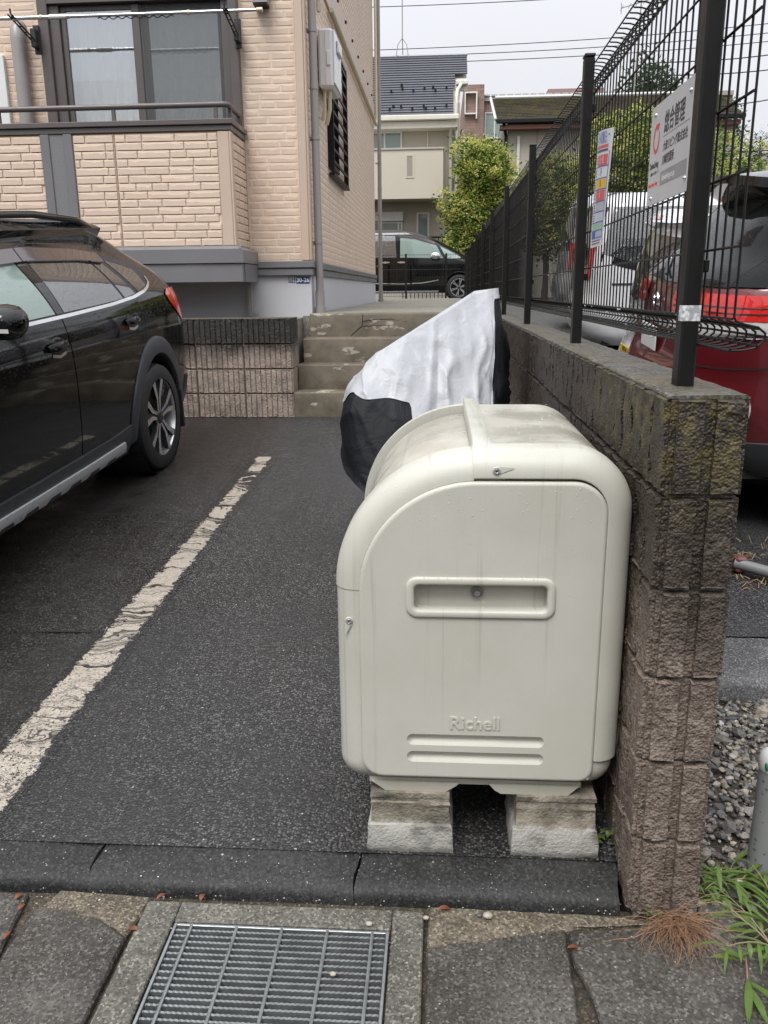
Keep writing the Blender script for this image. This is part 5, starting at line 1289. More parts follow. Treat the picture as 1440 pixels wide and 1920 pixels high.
def black_car():
    c = thing('parked_car', 'black crossover car with roof rails and silver sill parked by the white line', 'car', local=True)
    B = Body([(.20,.79,.30,4.20,.30,.5),(.30,.845,.14,4.36,.34,.55),(.42,.868,.05,4.43,.34,.6),(.60,.884,.02,4.46,.34,.6),(.76,.890,.03,4.45,.33,.62),(.86,.884,.05,4.38,.32,.65),(.93,.872,.07,4.25,.31,.7),(.985,.858,.09,4.0,.30,.7),
              (1.03,.842,.11,3.55,.29,.6),(1.08,.815,.14,3.28,.28,.5),(1.18,.765,.235,3.05,.27,.45),(1.28,.712,.36,2.85,.26,.42),(1.38,.655,.50,2.65,.25,.40),(1.44,.612,.60,2.50,.24,.36),(1.485,.560,.70,2.36,.22,.32),(1.515,.49,.80,2.22,.2,.28),(1.533,.40,.92,2.05,.18,.24)], .05)
    S = lambda u, z, o=0.: B.side_pt(u, z, o, 1)
    W = [(.90,.345),(3.57,.345)]; wr = .375
    zs = list(np.linspace(.20,.98,30))+list(np.linspace(1.0,1.533,26))
    part('body', body_shell(B, W, wr, zs, 130), M['gloss_black'], c, smooth=True, ang=45)
    part('underbody', MB().box(.35,4.1,-.74,.74,.22,.30).box(1.3,3.15,-.80,.80,.21,.34), M['underbody'], c)
    for wu, wz in W:
        for sd in (1,-1):
            well(c, wu, wz, .372, sd); wheel(c, wu, sd*.765, wz, .343, .225, sd, 5, .735)
            arch(c, B, wu, wz, .372, .455, sd, M['cladding'], .020)
    # doors as skins with real gaps between them
    belt = lambda u: 1.000 + .030*(max(0,(2.6-u))/1.5)**1.0 + (.05*max(0,(1.2-u))/.5 if u < 1.2 else 0)
    rear_door = dict(u0=1.00,u1=1.985); front_door = dict(u0=1.995,u1=3.02)
    for sd in (1,-1):
        F = lambda u, z, o=0.: B.side_pt(u, z, o, sd)
        for nm, u0, u1 in (('rear',1.0,1.985),('front',1.995,3.02)):
            if nm == 'rear':
                top = [(1.02,1.02),(1.30,1.012),(1.6,1.006),(u1,.999)]; bot = [(1.33,.50),(1.36,.40),(1.6,.39),(u1,.385)]
                # the rear edge follows the wheel arch
                e = [(1.02,1.02),(1.055,.86),(1.16,.745),(1.28,.62),(1.33,.50),(1.345,.40)]
                n = 16; m = 14; G = []
                for j in range(m+1):
                    t = j/m; zl = 1.02+(.40-1.02)*t; ul = np.interp(-zl, [-p[1] for p in e], [p[0] for p in e]); row = []
                    for i in range(n+1):
                        q = i/n; u = ul+(u1-ul)*q; z = (np.interp(u,[p[0] for p in top],[p[1] for p in top]))*(1-t)+.388*t; row.append(F(u, z, .004))
                    G.append(row)
                mb = MB(); mb.grid(G)
                rim = [g[0] for g in G]; mb.grid([[F(*_uz(B,p), -.006) if False else (p[0],p[1]-sd*.01,p[2]) for p in rim], rim]); rim = [g[-1] for g in G]; mb.grid([rim, [(p[0],p[1]-sd*.01,p[2]) for p in rim]])
                d = fix(part('door', mb, M['gloss_black'], c, smooth=True, ang=50))
            else:
                mb = ruled(F, [(u0,.999),(2.5,.995),(u1,.99)], [(u0,.387),(2.5,.385),(u1,.385)], .004, 18, 14, -.006); d = fix(part('door', mb, M['gloss_black'], c, smooth=True, ang=50))
            uh = (u0+.30) if nm == 'rear' else (u0+.16)
            uh = 1.22 if nm == 'rear' else 2.14; zh = .905 if nm == 'rear' else .885
            mb = MB(); mb.lathe([(0,-.03),(.035,-.022),(.052,-.008),(.056,0)], 20, (0,0,0), 'y')
            cup = MB(); rows = []
            for rr, o in ((1.,.0052),(.85,.0056),(.6,.0058),(.05,.006)): rows.append([F(uh-.02+.082*rr*math.cos(a), zh+.040*rr*math.sin(a), o) for a in np.linspace(0,2*math.pi,22,endpoint=False)])
            cup.grid(rows, closev=True); fix(part('handle_cup', cup, M['gloss_black'], d, smooth=True))
            hb = MB(); rows = []
            for u, h, z in ((uh-.105,.006,.011),(uh-.095,.020,.015),(uh-.06,.032,.018),(uh+.02,.036,.018),(uh+.065,.030,.016),(uh+.085,.010,.010)):
                a, b2 = np.array(F(u,zh+z,.004)), np.array(F(u,zh-z,.004)); nrm = np.array(F(u,zh,.02))-np.array(F(u,zh,0)); nrm /= np.linalg.norm(nrm)
                rows.append([tuple(b2+nrm*h*.5),tuple(b2+nrm*h),tuple((a+b2)/2+nrm*(h+.006)),tuple(a+nrm*h),tuple(a+nrm*h*.5)])
            hb.grid(rows); fix(part('handle', hb, M['gloss_black'], d, smooth=True, ang=60))
            hb = strip(F, [(uh-.085,zh-.030),(uh-.02,zh-.040),(uh+.05,zh-.030)], .012, .0072, 12); fix(part('handle_shine', hb, M['chrome'], d))
        # dark greenhouse surround, then the panes
        roofz = lambda u: np.interp(u, [.60,.8,1.05,1.4,1.9,2.4,2.7,3.0,3.2], [1.16,1.26,1.335,1.378,1.40,1.385,1.33,1.20,1.08])
        mb = ruled(F, [(u, roofz(u)+.012) for u in np.linspace(.66,3.1,30)], [(u, 1.012+(.035*(1.2-u)/.5 if u < 1.2 else 0)) for u in np.linspace(.72,3.2,30)], .003, 40, 8, -.002); fix(part('window_surround', mb, M['black_plastic'], c, smooth=True, ang=60))
        def pane(top, bot, mat, lab=None):
            w = fix(part('window', ruled(F, top, bot, .0062, 16, 8, .002), M[mat], c, smooth=True, ang=60)); return w
        pane([(2.05,roofz(2.05)-.02),(2.3,roofz(2.3)-.02),(2.62,roofz(2.62)-.035),(2.9,1.20)], [(2.035,1.022),(2.4,1.020),(2.75,1.020),(3.05,1.024)], 'car_glass_green')
        pane([(1.30,roofz(1.30)-.03),(1.5,roofz(1.5)-.022),(1.7,roofz(1.7)-.02),(1.92,roofz(1.92)-.02)], [(1.21,1.030),(1.4,1.026),(1.6,1.024),(1.945,1.022)], 'car_glass')
        pane([(1.165,roofz(1.165)-.035),(1.27,roofz(1.27)-.03)], [(1.01,1.042),(1.18,1.031)], 'car_glass')
        pane([(.80,roofz(.80)-.055),(.95,roofz(.95)-.045),(1.085,roofz(1.085)-.04)], [(.775,1.078),(.85,1.062),(.955,1.048)], 'car_glass')
        # chrome line under the glass, kicking up at the tail
        ch = strip(F, [(3.15,1.006),(2.4,1.004),(1.9,1.006),(1.4,1.012),(1.05,1.026),(.86,1.046),(.755,1.068),(.70,1.10),(.70,1.14)], .016, .0085, 60); fix(part('chrome_strip', ch, M['chrome'], c))
        # smoked rain visors
        for a, b2 in ((1.14,1.985),(1.995,2.78)):
            us = np.linspace(a,b2,14); mb = ruled(F, [(u, roofz(u)+.004) for u in us], [(u, roofz(u)-.062) for u in us], .022, 18, 3, .006); fix(part('rain_visor', mb, M['visor'], c, smooth=True, ang=60))
        # pillar seam and gutters
        fix(part('door_pillar', ruled(F, [(1.93,1.372),(2.04,1.372)], [(1.955,1.02),(2.025,1.02)], .0078, 6, 6, .003), M['gloss_black'], c))
        # sill cladding and silver garnish
        mb = ruled(F, [(1.36,.40),(1.6,.385),(2.4,.378),(3.10,.378)], [(1.34,.25),(1.6,.245),(2.4,.24),(3.15,.24)], .016, 24, 6, -.01); fix(part('sill_cladding', mb, M['cladding'], c, smooth=True, ang=50))
        mb = ruled(F, [(1.47,.325),(1.9,.318),(3.08,.315)], [(1.42,.262),(1.9,.248),(3.12,.246)], .026, 24, 5, .010); g = fix(part('sill_garnish', mb, M['silver_plastic'], c, smooth=True, ang=50))
        for k in range(7):
            u = 1.58+k*.22; fix(part('sill_notch', ruled(F, [(u,.274),(u+.10,.272)], [(u-.02,.250),(u+.12,.249)], .0275, 6, 2, .02), M['cladding'], g))
        fix(part('mud_flap', MB().box(.535,.555,sd*.74,sd*.885,.20,.46,.004), M['black_plastic'], c))
        # tail lamp wrapping round the corner
        def tl(d, z, o=0.): return B.pt(d, z, o, sd)
        rows = []
        for z, s0, s1 in ((1.035,.47,1.02),(1.005,.44,1.10),(.96,.43,1.10),(.915,.45,1.07),(.87,.50,1.03),(.845,.56,.99)): rows.append([tl(s0+(s1-s0)*i/14, z, .007+.006*math.sin(math.pi*i/14)) for i in range(15)])
        mb = MB(); mb.grid(rows); L = fix(part('tail_lamp', mb, M['tail_red'], c, smooth=True))
        rows = [[tl(.55+.3*i/8, z, .018) for i in range(9)] for z in (.985,.955)]; mb = MB(); mb.grid(rows); fix(part('lamp_lens', mb, M['tail_clear'], L))
        # roof rails on short feet
        zr = 1.512; pts = [(.78,.50,1.475),(.90,.535,1.512),(1.1,.553,1.548),(1.6,.563,1.572),(2.1,.555,1.565),(2.35,.535,1.53),(2.45,.515,1.495)]
        part('roof_rail', MB().tube([(u,sd*y,z) for u, y, z in pts], [.012,.018,.019,.019,.019,.018,.012], 10), M['gloss_black'], c, smooth=True)
        # wing mirror
        mb = MB(); rows = []
        for k, (y, ry, rz, ox) in enumerate(((.875,.03,.03,0),(.91,.075,.055,0),(.96,.105,.078,.0),(1.02,.108,.080,0),(1.065,.095,.070,.01),(1.095,.06,.045,.02),(1.105,.01,.01,.03))):
            rows.append([(2.74+ox+ry*(math.cos(a)*(1.15 if math.cos(a) > 0 else .7)), sd*y, 1.072+rz*math.sin(a)) for a in np.linspace(0,2*math.pi,22,endpoint=False)])
        mb.grid(rows, closev=True); mr = fix(part('wing_mirror', mb, M['gloss_black'], c, smooth=True))
        mb = MB(); mb.grid([[(2.88+.118*math.cos(a)+.004, sd*y, 1.055+.010*k) for a in (0.5,.2,-.1)] for k in (0,1) for y in (1.0,)] + []); 
        mb = MB(); mb.grid([[(2.745+1.19*.108*math.cos(.32+.10*q)*(1 if y < 1.03 else .9), sd*y, 1.050-.008*k-.012*abs(y-.97)) for y in (.90,.94,.98,1.02,1.05,1.08)] for q, k in ((0,0),(.3,2))]); fix(part('indicator', mb, M['tail_clear'], mr))
        part('mirror_arm', MB().box(2.71,2.79,sd*.82,sd*.93,.99,1.03,.008), M['black_plastic'], mr)
        fix(part('rear_bumper_cladding', ruled(lambda d, z, o: B.pt(d, z, o, sd), [(.02,.50),(.5,.50),(.98,.52)], [(.02,.28),(.5,.27),(.98,.33)], .014, 18, 5, -.01), M['cladding'], c, smooth=True, ang=50))
        fix(part('fuel_seam' if sd < 0 else 'quarter_seam', strip(F, [(.995,1.03),(1.035,.87),(1.08,.80)], .005, .0045, 10), M['underbody'], c))
    mb = ruled(lambda y, z, o: B.rear_pt(y, z, o), [(-.52,1.40),(0,1.41),(.52,1.40)], [(-.62,1.10),(0,1.09),(.62,1.10)], .006, 16, 8, .0); fix(part('rear_window', mb, M['car_glass'], c, smooth=True))
    mb = ruled(lambda y, z, o: B.rear_pt(y, z, o), [(-.62,1.50),(0,1.51),(.62,1.50)], [(-.6,1.455),(0,1.46),(.6,1.455)], .05, 16, 3, -.05); fix(part('spoiler', mb, M['gloss_black'], c, smooth=True))
    # lift the belt line and shoulders a little, leaving sills, wheels and roof where they are
    def lift(o):
        if o.name.split('.')[0] in ('wheel','wheel_well','underbody','sill_cladding','sill_garnish','mud_flap'): return
        if o.type == 'MESH':
            for v in o.data.vertices:
                z = v.co.z; a = min(1,max(0,(z-.55)/.40)); a = a*a*(3-2*a); d = min(1,max(0,(z-1.05)/.36)); d = d*d*(3-2*d); v.co.z = z+.080*a*(1-d)
        for ch in children(o): lift(ch)
    for ch in children(c): lift(ch)
    Yr = 5.24
    tilt(c, (-2.617, Yr+.945, gz(Yr+.945)), R(-93))
black_car()
# ---------------------------------------------------------------- cars of the neighbouring lot and the far van
def plate(parent, B, y, z, text, mat, ink, w=.33, h=.165, small=None):
    o = Vector(B.rear_pt(y, z, .022)); mb = MB(); mb.box(o.x-.006, o.x, y-w/2, y+w/2, z-h/2, z+h/2, .003)
    p = part('number_plate', mb, mat, parent)
    m = place(text_mb(text, .105, .0006, .001, 'CENTER', .8), (o.x-.0065, y, z-.022), (0,-1,0), (0,0,1)); part('number', m, ink, p)
    if small: m = place(text_mb(small, .042, .0006, .0004), (o.x-.0065, y, z+.052), (0,-1,0), (0,0,1)); part('lettering', m, ink, p)
def side_car(name, label, cat, tab, wheels, wr, wheel_r, paintmat, zs, loc, ang=0., sides=(-1,1), style=5, bow=.06, group=None, slope=True, tuck=.045):
    c = thing(name, label, cat, local=True, group=group); B = Body(tab, bow, tuck)
    part('body', body_shell(B, wheels, wr, zs, 90), paintmat, c, smooth=True, ang=45)
    wmax = max(r[1] for r in tab); L = max(r[3] for r in tab)
    part('underbody', MB().box(.3,L-.3,-wmax*.84,wmax*.84,tab[0][0]+.01,tab[0][0]+.12), M['underbody'], c)
    for wu, wz in wheels:
        for sd in (1,-1):
            well(c, wu, wz, wr-.003, sd, wmax*.5, wmax*.965); wheel(c, wu, sd*(wmax-.125), wz, wheel_r, .20, sd, style)
            if sd in sides: arch(c, B, wu, wz, wr-.003, wr+.03, sd, paintmat, .006)
    if slope: tilt(c, loc, ang)
    else: c.matrix_world = Matrix.Translation(loc) @ Matrix.Rotation(ang, 4, 'Z')
    return c, B
def lot_cars():
    red = paint('dark_red_paint', (.105,.004,.009), .10, metallic=.2, drops=.4); brown = M['gloss_black']
    whitep = paint('white_car_paint', (.66,.66,.67), .12, drops=.25); silverp = paint('silver_car_paint', (.40,.41,.43), .2, metallic=.4)
    gl = M['car_glass']; ink = plain('plate_ink', (.02,.02,.02), .5); green_ink = plain('plate_green', (.02,.10,.05), .5)
    # dark red SUV, tail to the wall
    T = [(.22,.80,.28,4.40,.36,.5),(.34,.86,.10,4.58,.42,.6),(.48,.895,.03,4.64,.46,.65),(.62,.905,.00,4.66,.46,.66),(.72,.905,.02,4.66,.45,.66),(.80,.905,.05,4.62,.38,.66),(.93,.90,.065,4.5,.34,.68),(1.02,.895,.07,4.35,.32,.7),(1.10,.88,.09,3.65,.30,.6),(1.16,.86,.115,3.35,.29,.55),(1.28,.785,.25,3.10,.33,.5),(1.42,.715,.36,2.85,.30,.45),(1.54,.645,.47,2.62,.27,.4),(1.61,.58,.56,2.45,.24,.36),(1.66,.50,.66,2.3,.2,.3),(1.685,.40,.80,2.1,.18,.25)]
    zs = list(np.linspace(.22,1.06,30))+list(np.linspace(1.08,1.685,24)); W = [(.92,.36),(3.62,.36)]
    Yc = 4.90
    c, B = side_car('parked_car', 'dark red SUV backed up behind the fence with red tail lamps', 'car', T, W, .40, .36, red, zs, (1.13,Yc,.235), 0, (-1,), tuck=.015)
    for sd in (-1, 1):
        S = lambda d, z, o=0.: B.pt(d, z, o, sd)
        # tail lamp: red upper band, clear wedge beneath, both wrapping the corner
        rows = [[S(s0+(s1-s0)*i/22, z0-(z0-z1)*(.5+.5*math.cos(math.pi*i/22))*0 - (z0-z1)*0 + zz*1.0, .014) for i in range(23)] for (s0,s1,z0,z1,zz) in [(.30,1.62,0,0,1.115),(.28,1.66,0,0,1.09),(.28,1.60,0,0,1.045),(.30,1.45,0,0,1.005)]]
        mb = MB(); mb.grid(rows); L = fix(part('tail_lamp', mb, M['tail_red'], c, smooth=True))
        rows = [[S(.30+(s1-.30)*i/18, z, .012) for i in range(19)] for s1, z in ((1.45,1.003),(1.38,.975),(1.18,.945),(.95,.928))]; mb = MB(); mb.grid(rows); fix(part('reversing_lamp', mb, M['tail_clear'], L, smooth=True))
        for z in (1.06,1.035): fix(part('lamp_rib', strip(S, [(.32,z),(.9,z),(1.5,z+.01)], .006, .0165, 16), M['visor'], L))
        F = lambda u, z, o=0.: B.side_pt(u, z, o, sd)
        if sd == -1:
            fix(part('side_window', ruled(F, [(.62,1.36),(.72,1.50),(1.0,1.545),(1.3,1.555)], [(.44,1.155),(.8,1.15),(1.28,1.145)], .008, 16, 8, 0), M['car_glass_dark'], c, smooth=True))
            fix(part('side_window', ruled(F, [(1.36,1.555),(1.9,1.56),(2.22,1.53)], [(1.33,1.145),(1.9,1.14),(2.24,1.135)], .008, 16, 8, 0), M['car_glass_dark'], c, smooth=True))
            fix(part('door_seam', strip(F, [(1.32,1.13),(1.34,.85),(1.45,.60),(1.52,.40)], .008, .003, 20), M['underbody'], c)); fix(part('sill_cladding', ruled(F, [(1.33,.40),(3.2,.40)], [(1.33,.24),(3.2,.24)], .012, 20, 4, -.01), M['cladding'], c, smooth=True))
            fix(part('bumper_cladding', ruled(S, [(.2,.42),(.8,.43),(1.35,.45)], [(.2,.25),(.8,.25),(1.35,.28)], .012, 22, 4, -.02), M['cladding'], c, smooth=True))
            fix(part('bumper_seam', strip(S, [(1.40,.88),(1.1,.80),(.8,.78),(.2,.77)], .006, .003, 20), M['underbody'], c))
            mb = MB(); mb.lathe([(0,-.006),(.03,-.006),(.045,-.002)], 16, (0,0,0), 'x'); q = S(.98,.60,.006); mb.v = [(a+q[0],b+q[1],d+q[2]) for a,b,d in mb.v]; part('reflector', mb, M['tail_clear'], c)
    Rr = lambda y, z, o=0.: B.rear_pt(y, z, o)
    fix(part('rear_window', ruled(Rr, [(-.60,1.52),(0,1.545),(.60,1.52)], [(-.74,1.145),(0,1.135),(.74,1.145)], .008, 20, 8, 0), M['car_glass_dark'], c, smooth=True))
    fix(part('quarter_glass', ruled(lambda d, z, o: B.pt(d, z, o, -1), [(.60,1.52),(.80,1.50)], [(.76,1.15),(1.02,1.15)], .007, 10, 8, 0), M['car_glass_dark'], c, smooth=True))
    mb = MB(); rows = []
    for yy in np.linspace(-.66,.66,15):
        x, _, z = Rr(yy, 1.56); k = abs(yy)/.66; rows.append([(x+.42,yy,1.685-.03*k*k),(x+.10,yy,1.690-.05*k*k),(x-.17+.05*k*k,yy,1.665-.06*k*k),(x-.17+.05*k*k,yy,1.625-.07*k*k),(x+.02,yy,1.52-.06*k*k),(x+.25,yy,1.50-.05*k*k)])
    mb.grid(rows); fix(part('spoiler', mb, M['gloss_black'], c, smooth=True, ang=50))
    mb = MB(); rows = [[Rr(y, z, .012) for y in np.linspace(-.30,.30,9)] for z in (.945,.915)]; mb.grid(rows); fix(part('chrome_strip', mb, M['chrome'], c))
    o = Vector(Rr(0,1.02,.012)); mb = MB(); n = 24; mb.grid([[(o.x-k, .046*r*math.cos(a), 1.035+.040*r*math.sin(a)) for a in np.linspace(0,2*math.pi,n,endpoint=False)] for r, k in ((1.05,0),(1.0,.008),(.80,.008),(.75,0))], closev=True); mb.box(o.x-.009,o.x-.001,-.052,.052,1.029,1.041); fix(part('emblem', mb, M['chrome'], c, smooth=True, ang=40))
    wpl = plain('white_plate', (.72,.72,.70), .4); plate(c, B, 0, .80, '12-34'[:0] or '', wpl, green_ink) if False else None
    mb = MB(); o = Vector(Rr(0,.80,.015)); mb.box(o.x-.006,o.x,-.165,.165,.775,.905,.003); part('number_plate', mb, wpl, c)
    fix(part('wiper', MB().tube([Rr(0,1.16,.02),Rr(.18,1.20,.025),Rr(.42,1.26,.02)], .008, 6), M['black_plastic'], c))
    st = plain('sticker_white', (.5,.53,.52), .4); sb = plain('sticker_blue', (.09,.20,.42), .4)
    for u, z, m in ((.60,1.255,st),(.50,1.20,sb)):
        F = lambda uu, zz, o=0.: B.side_pt(uu, zz, o, -1); mb = MB(); mb.poly([F(u+.045*math.cos(a), z+.030*math.sin(a), .0105) for a in np.linspace(0,2*math.pi,18,endpoint=False)]); fix(part('sticker', mb, m, c))
    # small white car with a yellow plate
    T = [(.20,.66,.16,3.2,.2,.4),(.32,.715,.04,3.35,.24,.45),(.5,.735,.0,3.39,.24,.45),(.62,.738,.02,3.39,.22,.45),(.75,.735,.07,3.36,.2,.45),(.95,.730,.08,3.2,.18,.45),(1.02,.725,.085,2.95,.18,.4),(1.2,.70,.11,2.7,.17,.35),(1.4,.665,.15,2.5,.16,.3),(1.55,.63,.19,2.35,.16,.3),(1.62,.575,.25,2.2,.16,.28),(1.65,.48,.35,2.05,.15,.25)]
    zs = list(np.linspace(.20,1.0,22))+list(np.linspace(1.03,1.65,18)); Yc = 6.72
    c, B = side_car('parked_car', 'small white car with yellow number plate between the red SUV and the minivan', 'car', T, [(.52,.28),(2.98,.28)], .31, .28, whitep, zs, (1.43,Yc,.20), 0, (-1,))
    Rr = lambda y, z, o=0.: B.rear_pt(y, z, o)
    fix(part('rear_window', ruled(Rr, [(-.50,1.50),(0,1.52),(.50,1.50)], [(-.54,1.05),(0,1.03),(.54,1.05)], .007, 14, 6, 0), gl, c, smooth=True))
    for sd in (-1,1):
        S = lambda d, z, o=0.: B.pt(d, z, o, sd)
        rows = [[S(s0+(s1-s0)*i/8, z, .012) for i in range(9)] for z, s0, s1 in ((1.54,.50,.64),(1.3,.55,.71),(1.05,.58,.76),(.80,.58,.76))]; mb = MB(); mb.grid(rows); L = fix(part('tail_lamp', mb, M['tail_clear'], c, smooth=True))
        rows = [[S(s0+(s1-s0)*i/3, z, .016) for i in range(4)] for z, s0, s1 in ((1.56,.61,.66),(1.3,.67,.73),(1.05,.71,.785),(.80,.71,.785))]; mb = MB(); mb.grid(rows); fix(part('lamp_edge', mb, M['tail_red'], L, smooth=True))
        F = lambda u, z, o=0.: B.side_pt(u, z, o, sd)
        for a, b in ((.35,.95),(1.02,1.75),(1.82,2.45)): fix(part('side_window', ruled(F, [(a,1.50),(b,1.50)], [(a-.03,1.02),(b+.05,1.02)], .006, 8, 6, 0), gl, c, smooth=True))
    fix(part('spoiler', ruled(Rr, [(-.5,1.62),(0,1.63),(.5,1.62)], [(-.5,1.56),(0,1.57),(.5,1.56)], .07, 12, 2, -.08), whitep, c)); fix(part('brake_lamp', strip(Rr, [(-.1,1.59),(.1,1.59)], .02, .074, 6), M['tail_red'], c))
    plate(c, B, -.0, .62, '25-4', plain('yellow_plate', (.72,.45,.02), .4), ink, small='多摩 580')
    # white minivan
    T = [(.22,.76,.20,4.5,.26,.5),(.34,.83,.06,4.65,.3,.55),(.5,.85,.0,4.69,.32,.6),(.66,.855,.02,4.69,.3,.6),(.8,.855,.07,4.62,.26,.6),(.98,.85,.08,4.4,.24,.6),(1.06,.845,.085,4.1,.22,.5),(1.3,.815,.11,3.7,.2,.4),(1.55,.77,.17,3.4,.2,.35),(1.72,.72,.23,3.15,.2,.3),(1.80,.66,.30,3.0,.2,.28),(1.85,.55,.42,2.8,.18,.25)]
    zs = list(np.linspace(.22,1.04,22))+list(np.linspace(1.07,1.85,22)); Yc = 10.5
    c, B = side_car('parked_car', 'tall white minivan with long dark side windows behind the fence notice', 'car', T, [(.95,.33),(3.8,.33)], .37, .33, whitep, zs, (1.52,Yc,lot_z(Yc)-.08), 0, (-1,))
    F = lambda u, z, o=0.: B.side_pt(u, z, o, -1); Rr = lambda y, z, o=0.: B.rear_pt(y, z, o)
    for a, b in ((.30,1.45),(1.52,2.55),(2.62,3.3)): fix(part('side_window', ruled(F, [(a+.05,1.70),(b,1.70)], [(a-.06,1.22),(a+.3,1.12),(b,1.10)], .006, 14, 6, 0), gl, c, smooth=True))
    fix(part('window_surround', ruled(F, [(.24,1.24),(.6,1.20),(1.0,1.14),(3.4,1.10)], [(.22,1.14),(.6,1.04),(1.0,.99),(3.5,1.02)], .004, 24, 4, 0), M['gloss_black'], c, smooth=True))
    fix(part('sliding_rail', strip(F, [(.35,.90),(1.5,.90)], .022, .006, 12), M['black_plastic'], c)); fix(part('fuel_flap', ruled(F, [(.62,.84),(.80,.84)], [(.62,.68),(.80,.68)], .005, 4, 3, 0), whitep, c))
    for u in (1.5,2.6): fix(part('door_seam', strip(F, [(u,1.08),(u,.35)], .008, .003, 12), M['underbody'], c))
    fix(part('rear_window', ruled(Rr, [(-.62,1.70),(0,1.72),(.62,1.70)], [(-.68,1.10),(0,1.08),(.68,1.10)], .007, 14, 6, 0), gl, c, smooth=True))
    for sd in (-1,1):
        S = lambda d, z, o=0.: B.pt(d, z, o, sd); rows = [[S(.60+.09*i/6, z, .012) for i in range(7)] for z in (1.5,1.3,1.1,.95)]; mb = MB(); mb.grid(rows); fix(part('tail_lamp', mb, M['tail_red'], c, smooth=True))
    # silver wagon further back
    Yc = 13.0
    c, B = side_car('parked_car', 'silver tall car beyond the white minivan, seen through the dense wires', 'car', [(r[0],r[1]*.93,r[2],r[3]*.86 if r[3] > 3.5 else r[3]*.9,r[4],r[5]*.8) for r in T], [(.85,.31),(3.2,.31)], .34, .31, silverp, zs, (1.66,Yc,lot_z(Yc)), 0, (-1,))
    F = lambda u, z, o=0.: B.side_pt(u, z, o, -1); Rr = lambda y, z, o=0.: B.rear_pt(y, z, o)
    for a, b in ((.3,1.1),(1.2,2.0),(2.08,2.75)): fix(part('side_window', ruled(F, [(a,1.66),(b,1.66)], [(a-.05,1.10),(b+.05,1.10)], .006, 8, 6, 0), gl, c, smooth=True))
    fix(part('rear_window', ruled(Rr, [(-.56,1.66),(0,1.68),(.56,1.66)], [(-.6,1.10),(0,1.08),(.6,1.10)], .007, 12, 6, 0), gl, c, smooth=True))
    for sd in (-1,1):
        S = lambda d, z, o=0.: B.pt(d, z, o, sd); rows = [[S(.60+.2*i/6, z, .012) for i in range(7)] for z in (1.2,1.05,.85)]; mb = MB(); mb.grid(rows); fix(part('tail_lamp', mb, M['tail_red'], c, smooth=True))
    # black minivan across the end of the path
    T = [(.20,.76,.20,4.55,.26,.5),(.34,.84,.05,4.74,.3,.55),(.5,.86,.0,4.78,.32,.6),(.66,.865,.01,4.79,.3,.6),(.82,.865,.05,4.76,.26,.62),(.94,.86,.06,4.62,.24,.62),(1.0,.855,.07,4.40,.23,.6),(1.06,.85,.075,4.12,.22,.55),(1.2,.83,.09,3.86,.2,.45),(1.4,.795,.13,3.50,.2,.4),(1.58,.75,.19,3.12,.2,.35),(1.68,.71,.24,2.82,.2,.3),(1.735,.65,.30,2.55,.2,.28),(1.765,.54,.42,2.3,.18,.25)]
    zs = list(np.linspace(.20,.98,22))+list(np.linspace(1.0,1.765,26)); Yc = 22.72
    c, B = side_car('parked_car', 'black minivan parked across the end of the path behind the low fence', 'car', T, [(.98,.33),(3.82,.33)], .365, .33, M['gloss_black'], zs, (-3.38,Yc,1.06), 0, (-1,), style=6, slope=False)
    F = lambda u, z, o=0.: B.side_pt(u, z, o, -1)
    fix(part('side_window', ruled(F, [(.4,1.60),(1.25,1.62)], [(.32,1.08),(1.25,1.08)], .006, 10, 6, 0), gl, c, smooth=True)); fix(part('side_window', ruled(F, [(1.32,1.62),(2.20,1.60)], [(1.32,1.08),(2.24,1.07)], .006, 10, 6, 0), gl, c, smooth=True))
    fix(part('side_window', ruled(F, [(2.33,1.575),(2.7,1.53),(3.05,1.43),(3.24,1.35)], [(2.33,1.07),(2.8,1.06),(3.42,1.045)], .006, 16, 6, 0), M['car_glass_green'], c, smooth=True)); fix(part('quarter_glass', ruled(F, [(3.33,1.335),(3.5,1.25),(3.7,1.15),(3.86,1.06)], [(3.50,1.04),(3.65,1.035),(3.84,1.04)], .006, 12, 5, 0), M['car_glass_green'], c, smooth=True))
    fix(part('rain_visor', ruled(F, [(2.28,1.625),(2.7,1.585),(3.2,1.43)], [(2.28,1.565),(2.7,1.525),(3.2,1.37)], .02, 14, 2, .006), M['visor'], c))
    for u in (1.95,2.36): fix(part('handle', ruled(F, [(u-.10,.965),(u,.978),(u+.12,.962)], [(u-.10,.945),(u,.930),(u+.12,.946)], .035, 10, 3, .004), M['chrome'], c, smooth=True))
    for u in (1.28,2.24): fix(part('door_seam', strip(F, [(u,1.05),(u,.30)], .010, .003, 12), M['underbody'], c))
    fix(part('door_seam', strip(F, [(3.44,1.03),(3.40,.6),(3.36,.34)], .010, .003, 12), M['underbody'], c)); fix(part('body_crease', strip(F, [(1.2,.46),(2.4,.43),(2.9,.45),(3.3,.52)], .018, .006, 20), M['chrome'], c)); fix(part('sill_trim', ruled(F, [(1.5,.255),(3.3,.255)], [(1.5,.215),(3.3,.215)], .014, 10, 2, 0), M['silver_plastic'], c))
    mb = MB(); rows = []
    for y, ry, rz in ((.87,.03,.03),(.92,.08,.06),(.99,.11,.085),(1.06,.10,.08),(1.10,.05,.04),(1.11,.008,.008)): rows.append([(3.22+ry*math.cos(a)*1.2,-y,1.10+rz*math.sin(a)) for a in np.linspace(0,2*math.pi,16,endpoint=False)])
    mb.grid(rows, closev=True); fix(part('wing_mirror', mb, M['chrome'], c, smooth=True))
lot_cars()
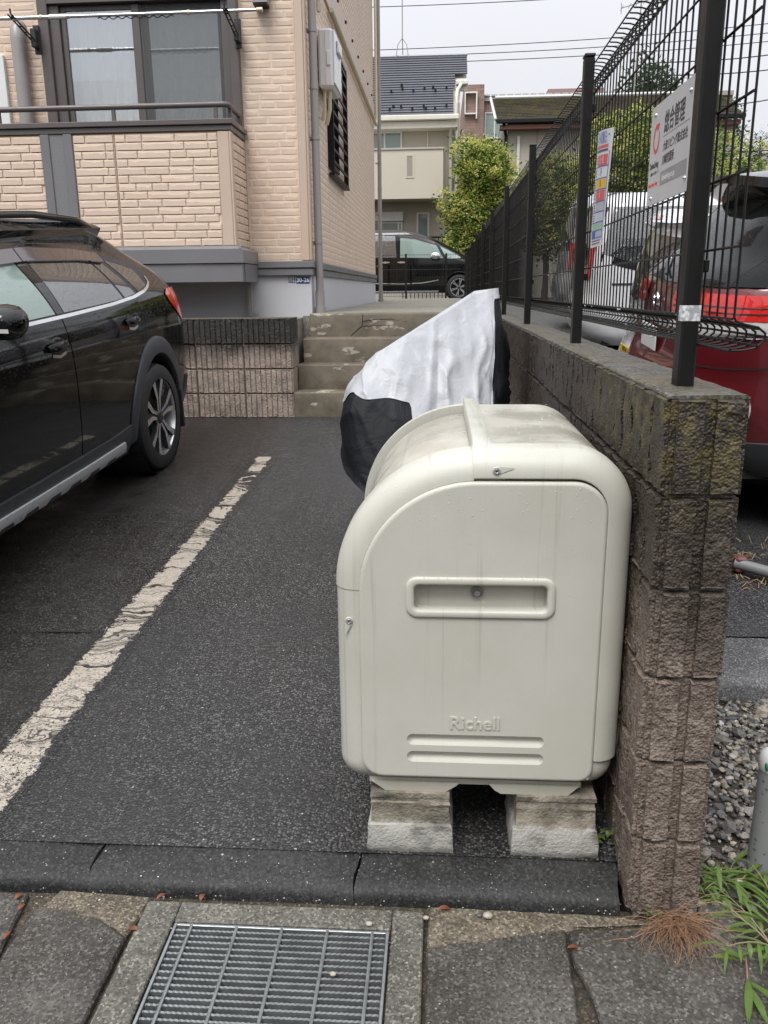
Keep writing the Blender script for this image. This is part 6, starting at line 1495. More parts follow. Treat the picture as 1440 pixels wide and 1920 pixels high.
# ---------------------------------------------------------------- far fence, houses, trees, wires
def far_fence():
    f = thing('low_mesh_fence', 'low black mesh fence closing the end of the path before the black minivan', 'fence', (-.6,20.3,1.14)); mt = M['black_metal']
    for x in (-1.45,-.84,.10): part('post', MB().box(x-.022,x+.022,20.28,20.32,1.10,2.16,.003), mt, f)
    for z in (1.20,1.45,1.80,2.13): part('rail_wire', MB().tube([(-1.5,20.27,z),(.46,20.27,z)], .004, 5), mt, f)
    mb = MB(); x = -1.48
    while x < .45: mb.tube([(x,20.275,1.17),(x,20.275,2.15)], .0022, 3, cap=False); x += .06
    part('upright_wires', mb, mt, f, kind='stuff')
    g = thing('railing_fence', 'dark railing of thin upright bars beside the beige house', 'fence', (.1,25.2,1.06))
    for z in (1.25,2.78): part('rail', MB().box(-1.2,.75,25.2,25.24,z,z+.05), mt, g)
    x = -1.15
    while x < .75: part('bar', MB().box(x,x+.025,25.205,25.235,1.06,2.78), mt, g); x += .115
far_fence()

def lap_roof(mb, o, eu, ev, W, L, n, th=.03, seed=1):
    """roof plane of n overlapping courses; o lower-left, eu along the eave, ev up the slope"""
    o, eu, ev = Vector(o), Vector(eu), Vector(ev); nn = eu.cross(ev).normalized()
    for k in range(n):
        a = o+ev*(L*k/n); b = o+ev*(L*(k+1)/n+.03)
        p = [a+nn*th, a+eu*W+nn*th, b+eu*W+nn*.004, b+nn*.004]; mb.poly(p); mb.poly([a, a+eu*W, a+eu*W+nn*th, a+nn*th])
def houses():
    gl = M['car_glass']; wf = plain('white_window_frame', (.70,.69,.66), .4)
    # beige rendered house
    h = thing('beige_house', 'beige rendered house with dark slate roof, balcony and white gutters', 'house', (-3,27,1.06))
    rend = plain('beige_render', (.47,.43,.36), .8, var=.06, scale=1.2, bump=.2, bscale=30); rend2_ = plain('soffit_render', (.55,.52,.45), .8); rend2 = plain('balcony_render', (.53,.485,.40), .8, var=.07, scale=.8, bump=.15, bscale=30)
    part('wall', MB().box(-8,.28,26.55,33,1.06,6.25), rend, h); part('wall', MB().prism([(27.2,1.06),(27.2,6.75),(29.1,8.20),(33,5.4),(33,1.06)], .282, .52, 'x'), rend, h); part('eave_soffit', MB().prism([(28.0,7.40),(29.15,8.25),(29.15,8.30),(28.0,7.46)], .37, .72, 'x'), rend2_, h)
    part('balcony', MB().box(-8,.02,25.55,26.545,3.90,5.22), rend2, h)
    part('balcony_cap', MB().box(-8,.04,25.52,26.545,5.222,5.27), plain('cap_metal', (.40,.38,.34), .5), h)
    part('balcony_slot', MB().box(-1.02,-.86,25.545,25.56,4.50,5.05), plain('slot_metal', (.30,.265,.22), .5), h); 
    fr = MB(); fr.box(-1.06,-1.02,25.535,25.56,4.46,5.09); fr.box(-.86,-.82,25.535,25.56,4.46,5.09); fr.box(-1.02,-.86,25.535,25.56,5.05,5.09); fr.box(-1.02,-.86,25.535,25.56,4.46,4.50); part('slot_frame', fr, rend2, h)
    slate = plain('slate_roof', (.075,.079,.092), .45, var=.15, scale=1.5); mb = MB()
    ev = Vector((0,3.2,2.38)).normalized(); lap_roof(mb, (-8,26.0,6.12), (1,0,0), ev, 8.30, 1.9, 12, .035); o2 = Vector((-8,26.0,6.12))+ev*1.9
    lap_roof(mb, o2, (1,0,0), ev, 8.36, .80, 5, .035); o3 = o2+ev*.80; lap_roof(mb, o3, (1,0,0), ev, 8.74, 1.27, 8, .035)
    top = o3+ev*1.27; part('roof', mb, slate, h)
    part('ridge', MB().tube([(-8,top.y,top.z+.03),(.76,top.y,top.z+.03)], .05, 6), plain('ridge_metal', (.30,.31,.33), .4), h)
    part('gable_wall', MB().prism([(26.4,6.2),(top.y,top.z-.1),(33,6.2)], -8, .40, 'x'), rend, h); part('rear_roof', MB().prism([(top.y,top.z),(top.y+4,top.z-3.3),(top.y+4,top.z-3.4),(top.y,top.z-.08)], -8, .50, 'x'), slate, h)
    for k, zoff in enumerate((.45,.62,1.75,1.92)):
        for i in range(7):
            if (i+k)%2: continue
            p = Vector((-6.2+i*.95+(0 if k < 2 else .2), 26.0, 6.12))+ev*zoff; 
            for dx in (0,3.1): part('snow_guard', MB().box(p.x+dx*.0-.035,p.x+.035,p.y-.04,p.y+.02,p.z+.02,p.z+.10), M['black_metal'], h) if dx == 0 else None
    for i, k in ((0,0),(1,1),(2,0),(3,1),(4,0),(5,1)):
        for base in (.42,1.55): 
            p = Vector((-1.55+i*.33,26.0,6.12))+ev*(base+.14*k); part('snow_guard', MB().box(p.x-.03,p.x+.03,p.y-.03,p.y+.02,p.z+.02,p.z+.11), M['black_metal'], h)
    gut = plain('cream_gutter', (.66,.63,.55), .45)
    part('gutter', MB().box(-8,.46,25.86,26.0,6.05,6.19,.02), gut, h); part('fascia', MB().box(-8,.42,26.0,26.54,5.86,6.04), gut, h)
    part('gutter', MB().box(.36,.76,27.95,28.07,7.40,7.52,.02), gut, h)
    part('downpipe', MB().tube([(.30,25.95,6.1),(.22,26.4,5.75),(.22,26.5,5.5),(.22,26.5,1.06)], .045, 8), gut, h, smooth=True); part('downpipe', MB().tube([(.55,28.0,7.42),(.42,27.3,7.1),(.40,27.15,6.9),(.40,27.15,1.06)], .045, 8), gut, h, smooth=True)
    part('gable_fascia', MB().box(.36,.74,28.08,28.2,7.25,7.42), gut, h)
    def window(x0,x1,z0,z1,y,par,curt=True,mull=None):
        w = MB(); t = .05; w.box(x0-t,x0,y-.06,y,z0-t,z1+t); w.box(x1,x1+t,y-.06,y,z0-t,z1+t); w.box(x0,x1,y-.06,y,z1,z1+t); w.box(x0,x1,y-.06,y,z0-t,z0)
        if mull: w.box(mull-.025,mull+.025,y-.055,y,z0,z1)
        o = part('window', w, wf, par); part('pane', MB().box(x0,x1,y-.02,y-.012,z0,z1), M['car_glass_green'] if curt else gl, o); return o
    window(-2.6,-1.25,5.28,5.82,26.545,h,True,-1.72); window(-.72,-.44,2.5,3.55,26.545,h,True); w = window(-2.6,-1.25,2.0,3.30,26.545,h,True,-1.32)
    part('shutter_box', MB().box(-2.7,-1.18,26.40,26.545,3.36,3.62), wf, h); part('wall_lamp', MB().box(-.02,.10,26.45,26.545,3.38,3.48,.02), wf, h); part('bar', MB().box(-.46,-.43,26.5,26.545,5.3,5.85), wf, h)
    # brown tiled apartment block
    a = thing('brown_apartment_block', 'brown tiled apartment block rising behind the beige house', 'apartment building', (4,46,1.06))
    t = NT('brown_wall_tile'); v = t.pos(); br = t.n('TexBrick', {'Vector': t.n('Mapping', {'Vector': v, 'Rotation': (R(90),0,0)}).outputs[0], 'Scale': 1., 'Mortar Size': .012, 'Brick Width': .45, 'Row Height': .12, 'Color1': (.20,.125,.095,1), 'Color2': (.27,.175,.135,1), 'Mortar': (.16,.13,.11,1)}); mt = t.done(br.outputs['Color'], .7)
    part('wall', MB().box(2.0,14,45,56,1,10.45), mt, a); part('wall', MB().box(1.0,2.0,44.4,56,1,10.95), mt, a); part('stair_tower', MB().box(5.25,8.0,46,50,10.4,11.0), plain('tower_render', (.30,.19,.18), .7), a); part('parapet', MB().box(1.95,14,44.9,45.0,10.3,10.5), plain('parapet_cap', (.34,.28,.25), .6), a)
    for x0,x1,z0,z1 in ((2.12,3.0,8.65,9.75),): window(x0,x1,z0,z1,45.0,a,True,(x0+x1)/2)
    part('recess_shade', MB().box(2.05,3.35,44.95,44.99,6.8,8.1), M['dark'], a); part('ledge', MB().box(2.0,4.5,44.5,45.0,8.05,8.2), mt, a)  # flat dark panel on the wall stands in for the shade of a recess
    for z0 in (9.6,7.4):
        w = MB(); w.box(1.05,1.10,44.2,44.4,z0,z0+1.0); w.box(1.60,1.66,44.2,44.4,z0-.2,z0+1.0); w.box(1.10,1.60,44.2,44.4,z0+.94,z0+1.0); w.box(1.10,1.60,44.2,44.4,z0,z0+.06); part('balcony_rail', w, wf, a)
    w = MB(); w.box(3.4,3.46,44.6,44.99,9.0,9.6); w.box(3.46,4.0,44.6,44.65,9.5,9.6); w.box(3.46,4.0,44.6,44.65,9.0,9.06); part('balcony_rail', w, wf, a); window(3.5,4.1,7.2,7.9,44.98,a)
    mb = MB()
    for i in range(26): mb.tube([(2.0+i*.38,44.95,10.52),(2.3+i*.38,44.95,10.52)], .09, 6)
    part('roof_tiles', mb, plain('grey_tile', (.22,.21,.22), .6), a, kind='stuff')
    # house with a mossy tiled roof
    m = thing('mossy_roof_house', 'pale house under a mossy brown tiled roof with red eave board', 'house', (5,29,1.06))
    t = NT('mossy_tile'); v = t.pos(); n = t.noise(1.1,5,v,.65); c = t.mix(t.ramp(n,.35,.65), (.075,.064,.050), (.115,.10,.062)); c = t.mix(t.math('MULTIPLY', t.ramp(t.noise(2.5,5,v,.7), .48,.62), .7), c, (.135,.115,.04)); mossy = t.done(c, .75, t.bump(t.noise(20,3,v), .5, .03))
    mb = MB(); ev = Vector((0,3.1,1.24)).normalized(); lap_roof(mb, (1.60,27.6,6.27), (1,0,0), ev, 7.4, 3.35, 15, .05); tp = Vector((1.6,27.6,6.27))+ev*3.35; part('roof', mb, mossy, m)
    part('ridge', MB().tube([(1.75,tp.y,tp.z+.04),(9.0,tp.y,tp.z+.04)], .07, 6), plain('ridge_cap', (.5,.5,.5), .5), m); part('verge', MB().tube([(1.60,27.6,6.32),(1.60+.0,tp.y,tp.z+.03)], .05, 5), plain('verge_metal', (.5,.51,.52), .4), m)
    part('rear_roof', MB().prism([(tp.y,tp.z),(tp.y+3.2,tp.z-1.6),(tp.y+3.2,tp.z-1.7),(tp.y,tp.z-.1)], 2.0, 9, 'x'), mossy, m)
    part('gutter', MB().box(1.62,9,27.5,27.6,6.20,6.33,.02), M['black_metal'], m); part('eave_board', MB().box(1.75,8.9,27.62,27.9,6.05,6.17), plain('red_oxide', (.17,.065,.045), .6), m)
    sid = plain('pale_siding', (.43,.395,.33), .75, var=.06, scale=3, bump=.4, bscale=14); part('wall', MB().prism([(28.0,1.06),(28.0,6.2),(tp.y,tp.z-.12),(33.2,6.0),(33.2,1.06)], 2.0, 8.8, 'x'), sid, m)
    part('downpipe', MB().tube([(1.85,27.6,6.2),(1.95,27.95,5.9),(1.95,27.95,1.06)], .05, 8), M['black_metal'], m, smooth=True); part('white_pipe', MB().box(2.30,2.38,27.93,27.99,1.5,5.9), wf, m)
    for x in (2.9,3.6,5.0,6.6): part('panel_joint', MB().box(x,x+.02,27.985,27.998,1.1,6.1), M['pvc_grey'], m)
    for z in (3.2,4.7): part('panel_joint', MB().box(2.9,8.7,27.985,27.998,z,z+.02), M['pvc_grey'], m)
    for x0 in (5.3,7.2): window(x0,x0+1.1,3.4,4.5,27.995,m,True,x0+.55)
    # grey-roofed house further right
    g = thing('grey_roof_house', 'house with plain grey gabled roof at the far right', 'house', (11,30,1.06)); grm = plain('grey_roof', (.22,.23,.24), .5, var=.1, scale=1.)
    part('wall', MB().box(10.2,16,30.2,36,1.06,4.4), sid, g); mb = MB(); ev = Vector((0,2.4,1.55)).normalized(); 
    ex = Vector((1,0,0)); mb.prism([(9.8,4.15),(11.7,5.95),(16.5,5.95),(16.5,4.15)], 29.9, 36.2, 'y'); part('roof', mb, grm, g); part('ridge', MB().tube([(11.7,29.9,5.98),(11.7,36.2,5.98)], .06, 6), M['pvc_grey'], g)
houses()

# ---- trees
def m_leaf(name, cols, rough=.45, trans=.35):
    t = NT(name); oi = t.n('Attribute', attribute_name='tone').outputs['Fac']; r = t.n('ValToRGB', {0: oi}); cr = r.color_ramp
    while len(cr.elements) > 1: cr.elements.remove(cr.elements[-1])
    cr.elements[0].position = 0; cr.elements[0].color = (*cols[0],1)
    for i, c in enumerate(cols[1:], 1): e = cr.elements.new(i/(len(cols)-1)); e.color = (*c,1)
    c = t.mix(t.math('MULTIPLY', t.noise(3,2), .35), r.outputs[0], tuple(x*.6 for x in cols[0]))
    tr = t.n('BsdfTranslucent', {'Color': c}); t.done(c, rough, spec=.3); mx = t.n('MixShader', {0: trans, 1: t.b.outputs[0], 2: tr.outputs[0]}); t.t.links.new(mx.outputs[0], t.out.inputs[0]); return t.m
def leaf_cloud(name, parent, mat, pts, size, tones, per=4, seed=1, asp=.45, up=.3):
    """many single leaves, each a folded quad with its own tone"""
    rnd = np.random.default_rng(seed); V = []; F = []; T = []
    for (p, tn, out) in zip(pts, tones, [None]*len(pts)):
        tip = tn > .62 and per > 4 and asp < .5
        for k in range(per*2 if tip else per):
            q = np.array(p)+rnd.normal(0, size*(.55 if tip else .95), 3); d = rnd.normal(0,1,3); d[2] = abs(d[2])*up+.15; d /= np.linalg.norm(d); s = np.cross(d, rnd.normal(0,1,3)); s /= np.linalg.norm(s)+1e-9; L = size*(rnd.uniform(.4,1.0) if tip else rnd.uniform(.5,1.5)); w = L*asp; n = len(V)
            nn = np.cross(d,s)*w*.25
            V += [tuple(q), tuple(q+d*L*.5+s*w*.5+nn), tuple(q+d*L), tuple(q+d*L*.5-s*w*.5+nn)]; F += [(n,n+1,n+2),(n,n+2,n+3)]; t = min(1,max(0,tn+rnd.normal(0,.10))); T += [t]*4
    off = ORG.get(parent,(0,0,0)); me = bpy.data.meshes.new(name); me.from_pydata([(a-off[0],b-off[1],c-off[2]) for a,b,c in V], [], F); me.materials.append(mat)
    at = me.attributes.new('tone','FLOAT','POINT'); at.data.foreach_set('value', T)
    o = bpy.data.objects.new(name, me); C.objects.link(o); o.parent = parent; ORG[o] = off; return o
def crown_pts(center, rad, n, seed, lump=.25, shell=.50):
    """points through an uneven crown volume, denser towards the outside; second value 0 inside .. 1 on the skin"""
    rnd = np.random.default_rng(seed); K = rnd.normal(0,1,(7,3)); ph = rnd.uniform(0,6.3,7); P = []; D = []
    while len(P) < n:
        d = rnd.normal(0,1,3); d /= np.linalg.norm(d); r = shell+(1-shell)*rnd.random()**.6
        k = 1+lump*sum(math.sin(4.2*np.dot(K[i],d)+ph[i]) for i in range(7))/3.2
        P.append(np.array(center)+d*r*np.array(rad)*max(.35,k)); D.append(r)
    return P, np.array(D)
bark = plain('bark', (.085,.065,.05), .9, bump=.8, bscale=30)
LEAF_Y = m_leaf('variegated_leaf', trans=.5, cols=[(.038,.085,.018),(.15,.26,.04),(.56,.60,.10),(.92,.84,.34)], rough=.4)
LEAF_G = m_leaf('green_leaf', [(.03,.065,.02),(.06,.12,.035),(.13,.22,.06)]); LEAF_D = m_leaf('dark_conifer', [(.018,.035,.018),(.035,.06,.03),(.06,.09,.04)])
def tree(name, label, base, parts, leaf, size, mat, tone, seed, trunk=.10, group=None, per=4, asp=.45):
    t = thing(name, label, 'tree', base, group); rnd = random.Random(seed); x, y, z = base
    top = max(c[2] for c, r, n in parts)
    pts = [(x,y,z),(x+.03,y,z+(top-z)*.3),(x-.02,y+.03,z+(top-z)*.6),(x+.02,y,top)]
    tk = MB(); tk.tube(pts, [trunk,trunk*.85,trunk*.6,trunk*.2], 8)
    for c, r, n in parts:
        for _ in range(4):
            k = rnd.uniform(.3,.75); s = Vector((x,y,z+(top-z)*k)); e = Vector(c)+Vector((rnd.uniform(-.6,.6)*r[0],rnd.uniform(-.6,.6)*r[1],rnd.uniform(-.2,.6)*r[2])); tk.tube([s, s.lerp(e,.5)+Vector((0,0,.1)), e], [trunk*.4,trunk*.28,trunk*.1], 6)
    part('trunk', tk, bark, t, smooth=True); P = []; T = []
    for i, (c, r, n) in enumerate(parts):
        p, d = crown_pts(c, r, n, seed*10+i); P += p; T += [tone(q, dd, c, r, rnd) for q, dd in zip(p, d)]
    leaf_cloud('crown', t, mat, P, leaf, T, per, seed, asp); return t
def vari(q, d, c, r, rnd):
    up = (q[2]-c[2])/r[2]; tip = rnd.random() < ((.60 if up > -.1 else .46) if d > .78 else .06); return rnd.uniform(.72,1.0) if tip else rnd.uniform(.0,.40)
def plain_tone(q, d, c, r, rnd): return rnd.uniform(.1,.9)
def trees():
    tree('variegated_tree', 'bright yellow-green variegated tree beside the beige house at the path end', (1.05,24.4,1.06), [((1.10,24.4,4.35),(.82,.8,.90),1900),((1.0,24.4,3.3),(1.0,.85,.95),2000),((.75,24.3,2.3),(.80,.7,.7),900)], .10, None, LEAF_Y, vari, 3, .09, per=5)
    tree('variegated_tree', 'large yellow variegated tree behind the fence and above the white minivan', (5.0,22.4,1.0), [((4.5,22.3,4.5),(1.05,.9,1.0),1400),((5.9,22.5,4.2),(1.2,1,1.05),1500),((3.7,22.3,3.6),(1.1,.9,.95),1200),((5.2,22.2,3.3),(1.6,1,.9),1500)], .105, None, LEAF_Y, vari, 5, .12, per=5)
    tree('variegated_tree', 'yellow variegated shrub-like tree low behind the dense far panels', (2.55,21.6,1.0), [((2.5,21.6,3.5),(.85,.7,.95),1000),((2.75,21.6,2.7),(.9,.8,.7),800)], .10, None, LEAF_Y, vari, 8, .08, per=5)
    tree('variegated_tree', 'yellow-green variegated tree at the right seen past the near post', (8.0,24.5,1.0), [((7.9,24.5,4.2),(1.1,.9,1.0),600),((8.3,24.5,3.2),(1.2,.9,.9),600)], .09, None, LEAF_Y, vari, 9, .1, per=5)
    tree('green_tree', 'tall green tree rising behind the mossy roof ridge', (9.3,41,1.06), [((9.2,41,9.6),(1.15,1.0,1.25),500),((8.2,41,9.0),(1.0,.9,.8),300),((10.3,41,8.9),(1.2,1,.9),350),((9.2,41,7.6),(2,1.2,1.2),300)], .20, None, LEAF_G, plain_tone, 12, .2, per=5)
    tree('green_tree', 'loose mid-green tree at the right behind the near fence post', (9.3,30,1.06), [((9.0,30,6.2),(.75,.7,.95),450),((9.1,30,5.0),(.9,.8,1.1),450),((9.3,30,3.6),(1.0,.9,1.0),300)], .13, None, LEAF_G, plain_tone, 14, .12, per=5)
    # pine with layered branches
    b = (10.9,31.5,1.06); t = thing('pine_tree', 'dark pine with layered drooping branches at the right edge', 'tree', b); tk = MB(); tk.tube([b,(10.8,31.5,3),(10.95,31.5,5),(10.85,31.5,6.3)], [.14,.12,.09,.03], 8); rnd = random.Random(3); P = []; T = []
    for k in range(26):
        z = 2.6+k*.14; L = rnd.uniform(.5,1.0)*(1.9-(z-2.6)*.36); a = rnd.uniform(0,6.28); e = Vector((10.9+L*math.cos(a), 31.5+L*math.sin(a)*.8, z+.15*L-.1)); tk.tube([(10.9,31.5,z),((10.9+e.x)/2,(31.5+e.y)/2,z+.10*L),e], [.03,.022,.008], 5)
        for q in range(16):
            f = .35+.65*q/15; P.append(np.array([10.9+(e.x-10.9)*f, 31.5+(e.y-31.5)*f, z+(e.z-z)*f+.05])+np.array([rnd.gauss(0,.13),rnd.gauss(0,.13),rnd.gauss(0,.05)])); T.append(rnd.random())
    part('trunk', tk, bark, t, smooth=True); leaf_cloud('crown', t, LEAF_D, P, .16, T, 7, 4, .14, .6)
trees()

def wires_and_poles():
    # power lines sagging across the sky
    for k, (x0,z0,x1,z1,y,lab) in enumerate(((-6,13.05,26,14.9,38,'topmost of the six thin power lines across the sky'),(-6,12.82,26,14.6,38,'second from the top of the six power lines across the sky'),(-6,12.55,26,14.2,38,'third from the top of the six power lines across the sky'),(-6,10.95,26,12.75,38,'fourth from the top of the six power lines, first of the lower three'),(-6,10.7,26,12.35,38,'fifth from the top of the six power lines across the sky'),(-6,10.45,26,12.0,38,'lowest of the six thin power lines across the sky'))):
        pts = [(x0+(x1-x0)*i/24, y, z0+(z1-z0)*i/24-.55*math.sin(math.pi*i/24)) for i in range(25)]
        solo('power_line', MB().tube(pts, .016, 5), M['black_metal'], lab, 'power line', (x0,y,z0), smooth=True, group='power lines across the sky')
    # utility pole just beyond the right edge, its arms and cables reaching in
    p = thing('utility_pole', 'concrete utility pole with crossarms and cables at the right edge', 'utility pole', (11.35,24.0,1.06)); cm = plain('pole_concrete', (.32,.31,.30), .8, bump=.2)
    part('pole', MB().tube([(11.35,24,1.06),(11.35,24,13)], [.17,.11], 14), cm, p, smooth=True)
    for z, x0, x1 in ((8.25,10.0,12.6),(7.6,10.0,12.6),(9.1,10.35,12.4)): part('crossarm', MB().box(x0,x1,23.86,23.94,z,z+.09), M['pvc_grey'], p)
    for x, z in ((10.4,9.2),(10.8,9.2),(12.1,9.2),(10.25,8.34),(10.7,8.34),(10.25,7.69),(10.7,7.69)): part('insulator', MB().lathe([(0,0),(.04,.01),(.055,.06),(.03,.10),(.05,.13),(.02,.18),(0,.18)], 10, (x,23.9,z)), plain('ceramic', (.5,.5,.5), .3), p)
    for z in (9.35,9.15,8.9): 
        part('strain_insulator', MB().tube([(9.3,23.9,z-.12),(9.75,23.9,z-.06),(9.9,23.9,z-.05),(10.5,23.9,z)], [.012,.05,.02,.012], 7), M['black_plastic'], p)
    rnd = random.Random(5)
    for i in range(11):
        x = rnd.uniform(10.1,11.4); z = rnd.uniform(5.2,8.6); x2 = x+rnd.uniform(-.8,1.0); z2 = z-rnd.uniform(.4,2.6); part('cable', MB().tube([(x,23.8,z),((x+x2)/2+rnd.uniform(-.3,.3),23.8,(z+z2)/2-.3),(x2,23.8,z2)], .014, 5), M['black_metal'], p)
    part('cable', MB().tube([(10.0+.17*math.cos(a)+.75,23.8,5.0+.17*math.sin(a)) for a in np.linspace(0,6.3,16)], .014, 5), M['black_metal'], p)
    for z0, z1 in ((6.9,7.55),(6.6,7.15),(5.75,6.6),(4.9,5.0)):
        part('cable', MB().tube([(5.5+i*.65,23.9-.0*i,z0+(z1-z0)*i/9-.2*math.sin(math.pi*i/9)) for i in range(10)], .014, 5), M['black_metal'], p)
    # mast antennas on the roofs
    a = thing('roof_antenna', 'thin antenna mast with forked foot on the dark slate roof', 'antenna', (-1.35,29.2,8.7)); mt = M['pvc_grey']
    part('mast', MB().tube([(-1.30,29.2,9.05),(-1.30,29.2,12.2)], .018, 6), mt, a); 
    for dx, dy in ((-.20,-.15),(.20,-.15),(.0,.25)): part('leg', MB().tube([(-1.30,29.2,9.05),(-1.30+dx*.7,29.2+dy*.5,8.85),(-1.30+dx,29.2+dy,8.5+dy*.3)], .014, 5), mt, a)
    b = thing('roof_antenna', 'tall antenna mast with small aerials seen through the fence top', 'antenna', (7.7,38.5,9)); part('mast', MB().tube([(7.9,38.5,8.0),(8.05,38.5,14.2)], .028, 6), mt, b); part('boom', MB().tube([(7.2,38.5,12.35),(8.6,38.5,12.7)], .02, 5), mt, b)
    for i in range(5): part('element', MB().tube([(7.25+i*.3,38.2,12.36+i*.07),(7.25+i*.3,38.8,12.36+i*.07)], .012, 4), mt, b)
    part('element', MB().tube([(7.22,38.5,12.15),(7.22,38.5,12.55)], .015, 4), mt, b)
wires_and_poles()

def house_across():
    # the house over the road behind the viewer: seen only mirrored in glass and paint
    h = thing('house_across_road', 'grey rendered house on the other side of the road, mirrored in the window panes', 'house', (-3,-14,-.1)); w = plain('grey_render', (.30,.30,.29), .8, worldvec=True)
    part('wall', MB().box(-14,9,-22,-14,-.3,6.6), w, h); part('roof', MB().prism([(-13.4,6.6),(-18,9.0),(-22.6,6.6)], -14.6, 9.6, 'x'), plain('dark_tile_roof', (.07,.075,.08), .5), h)
    for x in (-11.5,-7,-2.5,2,6):
        for z in (1.0,4.2): part('window', MB().box(x,x+1.7,-14,-13.95,z,z+1.3), M['car_glass'], h)
house_across()
# ---------------------------------------------------------------- gravel, weeds, bollard and small things by the wall
def right_corner():
    rnd = random.Random(21)
    # gravel
    t = NT('gravel_stone'); a = t.n('Attribute', attribute_name='tone').outputs['Fac']; r = t.n('ValToRGB', {0: a}); cr = r.color_ramp; cr.elements[0].color = (.035,.036,.040,1); cr.elements[1].color = (.50,.48,.44,1)
    for p, c in ((.3,(.10,.095,.09)),(.55,(.20,.175,.14)),(.75,(.24,.225,.20)),(.9,(.33,.29,.22))): e = cr.elements.new(p); e.color = (*c,1)
    gm = t.done(t.mix(t.math('MULTIPLY', t.noise(120,3,t.pos()), .5), r.outputs[0], (.05,.045,.04)), .42, t.bump(t.noise(150,3,t.pos()), .4, .003))
    import bmesh
    bm = bmesh.new(); bmesh.ops.create_icosphere(bm, subdivisions=1, radius=1); base = [v.co.copy() for v in bm.verts]; faces = [tuple(v.index for v in f.verts) for f in bm.faces]; bm.free()
    V = []; F = []; T = []
    for i in range(5200):
        x = rnd.uniform(.612,1.65); y = rnd.uniform(1.70,2.72)
        if y < 1.84 and rnd.random() < .6: continue
        s = rnd.choice((.004,.006,.007,.009,.011,.013))*rnd.uniform(.8,1.3); 
        if rnd.random() < .012: s = rnd.uniform(.022,.032)
        sc = Vector((rnd.uniform(.7,1.3),rnd.uniform(.7,1.2),rnd.uniform(.45,.8)))*s; m = Matrix.Rotation(rnd.uniform(0,6.3),3,'Z') @ Matrix.Rotation(rnd.uniform(-.5,.5),3,'X'); n = len(V); tn = rnd.random(); jit = [rnd.uniform(.70,1.2) for _ in base]
        z = -.10+.02*(y-1.6)+s*.25+rnd.uniform(0,.012)
        for b, j in zip(base, jit): q = m @ Vector((b.x*sc.x*j,b.y*sc.y*j,b.z*sc.z*j)); V.append((x+q.x,y+q.y,z+q.z)); T.append(tn)
        F += [tuple(k+n for k in f) for f in faces]
    me = bpy.data.meshes.new('gravel'); me.from_pydata(V,[],F); me.materials.append(gm); at = me.attributes.new('tone','FLOAT','POINT'); at.data.foreach_set('value', T)
    o = bpy.data.objects.new('gravel', me); C.objects.link(o); o['kind'] = 'stuff'
    # concrete edging between gravel and lot
    k = thing('edging', 'rough grey concrete edging between the gravel and the lot', 'edging', (1.3,2.95,-.05))
    x = .62
    for L in (.95,1.1,1.2):
        mb = MB(); n = 14; P = []
        for i in range(n+1):
            u = x+.004+(L-.008)*i/n; e = rnd.uniform(-.008,.008); P.append([(u,2.74+e,-.14),(u,2.735+e,-.035),(u,2.755+e,-.012),(u,2.86,-.004+rnd.uniform(-.003,.003)),(u,3.0,.006+rnd.uniform(-.003,.003)),(u,3.09+e,.004),(u,3.11+e,-.05)])
        mb.grid(P, flip=True); mb.poly(P[0]); mb.poly(P[-1][::-1]); part('edging_stone', mb, M['kerb2'], k, smooth=True, ang=50); x += L
    # steel guard post with white cap
    b = thing('guard_post', 'spotted grey steel guard post with white cap at the right edge', 'post', (.795,1.85,-.09))
    t = NT('spotted_galvanised'); v = t.pos(); vo = t.n('TexVoronoi', {'Scale': 55., 'Vector': v}); sp = t.ramp(t.math('ADD', vo.outputs['Distance'], t.math('MULTIPLY', t.noise(40,3,v), .3)), .42, .34); c = t.mix(t.noise(6,4,v), (.20,.205,.21), (.32,.325,.33)); pm = t.done(t.mix(t.math('MULTIPLY', sp, .7), c, (.07,.072,.075)), .5, metallic=.3)
    part('tube', MB().tube([(.812,1.85,-.10),(.815,1.85,.20)], .031, 24), pm, b, smooth=True, ang=60)
    mb = MB(); mb.lathe([(.032,0),(.034,.004),(.034,.028),(.029,.044),(.018,.053),(0,.056)], 24, (.815,1.85,.193)); cp = part('cap', mb, plain('post_cap', (.52,.52,.50), .45), b, smooth=True, ang=60)
    q = MB(); q.lathe([(0,-.003),(.008,-.003),(.010,0)], 14, (.790,1.827,.213), 'x'); part('reflector', q, plain('green_reflector', (.02,.16,.09), .3), cp)
    # clamped pipes lying under the red car
    p = thing('ground_pipe', 'grey pipe with rusty red clamp lying by the wall under the red SUV', 'pipe', (1.30,3.7,.08))
    part('pipe', MB().tube([(1.12,4.02,.17),(1.27,3.72,.13)], .026, 12).tube([(1.34,3.67,.12),(1.80,3.30,.08)], .026, 12), M['pipe_dark'], p, smooth=True, ang=50); part('clamp', MB().box(1.24,1.33,3.66,3.73,.07,.155,.01).box(1.335,1.385,3.64,3.70,.08,.155,.01), plain('rusty_clamp', (.13,.05,.045), .6), p)
    part('pipe_end', MB().tube([(1.255,3.745,.134),(1.275,3.715,.131)], .029, 12), M['ivory'], p)
    gr = MB(); 
    for i in range(260):
        x, y = rnd.uniform(.62,1.7), rnd.uniform(3.60,4.1)-.2*rnd.random(); z = lot_z(y)+.004; a = rnd.uniform(0,6.3); L = rnd.uniform(.02,.07); gr.tube([(x,y,z),(x+L*.5*math.cos(a),y+L*.5*math.sin(a),z+rnd.uniform(.005,.03)),(x+L*math.cos(a),y+L*math.sin(a),z+.004)], .0016, 3, cap=False)
    struct('dry_grass', gr, plain('dry_straw', (.26,.19,.09), .8), kind='stuff')
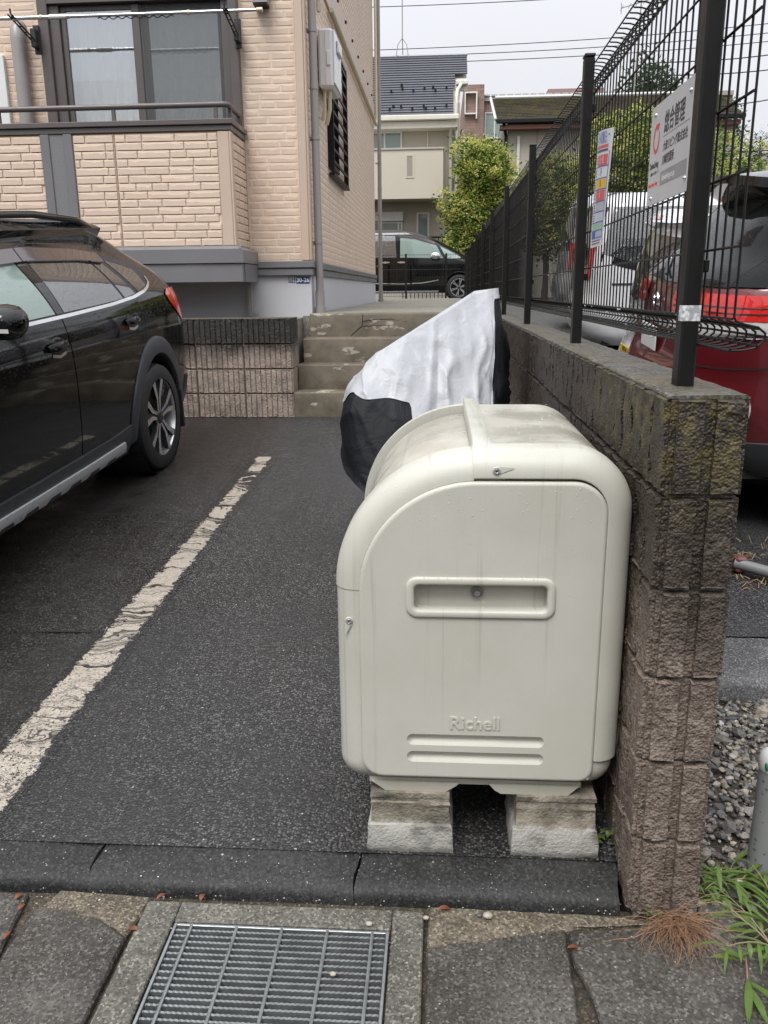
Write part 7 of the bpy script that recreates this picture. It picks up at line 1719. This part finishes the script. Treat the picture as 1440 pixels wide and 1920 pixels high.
    # broken tile chip and concrete lump beside the wall foot
    solo('wall_footing', MB().box(.612,.70,1.60,1.70,-.15,-.070,.012).box(.60,.66,1.57,1.62,-.15,-.078,.008), M['frame_concrete'], 'small pale concrete lump at the foot of the wall end', 'concrete lump', (.65,1.65,-.08))
    mb = MB(); mb.box(-.022,.020,-.030,.030,0,.010,.002); mb.box(.0215,.036,-.030,.030,0,.009,.002); s = solo('tile_piece', mb, plain('tile_grey', (.40,.38,.37), .5), 'pale square tile fragment lying between wall end and weeds', 'tile fragment', (.672,1.628,-.071)); s.rotation_euler = (0.05,.06,.18)
def blade(mb, root, direction, L, w, droop, rnd, n=6):
    d = Vector(direction).normalized(); s = d.cross(Vector((0,0,1))).normalized(); p = Vector(root); L_, R_ = [], []
    for i in range(n+1):
        f = i/n; wd = w*(math.sin(math.pi*min(1,f*.93+.05))**.8)*.5; L_.append(p+s*wd+Vector((0,0,wd*.35))); R_.append(p-s*wd+Vector((0,0,wd*.35))); 
        mid = p.copy()
        p = p+d*(L/n); d = (d+Vector((0,0,-droop/n))).normalized()
    M_ = [(a+b)/2-Vector((0,0,w*.12)) for a, b in zip(L_, R_)]
    mb.grid([L_, M_, R_])
def weeds():
    rnd = random.Random(17)
    t = NT('weed_leaf'); n = t.noise(30,3); lf = t.done(t.mix(n, (.045,.10,.018), (.15,.22,.04)), .42, spec=.4); tr = t.n('BsdfTranslucent', {'Color': (.16,.28,.05,1)}); mx = t.n('MixShader', {0: .3, 1: t.b.outputs[0], 2: tr.outputs[0]}); t.t.links.new(mx.outputs[0], t.out.inputs[0])
    stem = plain('weed_stem', (.23,.19,.11), .6, var=.3)
    def weed(root, label, shoots, spread, Lr, seed, lean=(0,0)):
        r = random.Random(seed); w = thing('weed', label, 'weed', root)
        for k in range(shoots):
            a = r.uniform(0,6.28); d = Vector((math.cos(a)+lean[0],math.sin(a)+lean[1],r.uniform(.15,.75))).normalized(); L = r.uniform(*Lr); pts = []; p = Vector(root)
            for i in range(6): pts.append(p.copy()); p = p+d*(L/5); d = (d+Vector((0,0,-.13))).normalized(); p.z = max(p.z, root[2]+.004)
            part('stem', MB().tube(pts, [.0022,.0020,.0018,.0016,.0013,.0010], 5), stem, w, smooth=True)
            for i in range(1,6):
                for sgn in (-1,1):
                    if r.random() < .38: continue
                    b = a+sgn*r.uniform(.4,1.0); mb = MB(); blade(mb, pts[i], (math.cos(b),math.sin(b),r.uniform(.2,.8)), r.uniform(.035,.10), r.uniform(.0050,.0125), r.uniform(.5,1.9), r); part('leaf', mb, lf, w, smooth=True)
    weed((.742,1.575,-.082), 'sprawling green weed rooted in the pavement crack at the right corner', 11, 1, (.09,.20), 3, (.25,.25)); weed((.80,1.66,-.085), 'leafy green weed clump in front of the guard post', 9, 1, (.08,.17), 4, (.0,.2)); weed((.715,1.80,-.09), 'young green weed in the gravel beside the wall end', 5, 1, (.06,.13), 5); weed((.645,1.83,-.09), 'small weed with drying tips against the wall end', 4, 1, (.05,.10), 6, (-.2,0)); weed((.86,1.55,-.085), 'green weed at the outer corner of the pavement', 7, 1, (.08,.16), 7)
    # separate long shoot reaching over the slab
    w = thing('weed', 'reddish weed shoot with three long leaves lying over the pavement slab', 'weed', (.655,1.50,-.078)); part('stem', MB().tube([(.668,1.535,-.072),(.655,1.49,-.066),(.645,1.455,-.070),(.640,1.43,-.074)], .0024, 6), plain('red_stem', (.22,.12,.10), .5), w, smooth=True)
    for root, d, L in (((.650,1.468,-.066),(-.35,-1,.15),.125),((.648,1.462,-.066),(.55,-1,.2),.13),((.645,1.45,-.068),(.1,-1,.0),.085),((.662,1.52,-.066),(-1,-.05,.2),.075),((.66,1.515,-.064),(-1,.3,.4),.055)):
        mb = MB(); blade(mb, root, d, L, .016, .25, rnd, 8); part('leaf', mb, lf, w, smooth=True)
    for root, d, lab in (((.560,1.635,-.078),(.6,.5,.3),'tiny weed leaf at the foot of the wall end'),): pass
    w = thing('weed', 'tiny green seedling at the foot of the wall end', 'weed', (.500,1.652,-.08))
    for a in (.4,2.2,4.0): mb = MB(); blade(mb, (.500,1.652,-.078), (math.cos(a),-.3+.3*math.sin(a),.9), .030, .012, .8, rnd); part('leaf', mb, lf, w, smooth=True)
    w = thing('weed', 'small clover-leaved weed between footing and block wall', 'weed', (.432,1.86,-.03))
    for i in range(7):
        a = i*.9; x, y, z = .424+.012*math.cos(a), 1.84+.02*math.sin(a*1.7), -.028+.012*i*.5
        mb = MB(); blade(mb, (x,y,z), (math.cos(a)-.4,math.sin(a)-.4,.6), .020, .014, .8, rnd, 4); part('leaf', mb, lf, w, smooth=True)
    # dry uprooted root clump
    rt = plain('dry_roots', (.24,.135,.075), .75, var=.8, scale=45); c = thing('root_clump', 'uprooted clump of dry reddish brown roots lying at the wall foot', 'root clump', (.535,1.56,-.08)); mb = MB(); fine = []
    r = random.Random(8)
    for i in range(230):
        a = r.uniform(-2.85,-.25) if r.random() < .85 else r.uniform(-3.4,.4); L = r.uniform(.05,.165); p = Vector((.540+r.gauss(0,.024),1.620+r.gauss(0,.008),-.075+abs(r.gauss(0,.016)))); d = Vector((math.cos(a)*.75,math.sin(a),r.uniform(.1,.9))).normalized(); pts = []
        for k in range(7):
            pts.append(p.copy()); p = p+d*(L/6); d = (d+Vector((r.gauss(0,.25),r.gauss(0,.2),r.gauss(-.16,.16)))).normalized(); p.z = max(p.z,-.077)
        w0 = r.choice((.0006,.0008,.0011,.0017)); b2 = MB() if i < 60 else mb
        b2.tube(pts, [w0*(1-.13*k) for k in range(7)], 4, cap=False)
        if i < 60: part('root', b2, rt, c, smooth=True)
    part('fine_roots', mb, rt, c, smooth=True, kind='stuff')
    # fallen brown leaves and loose pebbles
    bl = plain('brown_leaf', (.15,.048,.02), .5, var=.7, scale=60)
    spots = [(-.665,1.652,'curled orange-brown leaf on the joint beside the grate frame'),(-.565,1.655,'small brown leaf scrap by the kerb above the grate'),(-.695,1.545,'thin brown leaf stuck in the slab joint left of the grate'),(-.985,1.60,'orange leaf in the crack at the left edge'),(-.975,1.51,'brown leaf lower in the crack at the left edge'),(-1.01,1.635,'dark brown leaf near the kerb at the left edge'),(.300,1.545,'orange-brown leaf wedged in the joint of the middle slabs'),(.015,1.648,'tiny brown leaf against the kerb near the middle'),(.55,1.648,'brown leaf under the wall end')]
    for i, (x, y, lab) in enumerate(spots):
        r = random.Random(60+i); mb = MB(); a = r.uniform(0,3.1); blade(mb, (x-.012*math.cos(a),y-.012*math.sin(a),-.076), (math.cos(a),math.sin(a),.25), r.uniform(.02,.034), r.uniform(.009,.014), .9, r, 5); solo('fallen_leaf', mb, bl, lab, 'leaf', (x,y,-.076), smooth=True)
    gs = plain('pebble_stone', (.34,.31,.25), .6, var=.3, scale=60, bump=.5); ds = plain('dark_pebble', (.08,.08,.085), .4, var=.3, scale=60)
    import bmesh
    for x, y, s, m, lab in ((.118,1.628,.0095,gs,'pale pebble at the kerb foot in the middle'),(.098,1.630,.0055,ds,'small dark pebble beside the pale one at the kerb foot'),(-.025,1.615,.006,gs,'tan pebble by the joint right of the grate'),(-.155,1.588,.007,gs,'tan pebble on the corner of the grate frame'),(-.22,1.44,.006,gs,'pebble caught in the grate bars')):
        bm = bmesh.new(); bmesh.ops.create_icosphere(bm, subdivisions=2, radius=s); r = random.Random(int(x*1e4)); 
        for v in bm.verts: v.co = Vector((v.co.x*1.25*r.uniform(.93,1.07),v.co.y*r.uniform(.93,1.07),v.co.z*.7*r.uniform(.93,1.07)))
        me = bpy.data.meshes.new('pebble'); bm.to_mesh(me); bm.free(); me.materials.append(m); me.polygons.foreach_set('use_smooth',[True]*len(me.polygons)); o = bpy.data.objects.new('pebble', me); C.objects.link(o); o.location = (x,y,-.078+s*.6); tag(o, lab, 'pebble')
M['pipe_dark'] = plain('dull_pipe', (.16,.165,.165), .5)
M['kerb2'] = m_concrete('edging_concrete', (.07,.07,.072), (.14,.14,.14), .14, 6, (.04,.04,.04), .5, (.4,.65), .7)
def grit():
    # loose grit lying on the asphalt, the kerb and the slabs, thicker along the edges
    rnd = random.Random(31); V = []; F = []; T = []
    def stone(x, y, z, s, tn):
        n = len(V); a = rnd.uniform(0,6.28)
        for k in range(5): r = s*rnd.uniform(.7,1.25); V.append((x+r*math.cos(a+k*1.257), y+r*.85*math.sin(a+k*1.257), z+s*.1))
        V.append((x+rnd.uniform(-.3,.3)*s, y+rnd.uniform(-.3,.3)*s, z+s*rnd.uniform(.5,.9)))
        F.extend([(n+k, n+(k+1)%5, n+5) for k in range(5)]); T.extend([tn]*6)
    for _ in range(420):
        y = 1.80+abs(rnd.gauss(0,.9)); x = rnd.uniform(-1.9,.42)
        if y < 4.5: stone(x, y, gz(y), rnd.uniform(.0010,.0030), rnd.choice((.2,.55,.75,.95,1.)))
    for _ in range(220): y = rnd.uniform(1.68,1.79); stone(rnd.uniform(-1.3,.42), y, -.053+(y-1.69)*.13, rnd.uniform(.0009,.0024), rnd.choice((.3,.7,.95)))
    for _ in range(520):
        y = rnd.choice((rnd.uniform(1.25,1.60), 1.645+rnd.gauss(0,.02))); x = rnd.uniform(-1.0,.75)
        if -.60 < x < -.11 and y < 1.57: continue
        stone(x, y, -.080, rnd.uniform(.0009,.0030), rnd.choice((.1,.3,.55,.8,.95)))
    for _ in range(260): y = rnd.uniform(1.8,5.5); stone(.44-abs(rnd.gauss(0,.03)), y, gz(y), rnd.uniform(.0012,.004), rnd.choice((.2,.4,.6,.8)))
    me = bpy.data.meshes.new('grit'); me.from_pydata(V, [], F); me.materials.append(bpy.data.materials['gravel_stone']); at = me.attributes.new('tone','FLOAT','POINT'); at.data.foreach_set('value', T)
    o = bpy.data.objects.new('grit', me); C.objects.link(o); o['kind'] = 'stuff'
right_corner()
grit()
weeds()

# ---------------------------------------------------------------- repeats share a group
for pre, g in (('concrete_footing','concrete footings under the storage bin'),('fallen_leaf','fallen leaves along the kerb and slab joints'),('pebble','loose pebbles on the pavement'),('weed','weeds growing round the foot of the block wall'),
               ('variegated_tree','yellow variegated trees beyond the lot'),('green_tree','green trees in the background'),('roof_antenna','antenna masts on the roofs'),('address_plate','blue address plates on the foundation'),('curtain','curtains behind the balcony window')):
    for o in list(SC.objects):
        if o.parent is None and o.get('category') and (o.name == pre or o.name.startswith(pre+'.')): o['group'] = g
for o in list(SC.objects):
    if o.parent is None and o.name.startswith('parked_car') and o.get('label','').find('black') < 0: o['group'] = 'cars parked in the neighbouring lot'
